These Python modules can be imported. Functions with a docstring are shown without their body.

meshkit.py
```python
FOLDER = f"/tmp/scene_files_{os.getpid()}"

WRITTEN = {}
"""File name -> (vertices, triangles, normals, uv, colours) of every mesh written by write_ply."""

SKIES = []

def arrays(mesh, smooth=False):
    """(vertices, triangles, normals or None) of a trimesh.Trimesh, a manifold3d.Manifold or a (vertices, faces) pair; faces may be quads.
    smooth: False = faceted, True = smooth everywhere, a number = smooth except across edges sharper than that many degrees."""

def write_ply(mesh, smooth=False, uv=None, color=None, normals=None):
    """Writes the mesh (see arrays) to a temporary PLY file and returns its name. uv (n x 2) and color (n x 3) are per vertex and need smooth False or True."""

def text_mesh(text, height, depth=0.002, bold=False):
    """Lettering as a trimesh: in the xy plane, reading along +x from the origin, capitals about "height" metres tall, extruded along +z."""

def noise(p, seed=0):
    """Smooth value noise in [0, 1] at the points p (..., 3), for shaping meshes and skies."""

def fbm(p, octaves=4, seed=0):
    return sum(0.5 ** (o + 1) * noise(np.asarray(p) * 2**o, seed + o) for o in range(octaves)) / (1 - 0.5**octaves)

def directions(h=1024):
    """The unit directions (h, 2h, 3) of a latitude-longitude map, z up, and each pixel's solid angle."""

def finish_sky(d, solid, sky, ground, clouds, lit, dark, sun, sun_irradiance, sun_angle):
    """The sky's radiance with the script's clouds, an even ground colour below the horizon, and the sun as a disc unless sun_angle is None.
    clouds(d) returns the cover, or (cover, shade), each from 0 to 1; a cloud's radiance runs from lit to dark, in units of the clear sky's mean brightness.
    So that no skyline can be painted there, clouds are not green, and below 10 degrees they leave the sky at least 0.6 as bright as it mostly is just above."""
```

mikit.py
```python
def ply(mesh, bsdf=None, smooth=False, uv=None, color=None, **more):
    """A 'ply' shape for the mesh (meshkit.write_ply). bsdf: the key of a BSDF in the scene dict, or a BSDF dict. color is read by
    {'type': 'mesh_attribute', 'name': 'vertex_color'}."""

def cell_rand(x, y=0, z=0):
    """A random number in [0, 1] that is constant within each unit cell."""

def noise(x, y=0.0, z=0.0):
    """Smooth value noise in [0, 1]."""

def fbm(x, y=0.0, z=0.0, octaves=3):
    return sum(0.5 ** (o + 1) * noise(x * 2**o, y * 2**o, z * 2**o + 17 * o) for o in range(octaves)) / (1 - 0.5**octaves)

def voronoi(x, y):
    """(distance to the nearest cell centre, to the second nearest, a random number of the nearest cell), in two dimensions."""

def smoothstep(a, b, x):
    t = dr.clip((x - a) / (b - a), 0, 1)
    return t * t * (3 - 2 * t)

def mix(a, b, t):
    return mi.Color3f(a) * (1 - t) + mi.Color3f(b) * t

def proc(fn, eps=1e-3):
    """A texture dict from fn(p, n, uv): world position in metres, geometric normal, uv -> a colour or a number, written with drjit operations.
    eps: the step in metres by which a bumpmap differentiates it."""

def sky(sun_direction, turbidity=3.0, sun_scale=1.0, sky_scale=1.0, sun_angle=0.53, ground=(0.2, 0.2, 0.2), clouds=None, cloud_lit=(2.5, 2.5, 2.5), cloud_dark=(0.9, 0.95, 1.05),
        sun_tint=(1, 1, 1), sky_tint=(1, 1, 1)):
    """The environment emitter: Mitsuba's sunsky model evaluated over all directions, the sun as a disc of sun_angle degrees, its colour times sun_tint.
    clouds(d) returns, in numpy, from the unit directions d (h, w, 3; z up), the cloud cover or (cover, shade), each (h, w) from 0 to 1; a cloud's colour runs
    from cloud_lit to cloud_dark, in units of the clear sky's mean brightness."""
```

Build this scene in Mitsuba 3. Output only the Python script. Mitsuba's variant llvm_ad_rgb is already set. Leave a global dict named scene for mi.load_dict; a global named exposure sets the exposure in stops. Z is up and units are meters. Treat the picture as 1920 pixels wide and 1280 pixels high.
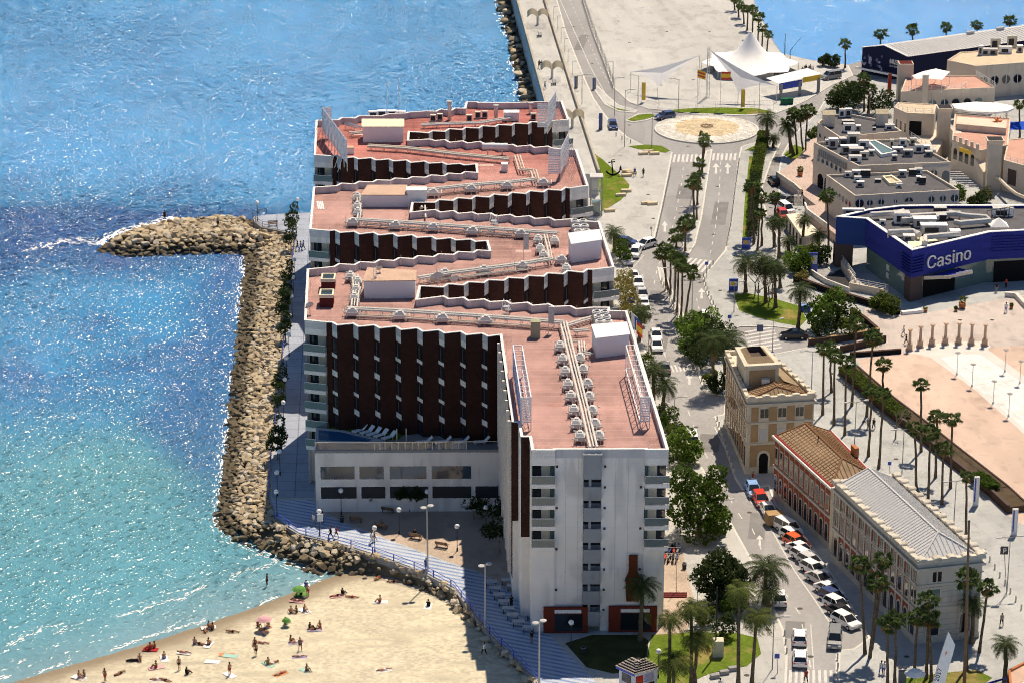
import math, random
import numpy as np, trimesh, manifold3d, shapely
import shapely.geometry as sg
from shapely.ops import unary_union
import drjit as dr, mitsuba as mi
import mikit, meshkit
from mikit import proc, noise, fbm, voronoi, cell_rand, smoothstep, mix

T = mi.ScalarTransform4f
EYE = 155.0                      # metres above the quay: the viewpoint on the castle hill
PITCH, FOCAL = 20.0, 5333.0      # degrees below the horizon; focal length in pixels of a 1920 wide picture
scene, labels = {}, {}
_a = math.radians(PITCH)
scene['camera'] = {'type': 'perspective', 'fov': math.degrees(2*math.atan(960/FOCAL)), 'fov_axis': 'x', 'near_clip': 1.0, 'far_clip': 9000.0,
                   'to_world': T().look_at(origin=[0, 0, EYE], target=[0, math.cos(_a)*100, EYE-math.sin(_a)*100], up=[0, 0, 1])}
scene['sky'] = mikit.sky((0.185, 0.463, 0.866), turbidity=2.5, sky_scale=.58, ground=(0.22, 0.22, 0.22), sky_tint=(1.05, 1.0, 0.96))
exposure = 2.05
rng = np.random.default_rng(7)
RND = random.Random(5)

# ---------------------------------------------------------------- survey, meshes, scene entries
def S(px, py, z=0.0):
    """survey of the site: where the sight line through a point of the 1920 x 1280 plate meets the level z"""
    x, y = (px-960)/FOCAL, (640-py)/FOCAL
    c, s = math.cos(_a), math.sin(_a)
    d = np.array([x, c+y*s, -s+y*c])
    t = (z-EYE)/d[2]
    return np.array([d[0]*t, d[1]*t, z])
def SP(pts, z=0.0): return [S(x, y, z) for x, y in pts]
def S2(pts, z=0.0): return [tuple(S(x, y, z)[:2]) for x, y in pts]
def pairs(s): 
    v = [float(t) for t in s.replace(',', ' ').split()]
    return list(zip(v[::2], v[1::2]))
def poly(s, z=0.0):
    p = sg.Polygon(S2(pairs(s) if isinstance(s, str) else s, z))
    return p if p.is_valid else p.buffer(0)
def hup(p, q):   # unit direction from p to q in plan and its left normal
    d = np.asarray(q, float)[:2]-np.asarray(p, float)[:2]; L = np.hypot(*d); d = d/L
    return d, np.array([-d[1], d[0]]), L

class MB:
    def __init__(s): s.V, s.F, s.n = [], [], 0
    def add(s, v, f):
        v = np.asarray(v, float).reshape(-1, 3); f = np.asarray(f, int).reshape(-1, 3)
        s.V.append(v); s.F.append(f+s.n); s.n += len(v); return s
    def tm(s, m): return s.add(m.vertices, m.faces)
    def box(s, c, size, rz=0.0, taper=1.0):
        x, y, z = np.asarray(size, float)/2
        v = np.array([[-x,-y,-z],[x,-y,-z],[x,y,-z],[-x,y,-z],[-x*taper,-y*taper,z],[x*taper,-y*taper,z],[x*taper,y*taper,z],[-x*taper,y*taper,z]])
        return s.add(v@_rz(rz).T+np.asarray(c, float), BOXF)
    def bar(s, p, q, w, h=None, up=None):
        """a square bar from p to q"""
        p, q = np.asarray(p, float), np.asarray(q, float); h = w if h is None else h
        d = q-p; L = np.linalg.norm(d); d = d/L
        u = np.cross(d, [0, 0, 1.0] if abs(d[2]) < .95 else [1.0, 0, 0]); u /= np.linalg.norm(u); t = np.cross(u, d)
        v = [e+a*u*w/2+b*t*h/2 for e in (p, q) for a, b in ((-1,-1),(1,-1),(1,1),(-1,1))]
        return s.add(v, BOXF)
    def wall(s, p, q, z0, z1, t, off=0.0):
        """a straight wall of thickness t standing on the left side of p->q, off metres out"""
        d, n, L = hup(p, q); p2, q2 = np.asarray(p)[:2], np.asarray(q)[:2]
        b = [p2+n*off, q2+n*off, q2+n*(off+t), p2+n*(off+t)]
        v = [[*k, z0] for k in b]+[[*k, z1] for k in b]
        return s.add(v, BOXF)
    def prism(s, pg, z0, z1, bottom=False):
        for g in getattr(pg, 'geoms', [pg]):
            if g.is_empty or g.area < 1e-4: continue
            m = trimesh.creation.extrude_polygon(g, z1-z0); v = m.vertices.copy(); v[:, 2] += z0
            f = m.faces
            if not bottom: f = f[~np.all(np.abs(v[f][:, :, 2]-z0) < 1e-6, axis=1)]
            s.add(v, f)
        return s
    def tube(s, pts, r, sides=6, cap=True):
        p = np.asarray(pts, float); r = np.broadcast_to(np.asarray(r, float), (len(p),))
        t = np.gradient(p, axis=0); t /= np.linalg.norm(t, axis=1, keepdims=True)+1e-12
        a = np.cross(t, np.where(np.abs(t[:, 2:]) < .9, [0, 0, 1.0], [1.0, 0, 0])); a /= np.linalg.norm(a, axis=1, keepdims=True)
        b = np.cross(t, a); an = np.arange(sides)*2*np.pi/sides
        v = (p[:, None]+r[:, None, None]*(np.cos(an)[None, :, None]*a[:, None]+np.sin(an)[None, :, None]*b[:, None])).reshape(-1, 3)
        f = []
        for i in range(len(p)-1):
            for j in range(sides):
                A, B = i*sides+j, i*sides+(j+1) % sides
                f += [[A, B, B+sides], [A, B+sides, A+sides]]
        if cap:
            for j in range(1, sides-1): f += [[0, j+1, j], [(len(p)-1)*sides, (len(p)-1)*sides+j, (len(p)-1)*sides+j+1]]
        return s.add(v, f)
    def lathe(s, prof, c=(0, 0, 0), sides=12):
        an = np.arange(sides)*2*np.pi/sides
        v = np.concatenate([np.stack([r*np.cos(an), r*np.sin(an), 0*an+z], 1) for r, z in prof])+np.asarray(c, float)
        f = []
        for i in range(len(prof)-1):
            for j in range(sides):
                A, B = i*sides+j, i*sides+(j+1) % sides
                f += [[A, B, B+sides], [A, B+sides, A+sides]]
        return s.add(v, f)
    def ball(s, c, r, sub=1, sc=(1, 1, 1)):
        m = ICO[sub]; return s.add(m[0]*r*np.asarray(sc)+np.asarray(c, float), m[1])
    def quad(s, a, b, c, d): return s.add([a, b, c, d], [[0, 1, 2], [0, 2, 3]])
    def mesh(s): return trimesh.Trimesh(np.concatenate(s.V), np.concatenate(s.F), process=False)
def _rz(a): c, t = math.cos(a), math.sin(a); return np.array([[c, -t, 0], [t, c, 0], [0, 0, 1.0]])
BOXF = np.array([[0,2,1],[0,3,2],[4,5,6],[4,6,7],[0,1,5],[0,5,4],[1,2,6],[1,6,5],[2,3,7],[2,7,6],[3,0,4],[3,4,7]])
ICO = {k: (lambda m: (np.array(m.vertices), np.array(m.faces)))(trimesh.creation.icosphere(k)) for k in (0, 1, 2)}

def uniq(base):
    if base not in _taken: _taken[base] = 0; return base
    _taken[base] += 1; return f'{base}_{_taken[base]:03d}'
_taken = {}
def put(name, mesh, mat, parent=None, smooth=False, tf=None, label=None, **lab):
    """one entry of the scene; mesh may be a MB, a trimesh or a ready ply dict"""
    key = uniq((parent+'__' if parent else '')+name)
    d = dict(mesh) if isinstance(mesh, dict) else mikit.ply(mesh.mesh() if isinstance(mesh, MB) else mesh, smooth=smooth)
    d['bsdf'] = {'type': 'ref', 'id': mat}
    if tf is not None: d['to_world'] = tf
    scene[key] = d
    if label or lab: labels[key] = {**({'label': label} if label else {}), **lab}
    return key
def thing(name, label, cat, group=None):
    key = uniq(name); labels[key] = {'label': label, 'category': cat}
    if group: labels[key]['group'] = group
    return key
def struct(name, mesh, mat, smooth=False, label=None): return put(name, mesh, mat, None, smooth, None, label, kind='structure')
def ply(mb, smooth=False): return mikit.ply(mb.mesh() if isinstance(mb, MB) else mb, smooth=smooth)
def place(p, rz=0.0, sc=1.0):
    t = T().translate([float(k) for k in p]).rotate([0, 0, 1], math.degrees(rz))
    return t.scale(sc if isinstance(sc, (int, float)) else list(map(float, sc)))
def copy(name, label, cat, group, parts, tf, mats=None):
    """a thing from ready parts [(part, ply, material)], a child of a part written part/child"""
    k = thing(name, label, cat, group)
    for pn, pl, m in parts:
        if '/' in pn: put(pn.split('/')[1], pl, (mats or {}).get(m, m), k+'__'+pn.split('/')[0], tf=tf)
        else: put(pn, pl, (mats or {}).get(m, m), k, tf=tf)
    return k
ORD = 'first second third fourth fifth sixth seventh eighth ninth tenth eleventh twelfth thirteenth fourteenth fifteenth sixteenth seventeenth eighteenth nineteenth twentieth'.split()

# ---------------------------------------------------------------- materials
def two(b): return {'type': 'twosided', 'bsdf': b}
def flat(key, col): scene[key] = two({'type': 'diffuse', 'reflectance': {'type': 'rgb', 'value': list(col)}}); return key
def tex(key, fn): scene[key] = two({'type': 'diffuse', 'reflectance': proc(fn)}); return key
def gloss(key, col, rough=.4, metal=0.0, spec=.5):
    scene[key] = two({'type': 'principled', 'base_color': {'type': 'rgb', 'value': list(col)}, 'roughness': rough, 'metallic': metal, 'specular': spec}); return key
def worn(key, col, k=.15, s=.5, streak=0.0, dirt=(.5, .45, .4)):
    """a plain colour with blotches of wear and, on upright faces, rain streaks"""
    c = mi.Color3f(*col)
    def fn(p, n, uv):
        a = fbm(p.x*s, p.y*s, p.z*s, 4)
        v = 1+k*2*(a-.5)
        o = c*v
        if streak:
            w = noise(p.x*2.1+p.y*1.7, p.z*.16, 3.0)*noise(p.x*.5+p.y*.4, p.z*.5, 9.0)
            o = o*(1-streak*smoothstep(.28, .6, w)*(1-mi.Color3f(*dirt)))
        return o
    return tex(key, fn)
flat('white_paint', (.78, .78, .76)); flat('bright_white', (.85, .85, .84)); flat('cream_paint', (.72, .66, .50)); flat('dark_grey', (.05, .05, .055))
flat('mid_grey', (.28, .28, .28)); flat('light_grey', (.5, .5, .5)); flat('black', (.015, .015, .017)); flat('line_paint', (.54, .54, .53))
gloss('steel', (.55, .56, .57), .35, .8); gloss('dark_metal', (.06, .06, .065), .4, .3); gloss('blue_metal', (.03, .07, .42), .35)
gloss('red_paint', (.5, .03, .02), .3); gloss('yellow_paint', (.75, .48, .03), .4)
gloss('dark_glass', (.012, .016, .022), .08, 0, .8); gloss('blue_glass', (.03, .06, .09), .06, 0, .9); gloss('green_glass', (.10, .16, .15), .1, 0, .8)
scene['clear_glass'] = {'type': 'thindielectric', 'int_ior': 1.5}
gloss('lamp_globe', (.8, .8, .78), .15); gloss('wood', (.16, .09, .045), .6); flat('terracotta', (.42, .17, .08)); flat('rust', (.13, .04, .018))
# ---------------------------------------------------------------- sea
SEA = -2.5
def sea_colour(p, n, uv):
    x, y = p.x, p.y
    w = fbm(x*.016+3.0, y*.011, 2.0, 4)
    w2 = fbm(x*.05+1.0, y*.035, 5.0, 4)
    w3 = fbm(x*.16+1.0, y*.11, 9.0, 3)
    deep, mid, turq, pale, far = mi.Color3f(.024, .088, .25), mi.Color3f(.036, .19, .40), mi.Color3f(.088, .255, .325), mi.Color3f(.27, .315, .325), mi.Color3f(.062, .25, .52)
    # seabed: pale sand off the beach, weed beds along the rocks and in a band off the groyne, sand again further out
    q = y+(w-.5)*70+(w2-.5)*26
    c = mix(mid, turq, smoothstep(430.0, 372.0, q))
    c = mix(c, far, smoothstep(508.0, 540.0, q))
    band = smoothstep(464.0, 484.0, q)*smoothstep(522.0, 504.0, q)
    patch = smoothstep(.50, .66, w2)*smoothstep(385.0, 430.0, y)*.7*smoothstep(540.0, 500.0, y)
    arm_ = smoothstep(-53.0, -43.0, x+(w2-.5)*20+(y-350)*.06)*smoothstep(352.0, 385.0, y)*smoothstep(500.0, 470.0, y)
    c = mix(c, deep, dr.clip(dr.maximum(dr.maximum(band, patch), arm_*.8), 0, 1)*(.62+.6*w3))
    shal = smoothstep(348.0, 306.0, y+(w2-.5)*16-x*.62-22)
    c = mix(c, pale, shal*.9)
    c = c*(1+.25*(w3-.5))
    harbour = smoothstep(5.0, 15.0, x)
    return mix(c, mi.Color3f(.11, .30, .62)*(.9+.2*w2), harbour)
def sea_waves(p, n, uv):
    x, y = p.x, p.y
    calm = (1-.5*smoothstep(5.0, 15.0, x))*.62*(1-.6*smoothstep(352.0, 310.0, y-x*.62-22))
    off = smoothstep(360.0, 520.0, y)
    gust = .55+.9*noise(x*.035+2, y*.022, 5.0)
    peak = lambda q: q*q*q*q
    u, v = .67*x+.74*y, .67*y-.74*x
    a = noise(u*.30, v*.95, 1.0)*.30 + noise(u*.8+v*.2, v*2.0, 4.0)*.17 + noise(x*2.9+y*.8, y*3.9, 8.0)*.08
    a = a+(peak(noise(u*1.0+v*.3, v*2.2-u*.2, 2.0))*.55+peak(noise(u*2.6-v*.5, v*3.8, 7.0))*.22)*gust
    big = noise(u*.42, v*.85, 11.0)*.26+peak(noise(u*.9+v*.1, v*1.5, 12.0))*.95*gust+peak(noise(x*2.1, y*1.7+x*.2, 13.0))*.55*gust
    return (a+big*off+.35*noise(x*.12+y*.05, y*.22, 6.0))*calm
scene['sea_water'] = {'type': 'bumpmap', 'arbitrary': proc(sea_waves, .03), 'scale': 1.0,
    'bsdf': {'type': 'principled', 'base_color': proc(sea_colour), 'roughness': .17, 'specular': .36}}
struct('sea', MB().quad([-1500, 100, SEA], [1500, 100, SEA], [1500, 3500, SEA], [-1500, 3500, SEA]), 'sea_water')
# ---------------------------------------------------------------- the beach
SHORE = pairs('-330 1420 -120 1335 18 1279 109 1252 219 1221 292 1199 365 1175 437 1151 510 1124 565 1102 601 1086 640 1073 700 1066')
shore = sg.LineString(S2(SHORE, SEA))
ROCKTOE = pairs('640 1068 700 1072 760 1086 820 1108 852 1140 880 1172 915 1215 960 1258 1030 1330 1100 1410')
def sand_z(x, y):
    d = shore.distance(sg.Point(x, y))
    return SEA+min(1.7, .075*max(0, d)**.9)
def in_sand(px, py): 
    p = S(px, py, -1.5); return S(px, py, sand_z(p[0], p[1]))
def beach():
    xs, ys = np.arange(-150, 30, .8), np.arange(262, 362, .8)
    side = sg.Polygon(S2(SHORE, SEA)+S2([(720, 1040), (760, 1040), (880, 1120), (1100, 1200), (1300, 1420), (1300, 1700), (-330, 1700)], SEA))
    X, Y = np.meshgrid(xs, ys); P = shapely.points(X.ravel(), Y.ravel())
    d = shapely.distance(shore, P); ins = shapely.contains(side, P)
    lump = meshkit.fbm(np.stack([X.ravel()*.5, Y.ravel()*.5, 0*X.ravel()], 1))
    dd = np.where(ins, d, 0); foot = meshkit.fbm(np.stack([X.ravel()*1.7, Y.ravel()*1.7, 0*X.ravel()], 1))
    Z = np.where(ins, SEA+np.minimum(1.7, .075*dd**.9)+(lump-.5)*.12*np.minimum(dd/4, 1)+(foot-.5)*.10*np.minimum(dd/6, 1), SEA-.35*d-.01)
    n, m = len(xs), len(ys); i, j = np.meshgrid(np.arange(n-1), np.arange(m-1)); a = (j*n+i).ravel()
    f = np.concatenate([np.stack([a, a+1, a+n+1], 1), np.stack([a, a+n+1, a+n], 1)])
    keep = (Z[f].max(1) > SEA-1.2)
    return trimesh.Trimesh(np.stack([X.ravel(), Y.ravel(), Z], 1), f[keep], process=False)
def sand(p, n, uv):
    g = fbm(p.x*.35, p.y*.5, 1.0, 4); h = fbm(p.x*2.3, p.y*3.1, 5.0, 3)
    c = mi.Color3f(.51, .47, .36)*(1+.30*(g-.5)+.60*(h-.5))
    trail = smoothstep(.60, .74, noise(p.x*.22+p.y*.1, p.y*.9, 7.0)*.6+h*.4)
    c = c*(1-.16*trail)
    wet = smoothstep(SEA+.30+.12*g, SEA+.04+.05*g, p.z)
    return mix(c, mi.Color3f(.24, .20, .145), wet)
tex('sand_stuff', sand)
struct('beach', beach(), 'sand_stuff', smooth=True)
# ---------------------------------------------------------------- foam and breakers
def blob(mb, c, r, ax, n=7, z=None):
    d = np.asarray(ax)/np.linalg.norm(ax); nn = np.array([-d[1], d[0]])
    an = np.arange(n)*2*np.pi/n; k = r*rng.uniform(.45, 1.2, n)
    v = [[*(np.asarray(c)[:2]+d*math.cos(t)*q*2.0+nn*math.sin(t)*q*.5), SEA+.035 if z is None else z] for t, q in zip(an, k)]
    mb.add([[c[0], c[1], (SEA+.035 if z is None else z)+r*.12]]+v, [[0, 1+i, 1+(i+1) % n] for i in range(n)])
gloss('foam_white', (.82, .84, .85), .5)
foam = MB()
def breaker(line, dens, w, size, gap=.5):
    L = sg.LineString(S2(line, SEA))
    s = 0
    while s < L.length:
        if noise_np(s*.09+w) > gap:
            p = np.array(L.interpolate(s).coords[0]); q = np.array(L.interpolate(min(s+1, L.length)).coords[0]); d = q-p
            if np.hypot(*d) > 1e-6:
                for _ in range(int(dens)): blob(foam, p+rng.normal(0, w, 2)*[.6, 1], size*rng.uniform(.3, 1.1), d)
        s += .55
def noise_np(t):
    i = math.floor(t); f = t-i; h = lambda k: (math.sin(k*127.1+3.7)*43758.5453) % 1
    return h(i)*(1-f)+h(i+1)*f
breaker(pairs('0 1222 45 1192 90 1172'), 3, .35, .2, .35); breaker(pairs('78 1202 130 1173'), 3, .3, .2, .35)
breaker(pairs('148 1176 240 1150 345 1118 386 1096'), 3, .3, .2, .45); breaker(pairs('385 1096 430 1080 520 1052'), 3, .4, .2, .45)
breaker(pairs('50 1270 130 1238'), 3, .3, .18, .3); breaker(pairs('210 1218 270 1195 390 1160'), 4, .2, .2, .2); breaker(pairs('460 1140 520 1118'), 4, .2, .2, .3); breaker(pairs('545 1102 600 1085'), 4, .3, .2, .3)
breaker(pairs('0 1272 14 1266'), 4, .3, .3, .1); breaker(pairs('20 1250 55 1232'), 3, .3, .22, .3)
WATERLINE = pairs('186 457 230 470 330 466 420 464 462 478 459 520 453 560 447 620 440 680 432 740 428 800 420 870 412 930 404 985 440 1012 500 1040 560 1062 600 1076')
breaker(WATERLINE[3:], 4, .8, .26, .25); breaker(WATERLINE[3:12], 4, 1.5, .22, .4); breaker(WATERLINE[:4], 5, .6, .4, .2)
breaker(pairs('186 455 215 438 280 420 330 408'), 6, .8, .4, .15); breaker(pairs('60 470 120 452 186 455'), 3, 1.0, .35, .4)
breaker(pairs('938 0 950 50 962 110 975 150 985 190'), 5, 1.4, .4, .2)
for i in range(300):      # small white crests on the open water
    px, py = rng.uniform(-20, 900), rng.uniform(0, 1000)
    q = S(px, py, SEA)
    if q[1] < 318+q[0]*.0 or (px > 400 and py > 380): continue
    d = np.array([1.0, .25+rng.normal(0, .2)])
    for k in range(rng.integers(1, 5)): blob(foam, q[:2]+d*k*.5+rng.normal(0, .15, 2), rng.uniform(.04, .12), d)
put('sea_foam', foam, 'foam_white', label='white foam of breaking waves on the shallow sea', kind='stuff', category='foam')
# ---------------------------------------------------------------- land, roads, pavements
def asphalt(p, n, uv):
    g = fbm(p.x*.12, p.y*.05, 2.0, 4); h = noise(p.x*2.5, p.y*2.5, 1.0)
    patch = smoothstep(.60, .64, noise(p.x*.13+5, p.y*.06, 8.0))*.10
    return mi.Color3f(.30, .30, .305)*(1+.35*(g-.5)+.12*(h-.5)-patch)
tex('asphalt', asphalt)
def slabs(key, col, sx, sy, ang=0.0, k=.1, joint=.80, big=.12, w=.05):
    c0 = mi.Color3f(*col); ca, sa = math.cos(ang), math.sin(ang)
    def fn(p, n, uv):
        u, v = (p.x*ca+p.y*sa)/sx, (p.y*ca-p.x*sa)/sy
        r = cell_rand(u, v, 1.0); g = fbm(p.x*.14, p.y*.08, 3.0, 4)
        fu, fv = u-dr.floor(u), v-dr.floor(v)
        line = (fu < w/sx) | (fv < w/sy)
        st = smoothstep(.55, .75, fbm(p.x*.5, p.y*.3, 9.0, 3)); tr = smoothstep(.66, .80, noise((p.x+p.y*.19)*.55, p.y*.02, 6.0)); sp = smoothstep(.80, .86, noise(p.x*1.1, p.y*1.1, 2.0))
        o = c0*(1+k*(r-.5)+big*2*(g-.5)-.12*st-.06*tr-.09*sp)
        return mi.Color3f(dr.select(line, o*joint, o))
    return tex(key, fn)
slabs('pale_paving', (.43, .435, .425), 2.0, 2.0, .1, .06, .88)
slabs('concrete_paving', (.385, .40, .40), 3.0, 1.2, .35, .08, .82)
slabs('plaza_paving', (.48, .43, .40), 1.2, 1.2, .2, .06, .94)
slabs('pink_paving', (.53, .41, .34), 2.4, 2.4, .35, .06, .95, .22)
slabs('beige_paving', (.42, .345, .28), 1.0, 1.0, .35, .09, .9)
slabs('pier_paving', (.44, .445, .435), 4.0, 4.0, .08, .05, .90, .12)
slabs('walk_slabs', (.31, .35, .43), 6.0, 3.3, .05, .05, .55, .12, .14)
slabs('hatched_paving', (.70, .70, .68), 2.6, .9, .35, .05, .72, .08, .10)
def stripes(p, n, uv):
    a = -.42
    v = (p.y*math.cos(a)-p.x*math.sin(a))/.95
    f = v-dr.floor(v); g = fbm(p.x*.3, p.y*.3, 1.0, 3); w = noise(p.x*.9, p.y*.2, 4.0)
    return mix(mi.Color3f(.44, .48, .55), mi.Color3f(.19, .27, .45), smoothstep(.50, .58, f)*smoothstep(1.0, .92, f)*(.55+.5*w))*(1+.2*(g-.5))
tex('striped_paving', stripes)
def grass(p, n, uv):
    g = fbm(p.x*.35, p.y*.25, 1.0, 4); h = fbm(p.x*3.1, p.y*3.1, 6.0, 2)
    dry = smoothstep(.54, .74, fbm(p.x*.22+7, p.y*.2, 4.0, 3))
    return mix(mi.Color3f(.105, .155, .022), mi.Color3f(.25, .20, .075), dry*.8)*(1+.5*(g-.5)+.5*(h-.5))
tex('lawn_grass', grass); worn('shade_toned_lawn', (.055, .06, .025), .5, .8)  # second lawn colour is darkened: the hotel shade is painted into it
worn('kerb_stone', (.56, .55, .52), .1); worn('sea_wall', (.40, .37, .31), .3, .4, .3); worn('plaster', (.62, .60, .56), .12, .4, .35)
worn('soil', (.20, .14, .085), .3)

OUT = pairs('1100 1370 1010 1280 960 1230 920 1190 882 1142 850 1102 800 1075 720 1045 640 1020 560 1000 515 972 503 930 508 860 516 800 524 720 533 640 541 560 548 500 553 450 548 438 520 431 490 425 477 415 474 405 500 402 580 398')
land = sg.Polygon(S2(OUT)+[(-33, 480), (2, 486)]+S2(pairs('1022 195 968 0 945 -90 1390 -90 1417 10 1450 77 1467 100 1520 112 1590 121 1640 107 1700 100 1775 95 1900 84 2050 70 2500 150 2500 1700 1300 1700')))
land = land.buffer(0)
struct('road', MB().prism(land, -3.2, -.12), 'asphalt')
P1 = '1000 -60 1043 -30 1045 0 1062 60 1082 110 1098 150 1114 185 1132 212 1152 236 1178 258 1212 275 1250 283 1261 286 1256 314 1240 394 1227 449 1222 456 1195 461 1166 456 1178 503 1184 540 1192 585 1204 640 1228 700 1248 760 1265 800 1292 840 1320 880 1350 935 1375 985 1400 1030 1430 1085 1455 1145 1470 1180 1477 1230 1475 1280 1475 1500'
west = sg.Polygon(S2(pairs(P1))+S2(pairs('1100 1500')+OUT)+[(-33, 480), (2, 486)]+S2(pairs('1022 195 968 0 950 -60'))).buffer(0)
EASTS = '1343 489 1317 519 1324 548 1346 596 1364 620 1388 612 1452 612 1500 618 1515 632 1517 650 1455 662 1400 668 1362 692 1357 776 1339 780 1377 895 1392 918 1440 910 1452 945 1500 995 1560 1080 1604 1150 1628 1195 1600 1215 1572 1218 1570 1280 1575 1500 2500 1700 2500 150 1920 130 1760 150 1640 150 1600 160 1545 190 1530 215 1500 240 1480 265 1464 262 1440 262 1398 272 1389 276 1384 298 1368 429 1359 469'
SERVICE = '1440 235 1490 235 1480 265 1466 290 1458 330 1462 395 1503 449 1540 490 1562 512 1540 522 1500 497 1464 450 1440 412 1429 356 1446 305 1464 269'
east = poly(EASTS).difference(poly(SERVICE))
north = poly('1080 -90 1092 0 1110 60 1135 125 1150 165 1180 192 1215 204 1250 207 1300 214 1400 217 1450 214 1475 205 1510 190 1560 160 1600 142 1590 121 1520 112 1467 100 1450 77 1417 10 1390 -90')
med1 = poly('1323 283 1336 280 1333 298 1317 404 1304 458 1292 477 1275 468 1285 429 1301 346 1319 298')
med2 = poly('1232 500 1237 523 1250 552 1263 580 1277 621 1288 655 1302 684 1320 734 1361 742 1363 692 1375 690 1385 662 1345 652 1312 640 1296 612 1283 592 1270 562 1256 533 1243 503')
spl1 = poly('1112 166 1133 196 1160 209 1190 212 1196 207 1160 197 1140 180 1120 160')
spl2 = poly('1172 226 1195 214 1220 212 1240 216 1212 226 1187 230')
PAVED = [('pavement', west, 'pale_paving', 'pale pavement round the hotel from the seafront to the street'), ('pavement', east, 'concrete_paving', 'pale pavement round the casino and the old harbour buildings'),
         ('pavement', north, 'pier_paving', 'bare pale quay beside the white tents'), ('traffic_island', med1, 'pale_paving', 'planted strip of pavement between the two carriageways near the roundabout'),
         ('traffic_island', med2, 'pale_paving', 'planted island with palms in the middle of the street'), ('traffic_island', spl1, 'pale_paving', 'grassed splitter island at the pier road'), ('traffic_island', spl2, 'pale_paving', 'small grassed island left of the roundabout')]
for nm, pg, mat, lab in PAVED:
    k = struct(nm, MB().prism(pg.buffer(-.28), -.3, 0), mat, label=lab)
    ring = pg.difference(pg.buffer(-.28))
    if nm == 'pavement':   # kerbs only along the streets
        ring = ring.intersection(land.buffer(-.6))
    put('kerb', MB().prism(ring, -.3, .015), 'kerb_stone', k, kind='structure')
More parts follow.
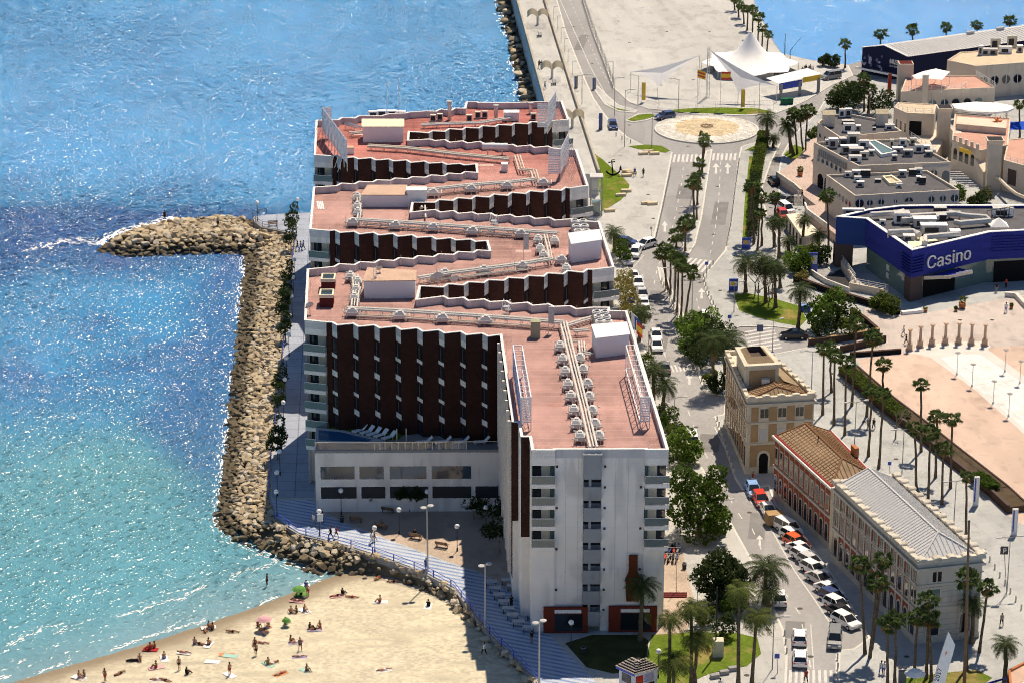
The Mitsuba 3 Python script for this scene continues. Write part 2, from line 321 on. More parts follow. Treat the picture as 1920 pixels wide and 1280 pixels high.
# promenade surfaces
INNER = pairs('1200 1370 1125 1280 1080 1235 1040 1195 1000 1142 950 1100 900 1072 830 1048 750 1018 660 984 596 954')
struct('striped_promenade', MB().prism(sg.Polygon(S2(OUT[:12]+pairs('505 935 592 935')+INNER[::-1])).buffer(-.3), -.1, .012), 'striped_paving', label='seafront walk paved in blue and white stripes')
struct('side_promenade', MB().prism(sg.Polygon(S2(pairs('505 934')+OUT[12:])+S2(pairs('600 398 596 700 592 934'))).buffer(-.3), -.1, .010), 'walk_slabs', label='slabbed walk between the hotel and the rock revetment')
struct('beige_terrace', MB().prism(sg.Polygon(S2(INNER[2:]+pairs('592 940 960 940 1010 1180'))).buffer(-.02), -.1, .008), 'beige_paving', label='beige paved terrace in front of the hotel')
struct('hotel_forecourt', MB().prism(poly('1180 1210 1230 1050 1232 1000 1280 1035 1300 1120 1290 1180'), -.1, .009), 'beige_paving', label='pink paved forecourt with steps beside the hotel')
# raised pier promenade with sea wall
pierp = poly('946 -90 968 0 1020 190 1056 325 1123 327 1078 187 1020 0 1000 -90', 4.0)
k = struct('pier_promenade', MB().prism(pierp, -2.6, 4.0), 'pier_paving', label='raised pale promenade on top of the sea wall')
for nm, ln, h in (('parapet', '946 -90 968 0 1020 190 1056 325', 1.0), ('parapet', '1000 -90 1020 0 1078 187 1123 327', .9)):
    L = S2(pairs(ln), 4.0); mb = MB()
    mb.prism(sg.LineString(L).buffer(.2, cap_style=2, join_style=2), 3.9, 4.0+h, True)
    put(nm, mb, 'sea_wall', k, kind='structure')
# plaza by the casino
plz = poly('1605 672 1575 640 1640 560 1700 578 1720 590 2100 520 2500 700 2500 1200 1960 1010 1880 960 1760 850 1640 730')
struct('casino_plaza', MB().prism(plz, -.1, .010), 'plaza_paving', label='wide pale pink plaza in front of the casino')
struct('pink_paving_field', MB().prism(poly('1608 676 1652 664 1700 660 1745 668 1830 730 1915 810 2100 960 2100 1100 1960 1008 1880 955 1760 845 1650 735'), -.1, .016), 'pink_paving', label='salmon coloured paving below the row of columns')
struct('pink_paving_field', MB().prism(poly('1848 652 1920 648 2200 640 2200 900 2060 800 1925 712'), -.1, .016), 'pink_paving', label='salmon coloured paving right of the hatched white band')
struct('white_paving_band', MB().prism(poly('1700 662 1720 652 1755 644 1800 640 1850 641 1858 650 1852 655 1925 708 2070 800 2070 920 1925 818 1830 732 1745 670 1720 664'), -.1, .022), 'kerb_stone', label='white paved band curving below the columns')
struct('hatched_paving_strip', MB().prism(poly('1764 671 1800 664 1839 664 1925 722 2060 815 2060 905 1925 806'), -.1, .028), 'hatched_paving', label='white strip of hatched paving across the plaza')
# lawns
for px, lab in (('1116 170 1133 192 1160 207 1181 209 1155 203 1128 190', 'grass on the splitter island of the pier road'), ('1176 225 1197 216 1217 214 1234 217 1210 224 1187 228', 'small lawn left of the roundabout'),
    ('1250 208 1290 204 1350 202 1420 204 1452 211 1400 215 1320 213 1275 211', 'long lawn between roundabout and tents'), ('1178 275 1210 272 1240 274 1256 283 1248 287 1230 285 1195 280', 'lawn with stone seats below the roundabout'),
    ('1116 290 1128 298 1150 318 1170 335 1180 347 1178 360 1165 375 1145 388 1128 397 1122 345', 'lawn round the black anchor'), ('1405 294 1418 294 1411 330 1408 400 1402 452 1392 450 1396 380', 'narrow lawn beside the clipped hedge'),
    ('1396 283 1415 274 1432 271 1424 282', 'scrap of lawn at the top of the hedge'), ('1376 553 1400 550 1450 560 1500 575 1512 600 1500 612 1460 605 1420 595 1386 582', 'lawn under the leafless trees'),
    ('1222 1190 1290 1185 1380 1186 1420 1195 1427 1225 1400 1248 1330 1262 1280 1285 1240 1310 1200 1300 1215 1220', 'lawn under the windblown palms'), ('1470 290 1490 272 1520 283 1530 300 1505 301 1482 299', 'grass at the foot of the palms by the beige offices'),
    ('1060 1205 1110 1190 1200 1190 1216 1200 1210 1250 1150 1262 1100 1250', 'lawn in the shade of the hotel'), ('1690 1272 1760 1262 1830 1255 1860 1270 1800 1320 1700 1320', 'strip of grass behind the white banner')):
    struct('lawn', MB().prism(poly(px), -.1, .05), 'lawn_grass' if 'shade' not in lab else 'shade_toned_lawn', label=lab)
# roundabout
rc = S(1325, 243); RR = 10.45
disc = lambda r: sg.Point(rc[0], rc[1]).buffer(r, 48)
k = thing('roundabout_island', 'round gravel island of pale stones at the road junction', 'roundabout')
put('kerb', MB().prism(disc(RR).difference(disc(RR-.35)), -.3, .16), 'kerb_stone', k)
def gravel(p, n, uv):
    a, b, r = voronoi(p.x*1.1, p.y*1.1)
    rr = dr.sqrt(dr.square(p.x-rc[0])+dr.square(p.y-rc[1]))
    return mix(mi.Color3f(.52, .43, .29), mi.Color3f(.55, .54, .50), smoothstep(6.4, 6.8, rr+.5*(r-.5)))*(.62+.5*r*.7+.25*smoothstep(.02, .25, b-a))
tex('pale_gravel', gravel)
mound = MB().lathe([(RR-.35, .1), (RR*.63, .45), (RR*.4, .62), (.01, .7)], rc, 48)
put('gravel_bed', mound, 'pale_gravel', k, smooth=True)
worn('tan_stone', (.55, .48, .35), .2, 2.0)
sm = MB()
for i in range(900):
    r = RR*math.sqrt(rng.uniform(.0, .93)); t = rng.uniform(0, 2*math.pi)
    z = .1+.6*(1-r/RR)
    if i < 300: 
        r = RR*rng.uniform(.16, .62); m = MB().ball((rc[0]+r*math.cos(t), rc[1]+r*math.sin(t), .1+.6*(1-r/RR)), rng.uniform(.18, .34), 0, (1, 1, .6)); put('stone', m, 'tan_stone', k)
    else: sm.ball((rc[0]+r*math.cos(t), rc[1]+r*math.sin(t), z), rng.uniform(.1, .22), 0, (1, 1, .6))
put('small_stones', sm, 'kerb_stone', k, kind='stuff')
put('centre_hole', MB().lathe([(1.3, .66), (1.3, .80), (1.05, .80), (1.05, .72), (.01, .71)], rc, 16), 'soil', k)
# ---------------------------------------------------------------- painted road markings
def mark(px, z=-.116):
    v = SP(px, z); put('marking', MB().add(v, [[0, i, i+1] for i in range(1, len(v)-1)]), 'line_paint', 'road', kind='structure')
def dashes(ln, dash=2.0, gap=3.5, w=.14, zz=-.116):
    L = sg.LineString(S2(pairs(ln), zz)); s = 0
    while s < L.length:
        a, b = np.array(L.interpolate(s).coords[0]), np.array(L.interpolate(min(s+dash, L.length)).coords[0]); s += dash+gap
        d, n, l = hup(a, b)
        put('marking', MB().quad([*(a+n*w/2), zz], [*(a-n*w/2), zz], [*(b-n*w/2), zz], [*(b+n*w/2), zz]), 'line_paint', 'road', kind='structure')
def line(ln, w=.14, zz=-.116):
    put('marking', MB().prism(sg.LineString(S2(pairs(ln), zz)).buffer(w/2, cap_style=2), zz-.003, zz), 'line_paint', 'road', kind='structure')
def zebra(a, b, c, d, n, z=-.115, fill=.5):
    """n stripes across the strip a-b (one kerb) to d-c"""
    a, b, c, d = (S(*q, z) for q in (a, b, c, d))
    for i in range(n):
        t0, t1 = i/n, (i+fill)/n
        put('marking', MB().quad(a+(b-a)*t0, a+(b-a)*t1, d+(c-d)*t1, d+(c-d)*t0), 'line_paint', 'road', kind='structure')
dashes('1352 290 1350 330 1347 380 1341 430 1332 475', 2.2, 2.8); dashes('1283 300 1277 350 1265 410 1252 460 1233 500 1225 540', 2, 3.2)
dashes('1205 515 1210 560 1222 600 1240 640 1256 700 1272 740'); dashes('1290 770 1320 845 1365 930 1400 985'); dashes('1410 990 1450 1080 1500 1150 1520 1250', 2, 3)
dashes('1068 0 1096 60 1122 120 1144 160', 1.5, 2.5); line('1050 0 1082 70 1108 128 1140 185'); dashes('1306 560 1318 610 1330 650', 1.5, 2.5)
line('1340 800 1405 935 1450 998 1490 1070 1525 1120 1555 1165 1568 1200 1568 1280', .16); line('1172 509 1200 478 1207 479 1178 512', .12); line('1520 1170 1528 1280', .12)
zebra((1264, 290), (1320, 290), (1318, 304), (1261, 304), 7); zebra((1337, 288), (1385, 288), (1383, 301), (1335, 301), 6); zebra((1240, 465), (1275, 470), (1262, 486), (1226, 478), 5)
zebra((1286, 482), (1340, 490), (1322, 512), (1266, 500), 6); zebra((1394, 622), (1412, 664), (1468, 656), (1450, 612), 7, fill=.35); zebra((1256, 684), (1298, 681), (1303, 694), (1262, 697), 6)
zebra((1480, 1255), (1566, 1255), (1568, 1285), (1478, 1285), 8)
for k, (px, py) in enumerate(pairs('1247 427 1316 552 1293 712 1425 1014 1365 318 1343 318')):
    mark([(px-3, py+8), (px+2, py+8), (px+1, py-6), (px-2, py-6)])
    mark([(px-7, py-4), (px+6, py-4), (px-1, py-12)])

flat('iron', (.09, .085, .08)); worn('asphalt_patch', (.20, .20, .205), .2, .6)
mc = ply(MB().lathe([(.36, 0), (.36, .006), (.01, .007)], sides=12))
for i, (x, y) in enumerate(pairs('1290 330 1275 400 1345 350 1338 440 1240 520 1230 600 1262 720 1305 800 1360 900 1405 960 1455 1060 1500 1140 1520 1230 1180 235 1290 275 1400 280 1470 240 1335 570 1312 530 1075 50 1110 120 1440 330 1445 390')): put('manhole_cover', mc, 'iron', 'road', tf=place(S(x, y, -.116)), kind='structure')
for i, (x, y) in enumerate(pairs('1215 365 1225 410 1150 300 1350 545 1420 545 1560 700 1620 790 1680 860 1760 960 1840 1070 1700 1230 1460 700 1500 760 1180 80 1250 60 1300 150 1240 160 1160 40 1330 60 1390 130 1800 600 1860 600 1440 1180 1400 1265')): put('manhole_cover', mc, 'iron', 'pavement_001' if x > 1300 and y > 400 else 'pavement', tf=place(S(x, y, .018)), kind='structure')
for i, (px, w, h) in enumerate((((1285, 360), 3, 9), ((1350, 400), 2.6, 14), ((1230, 560), 2.4, 8), ((1330, 830), 3, 7), ((1420, 985), 2.2, 9), ((1490, 1180), 2.4, 5), ((1090, 80), 2, 14), ((1450, 300), 2.4, 8), ((1240, 640), 2, 9))):
    c = S(*px, -.12); put('repair_patch', MB().box((c[0], c[1], -.122), (w, h, .01), -.12), 'asphalt_patch', 'road', kind='structure')
# ---------------------------------------------------------------- the hotel
R, RF, ST = 24.3, 23.3, 2.8          # parapet top, roof floor, storey
W0 = pairs('571 601 611.7 605 621.7 605 631.7 610.6 661.6 607.8 671.5 613.4 701.4 610.6 711.4 616.2 741.3 613 751.6 619.4 781.5 616.2 792.3 622.6 822.2 619.8 833 625.8 863.2 622.6 873.6 629 903.5 626.2 914.3 631.7 937.8 628.6')
FRONT = pairs('960.5 791 971.5 791 977 819 993 819 997 844 1040.8 844 1040.9 842.5 1094 842.5 1129 842.5 1209.6 842 1209.8 843.5 1253.5 843')
C1N = pairs('1175.5 584 1143 583 1143 577 1112.6 576.7 1081 579.5 1069.9 574 1039.4 575.4 1029.3 570.6 999.8 573 989.6 567.5 960 570 950 564.5 919.5 566.5 908.4 561.4 879 563.9 869.8 558 842 560.8 832 555.7 783 561.9')
C1F = pairs('788.8 537.5 832 539.5 841.3 533.8 869.8 535.8 879 530 908.4 531.4 916.5 525.9 945.6 527.3 954 521.6 983 523.6 991.7 518 1020 519.6 1027.6 513.5 1057.3 514.9 1065 509.2 1094.3 512 1102.4 506 1110.5 506.8 1151.6 501.9')
C3N = pairs('1124.5 417 1098 415 1069.5 411.2 1041 413.6 1030.5 408.3 1004 410.6 993.4 405.4 968 407.7 957 402.8 930.9 405.7 921 400.5 895.7 402.4 886 398.5 860.5 400.9 850.8 395.6 826.4 398.5 816.6 393.6 771.8 398.4')
C3F = pairs('775 380.5 815.6 381 823.8 376 850 377.6 858.6 372.5 885 374.3 892 369.2 917.8 371.2 927 365.7 952.3 367.9 960.5 362.4 986.5 364.7 994.3 359.5 1019.7 361.4 1027.5 356.5 1053.3 358.5 1060.7 353 1068.6 354 1103 349.2')
C5N = pairs('1081 281.3 1058 281 1036 278.4 1027.5 274.9 1003 277.4 995 273 970 275.5 962 271.6 937 273 926 269 909 270 900 266 877 269 868.4 265 844 267.7 835 262.8 816 264.5 805.7 261.6 766 264')
C5F = pairs('768 248 804 250.5 811.7 247 835 248 843 243 867.4 244.6 874 240.3 897.7 241.7 905.5 237.4 929 238.8 935.7 235 959.8 236.4 966 232.5 990.4 233.5 997.3 229.6 1020.7 231.5 1027.5 228 1035 228 1066.6 225.3')
TOP = pairs('1054 190.5 946.5 193.8 897.7 193.4 895.7 191.9 874 191.9 871 204 852.7 203.6 845 208 826.4 205 817 209.5 800 209 768 211 760 213 730 214 715 218 672.5 218 664 222.4 640.8 221 634 225.5 592.6 226.4')
C4F = pairs('589 291.7 623.6 293.7 631 293 639 297.7 663 296 671 299.4 695.7 297.4 704 301.5 728.4 299.8 737 303.4 761 301.6 769.6 306.3 795.4 303.7 804 307.7 829 306 837 310 861.5 308 870 311 891.8 309')
C4N = pairs('893.7 324.3 871 322.7 864.5 326.8 840 325.7 832 330.5 807.8 329 797 333.3 772 332.4 764.5 336 739.6 335 731.8 339 706 338 698 342 672.5 341 664.8 345.5 639 344.4 630.4 349.2 587.5 351.8')
C2F = pairs('580.6 430.6 618 433.8 627.5 433 636.9 437.6 663.7 435.3 673 440.4 699.7 437.2 709 442.3 736.3 439.6 745 444.7 771.9 441.9 781.3 447 808.4 444.9 817.8 450 844.6 447.5 854.5 451.5 882 450 891 454.4 912.4 452.7')
C2N = pairs('917.5 471 894 469.4 887 473.9 858.6 472.4 849.5 478 821.6 476.8 812 482.2 783 480.3 774.3 485.8 748 484 738 489.3 711 487.6 701.6 493 674.4 491.4 664 497 635 495.3 625.6 500.6 576 505.5')
outline = W0+FRONT+C1N+C1F+C3N+C3F+C5N+C5F+TOP+C4F+C4N+C2F+C2N
roofpg = sg.Polygon(S2(outline, R)).buffer(0)
H = thing('hotel', 'long white hotel with dark brown zigzag walls and a pink flat roof', 'hotel')
def band(a, b, depth):     # the plan of a loggia cut into the wall behind a-b
    a, b = S(*a, R), S(*b, R); d, n, L = hup(a, b); return a[:2], b[:2], d, n, sg.Polygon([a[:2]-n*.6, b[:2]-n*.6, b[:2]+n*depth, a[:2]+n*depth])
LOG = [(W0[0], W0[1], 1.5), (C2F[0], C2F[1], 1.5), (C4F[0], C4F[1], 1.5), (C1F[-2], C1F[-1], 1.5), (C3F[-2], C3F[-1], 1.5), (C5F[-2], C5F[-1], 1.5), ((997, 844), (1040.8, 844), 1.7), ((1209.8, 843.5), (1253.5, 843), 1.7)]
core = roofpg.buffer(-.03)
for a, b, dp in LOG: core = core.difference(band(a, b, dp)[4])
stair = band((1094.5, 842.5), (1128.5, 842.5), 1.2); core = core.difference(stair[4])
def hotel_white(p, n, uv):
    g = fbm(p.x*.35, p.y*.35, p.z*.3, 4); h = noise(p.x*1.9+p.y*1.3, p.z*.17, 3.0)*noise(p.x*.7, p.z*.35, 8.0)
    joint = (p.z*.357-dr.floor(p.z*.357)) < .022
    return mi.Color3f(.81, .76, .715)*(1+.22*(g-.5)-.17*smoothstep(.3, .62, h)-dr.select(joint, mi.Float(.07), mi.Float(0)))
tex('hotel_white', hotel_white)
put('walls', MB().prism(core, -.2, RF-.3), 'hotel_white', H)
put('roof_slab', MB().prism(roofpg, RF-.3, RF-.1, True), 'hotel_white', H)
def roof_pink(p, n, uv):
    g = fbm(p.x*.11, p.y*.16, 2.0, 4); h = fbm(p.x*.9, p.y*.5, 7.0, 3)
    u = p.y*.42+noise(p.x*.2, p.y*.05, 1.0)*.2
    seam = dr.abs(u-dr.floor(u)-.5) < .025
    lane = cell_rand(u, dr.floor(p.x*.06), 3.0)
    back = smoothstep(425.0, 462.0, p.y+6*(g-.5))
    c = mix(mi.Color3f(.36, .225, .205), mi.Color3f(.36, .13, .115), back*.85)
    o = c*(1+.65*(g-.5)+.34*(h-.5)+.20*(lane-.5))
    return mi.Color3f(dr.select(seam, mix(o, mi.Color3f(.60, .40, .36), .45), o))
tex('pink_roofing', roof_pink)
put('roof', MB().prism(roofpg.buffer(-.22), RF-.1, RF), 'pink_roofing', H)
worn('shade_toned_parapet', (.58, .56, .57), .15, .5, .2); worn('roof_patch', (.36, .20, .18), .2, .4); worn('roof_patch_pale', (.50, .36, .33), .2, .4)  # parapet white is dulled: lilac shading of its faces put into the colour
_in = roofpg.buffer(-1.6)
for i in range(60):
    x0, y0, x1, y1 = _in.bounds; cx, cy = rng.uniform(x0, x1), rng.uniform(y0, y1); w, h, a = rng.uniform(.8, 5), rng.uniform(.3, 1.4), rng.choice([0, 0, 1.57]); c, s_ = math.cos(a), math.sin(a)
    g = sg.Polygon([(cx+u*c-v*s_, cy+u*s_+v*c) for u, v in ((-w/2, -h/2), (w/2, -h/2), (w/2, h/2), (-w/2, h/2))])
    if _in.contains(g): put('roof_patch', MB().prism(g, RF-.01, RF+.004+.0002*i), ('roof_patch', 'roof_patch_pale')[i % 2], H)
_ed = roofpg.buffer(-.6).exterior
for i in range(90):
    c = _ed.interpolate(i/90, normalized=True).coords[0]; put('lightning_rod', MB().box((c[0], c[1], RF+.85), (.05, .05, 1.7)), 'steel', H)
put('parapet', MB().prism(roofpg.difference(roofpg.buffer(-.24, join_style=2)), RF-.1, R), 'shade_toned_parapet', H)
flat('coping_white', (.70, .69, .68))
put('coping', MB().prism(roofpg.buffer(.06, join_style=2).difference(roofpg.buffer(-.30, join_style=2)), R, R+.1, True), 'coping_white', H)
def brown(p, n, uv):
    g = fbm(p.x*.5+p.y*.4, p.z*.3, 2.0, 4)
    u, v = (p.x+p.y)*3.2, p.z*9.0
    br = cell_rand(u+dr.floor(v)*.5, v, 1.0)
    return mi.Color3f(.052, .025, .021)*(1+.5*(g-.5)+.45*(br-.5))
tex('brown_brick', brown)
def bays(pts, zlow, flip=False):
    """brown brick piers with pale returns that hold a window and a sill on every storey"""
    q = SP(pts, R)
    for (p0, p1), (a, b) in zip(zip(pts, pts[1:]), zip(q, q[1:])):
        d, n, L = hup(a, b)
        if abs(p1[1]-p0[1]) < 3.35:
            put('brick_pier', MB().wall(a-0*np.r_[d, 0], b, zlow, R-.03, .10, -.10), 'brown_brick', H)
        else:
            put('window_reveal', MB().wall(a, b, zlow, R-1.95, .06, -.06), 'brown_brick', H)
            z = R-1.95; j = 0; a2, b2 = a[:2]+d*.10, b[:2]-d*.10
            while z > zlow+1.0:
                j += 1; zb = z-(2.28 if j % 2 else 1.98)
                w = put('window', MB().wall(a2, b2, zb+.05, z-.25, .05, -.08), 'dark_glass', H)
                put('frame', MB().bar([*(a2+d*L*.4-n*.10), zb+.05], [*(a2+d*L*.4-n*.10), z-.25], .06), 'dark_metal', w)
                z = zb-(.50 if j % 2 else .80); put('sill_panel', MB().wall(a[:2]+d*.03, b[:2]-d*.03, z, zb, .07, -.10), 'hotel_white', H)
bays(W0[1:], 8.9); bays(C2F[1:], 3.0); bays(C4F[1:], 3.0)
bays(C1F[:-1], 3.0); bays(C3F[:-1], 3.0); bays(C5F[:-1], 3.0)
# loggias
gloss('rail_glass', (.13, .16, .165), .12, 0, .6)
def loggia(a, b, dp, zs, side, out=.0, lowz=2.0):
    A, B, d, n, pg = band(a, b, dp); L = np.hypot(*(B-A))
    put('loggia_band', MB().wall(A, B, R-2.0, R-.01, .2, .0), 'hotel_white', H)
    for z in zs:
        e0, e1 = (A-d*.5*out, B) if side < 0 else (A, B+d*out)
        put('balcony_slab', MB().prism(sg.Polygon([e0-n*.75, e1-n*.75, e1+n*(dp+.01), e0+n*(dp+.01)]), z-.55, z, True), 'hotel_white', H)
        m = MB().wall(e0, e1, z+.05, z+1.0, .04, -.7)
        g = put('railing_glass', m, 'rail_glass', H)
        fr = MB().wall(e0, e1, z+1.0, z+1.06, .06, -.71)
        for k in np.linspace(0, L, 6): c = e0+d*min(k, L-.05)-n*.66; fr.box([c[0], c[1], z+.5], (.05, .05, 1.0))
        put('railing', fr, 'white_paint', H)
        bw = A+n*(dp-.02), B+n*(dp-.02)
        dk = (bw[0]+d*.12, bw[0]+d*L*.42) if side < 0 else (bw[0]+d*L*.58, bw[0]+d*(L-.12))
        put('balcony_door', MB().wall(*dk, z+.02, z+2.05, .05, -.05), 'dark_glass', H)
        ck = (bw[0]+d*L*.46, bw[0]+d*L*.76) if side < 0 else (bw[0]+d*L*.24, bw[0]+d*L*.54)
        put('cream_wall', MB().wall(*ck, z+.02, z+2.2, .05, -.05), 'cream_paint', H)
        lk = (bw[0]+d*L*.80, bw[0]+d*L*.98) if side < 0 else (bw[0]+d*L*.03, bw[0]+d*L*.20)
        put('shutter', MB().wall(*lk, z+.02, z+2.0, .05, -.05), 'green_glass', H)
levels = lambda n: [R-4.15-ST*i for i in range(n)]
for i, (a, b, dp) in enumerate(LOG[:6]): loggia(a, b, dp, levels(6 if i == 0 else 5), -1 if i < 3 else 1, .0 if i < 3 else .55)
for i, (a, b, dp) in enumerate(LOG[6:]): loggia(a, b, dp, levels(4), -1 if i == 0 else 1, .0 if i == 0 else .15)
for i, (a, b, dp) in enumerate(LOG[6:]):
    A, B, d, n, pg = band(a, b, dp); put('lower_wall', MB().prism(sg.Polygon([A, B-d*(.9*i), B-d*(.9*i)+n*(dp+.01), A+n*(dp+.01)]), 0, R-4.15-ST*3-.56), 'hotel_white', H)
# stair tower in the front wall
A, B, d, n, pg = stair
worn('grey_render', (.30, .31, .33), .12, .4, .3)
for i in range(8):
    z = R-3.6-ST*i
    put('stair_balcony', MB().wall(A+d*.03, B-d*.03, z, z+1.75, .18, -.62).wall(A+d*.03, A+d*.15, z, z+1.75, .6, -.5).wall(B-d*.15, B-d*.03, z, z+1.75, .6, -.5), 'grey_render', H)
    put('stair_opening', MB().wall(A+d*.05, B-d*.05, z+1.75, z+ST, .05, .9), 'dark_grey', H)
    put('stair_floor', MB().prism(sg.Polygon([A-n*.5, B-n*.5, B+n*1.1, A+n*1.1]), z-.12, z, True), 'grey_render', H)
    put('stair_post', MB().bar([*(A+d*.8-n*.3), z+1.7], [*(A+d*.8-n*.3), z+ST], .3), 'grey_render', H)
fr = MB()
for t in np.linspace(0, 1, 4): e = A+(B-A)*t; fr.bar([*(e-n*.6), R-.4], [*(e+n*1.1), R-.4], .1)
for o in (-.6, .25, 1.1): fr.bar([*(A+n*o), R-.4], [*(B+n*o), R-.4], .1)
put('stair_grille', fr, 'steel', H)
put('stair_top_panel', MB().wall(A, B, R-1.9, R-.45, .12, -.62), 'grey_render', H)
# brown stepped corner, left wall of the front wing with white fins
q = SP(pairs('937.8 628.6 960.5 791 971.5 791 977 819 993 819 997 844'), R)
for a, b in ((q[1], q[2]), (q[3], q[4])): put('brick_pier', MB().wall(a, b, 11.0, R-.04, .14, -.14), 'brown_brick', H)
d, n, L = hup(q[0], q[1])
put('brown_side_wall', MB().wall(q[0], q[1], 3, R-.05, .06, -.06), 'brown_brick', H)
for i in range(9):
    p = q[0][:2]+d*(L*(i+.5)/9); put('white_fin', MB().wall(p, p+d*.35, 3.2, R-.4, .45, -.5), 'hotel_white', H)
# ground floor shops under the front wall
fa, fb = S(997, 844, R), S(1253, 843, R); d, n, L = hup(fa, fb)
flat('shop_red', (.17, .038, .024))
def shop(t0, t1, proud):
    put('shopfront', MB().wall(fa[:2]+d*t0, fa[:2]+d*t1, .05, 3.5, .3, -proud), 'shop_red', H)
    m = (t1-t0)
    put('shop_window', MB().wall(fa[:2]+d*(t0+m*.25), fa[:2]+d*(t1-m*.12), .3, 2.6, .06, -proud-.05), 'dark_glass', H)
    s = put('shop_sign', MB().wall(fa[:2]+d*(t0+m*.25), fa[:2]+d*(t1-m*.15), 2.75, 3.2, .08, -proud-.07), 'white_paint', H, label='white shop sign over a red shopfront')
shop(1.5, 7.0, .5); shop(9.6, 15.6, .3)
put('shop_awning', MB().prism(sg.Polygon([S(968, 1065)[:2], S(982, 1062)[:2], S(1020, 1128)[:2], S(1008, 1140)[:2]]), 3.0, 3.2, True), 'white_paint', H, label='white awning along the foot of the left wall')
# rust coloured vertical emblem on the front wall
t = S(1180, 1090, 9)[:2]; e = fa[:2]+d*12.55
mb = MB(); mb.wall(e-d*.55, e+d*.55, 7.2, 10.4, .2, -.25); mb.add([*[[*(e+d*x-n*y), z] for x, z in ((-.8, 4.2), (.8, 4.2), (.95, 7.2), (.55, 8.2), (-.55, 8.2), (-.95, 7.2)) for y in (.05, .30)]], [[1, 3, 5], [1, 5, 7], [1, 7, 9], [1, 9, 11], [0, 2, 3], [0, 3, 1], [2, 4, 5], [2, 5, 3], [4, 6, 7], [4, 7, 5], [8, 10, 11], [8, 11, 9], [10, 0, 1], [10, 1, 11]])
put('wall_emblem', mb, 'rust', H, label='rust coloured emblem of a tall tapered shape')
# ---------------------------------------------------------------- pool terrace on the podium
TZ = 9.0
pod = sg.Polygon(S2(pairs('590 845 962 843 945 720 594 770'), TZ)).difference(core.buffer(.15))
put('podium', MB().prism(pod, -.2, TZ), 'hotel_white', H)
pa, pb = S(590, 845, TZ), S(957, 843, TZ); d, n, L = hup(pa, pb); pxm = L/367
for x0, x1 in ((600, 664), (673, 719), (730, 799), (809, 883)): put('window', MB().wall(pa[:2]+d*(x0-590)*pxm, pa[:2]+d*(x1-590)*pxm, 4.85, 6.7, .05, -.06), 'blue_glass', H, label='wide reflecting window in the podium wall')
for x0, x1 in ((600, 667), (676, 721), (730, 802), (810, 883), (891, 953)):
    put('louvre', MB().wall(pa[:2]+d*(x0-590)*pxm, pa[:2]+d*(x1-590)*pxm, 2.0, 3.7, .05, -.06), 'dark_grey', H)
    for z in np.arange(1.1, 2.4, .25): pass
worn('deck_paving', (.30, .28, .27), .15)
put('terrace_floor', MB().prism(pod.buffer(-.1), TZ-.1, TZ+.02), 'deck_paving', H)
put('terrace_lawn', MB().prism(poly('598 802 640 795 720 800 760 812 745 826 690 816 640 806', TZ), TZ, TZ+.05), 'lawn_grass', H)
gloss('pool_water', (.02, .10, .22), .05)
put('pool', MB().prism(poly('597 826 597 806 640 810 700 824 690 828', TZ), TZ, TZ+.06), 'pool_water', H, label='blue pool at the corner of the terrace')
put('pool_edge', MB().prism(poly('594 830 594 802 642 806 722 826 716 832', TZ).difference(poly('597 826 597 806 640 810 700 824 690 828', TZ)), TZ, TZ+.08), 'light_grey', H)
put('parapet_coping', MB().wall(pa[:2], pb[:2], TZ-.3, TZ+.1, .3, -.06), 'mid_grey', H)
put('glass_railing', MB().wall(pa[:2], pb[:2], TZ+.15, TZ+1.2, .03, .1), 'clear_glass', H)
put('handrail', MB().wall(pa[:2], pb[:2], TZ+1.2, TZ+1.27, .08, .07), 'steel', H)
for x in (702, 712, 722, 735, 747, 760, 773, 785, 798, 811, 823, 836, 848, 860, 874): e = pa[:2]+d*(x-590)*pxm+n*.1; put('railing_post', MB().box([e[0], e[1], TZ+.6], (.12, .12, 1.2)), 'cream_paint', H)
for px, py in ((744, 826), (762, 826)): e = S(px, py, TZ); put('terrace_post', MB().box([e[0], e[1], TZ+.9], (.16, .16, 1.8)), 'cream_paint', H)
lg = MB().box((0, .1, .32), (.62, 1.25, .05)); 
lb = MB().add([[-.31,-.5,.34],[.31,-.5,.34],[.31,-1.05,.85],[-.31,-1.05,.85],[-.31,-.5,.29],[.31,-.5,.29],[.31,-1.09,.82],[-.31,-1.09,.82]], BOXF)
ll = MB()
for x in (-.27, .27):
    for y in (-.45, .6): ll.box((x, y, .15), (.05, .05, .3))
LOUNGER = [('seat', ply(lg), 'bright_white'), ('backrest', ply(lb), 'bright_white'), ('legs', ply(ll), 'white_paint')]
for i, (px, py, rz) in enumerate([(672, 811, -.9), (686, 814, -.9), (699, 817, -.9), (712, 820, -.9), (727, 824, -.9), (793, 832, -1.35), (828, 832, -1.35), (862, 832, -1.35), (900, 832, -1.35)]):
    lab = f'{ORD[i]} white sun lounger from the left in the slanted row by the pool' if i < 5 else f'{ORD[i-5]} white sun lounger from the left behind the terrace railing'
    copy('sun_lounger', lab, 'sun lounger', 'sun loungers on the pool terrace', LOUNGER, place(S(px, py, TZ+.02), rz+math.pi, 1.25))

fa, fb = S(1041, 842.5, R), S(1209, 842, R); d, n, L = hup(fa, fb)
for i in range(8):
    for u in (L*.56, L*.965 if i % 2 else L*.02): e = fa[:2]+d*u-n*.02; put('vent', MB().box((e[0], e[1], R-2.2-2.75*i), (.28, .1, .28)), 'dark_grey', H)
for u in (.12, .26, .40, .68, .82): e = fa[:2]+d*L*u-n*.012; put('wall_joint', MB().box((e[0], e[1], 14.0), (.05, .04, 20)), 'light_grey', H)
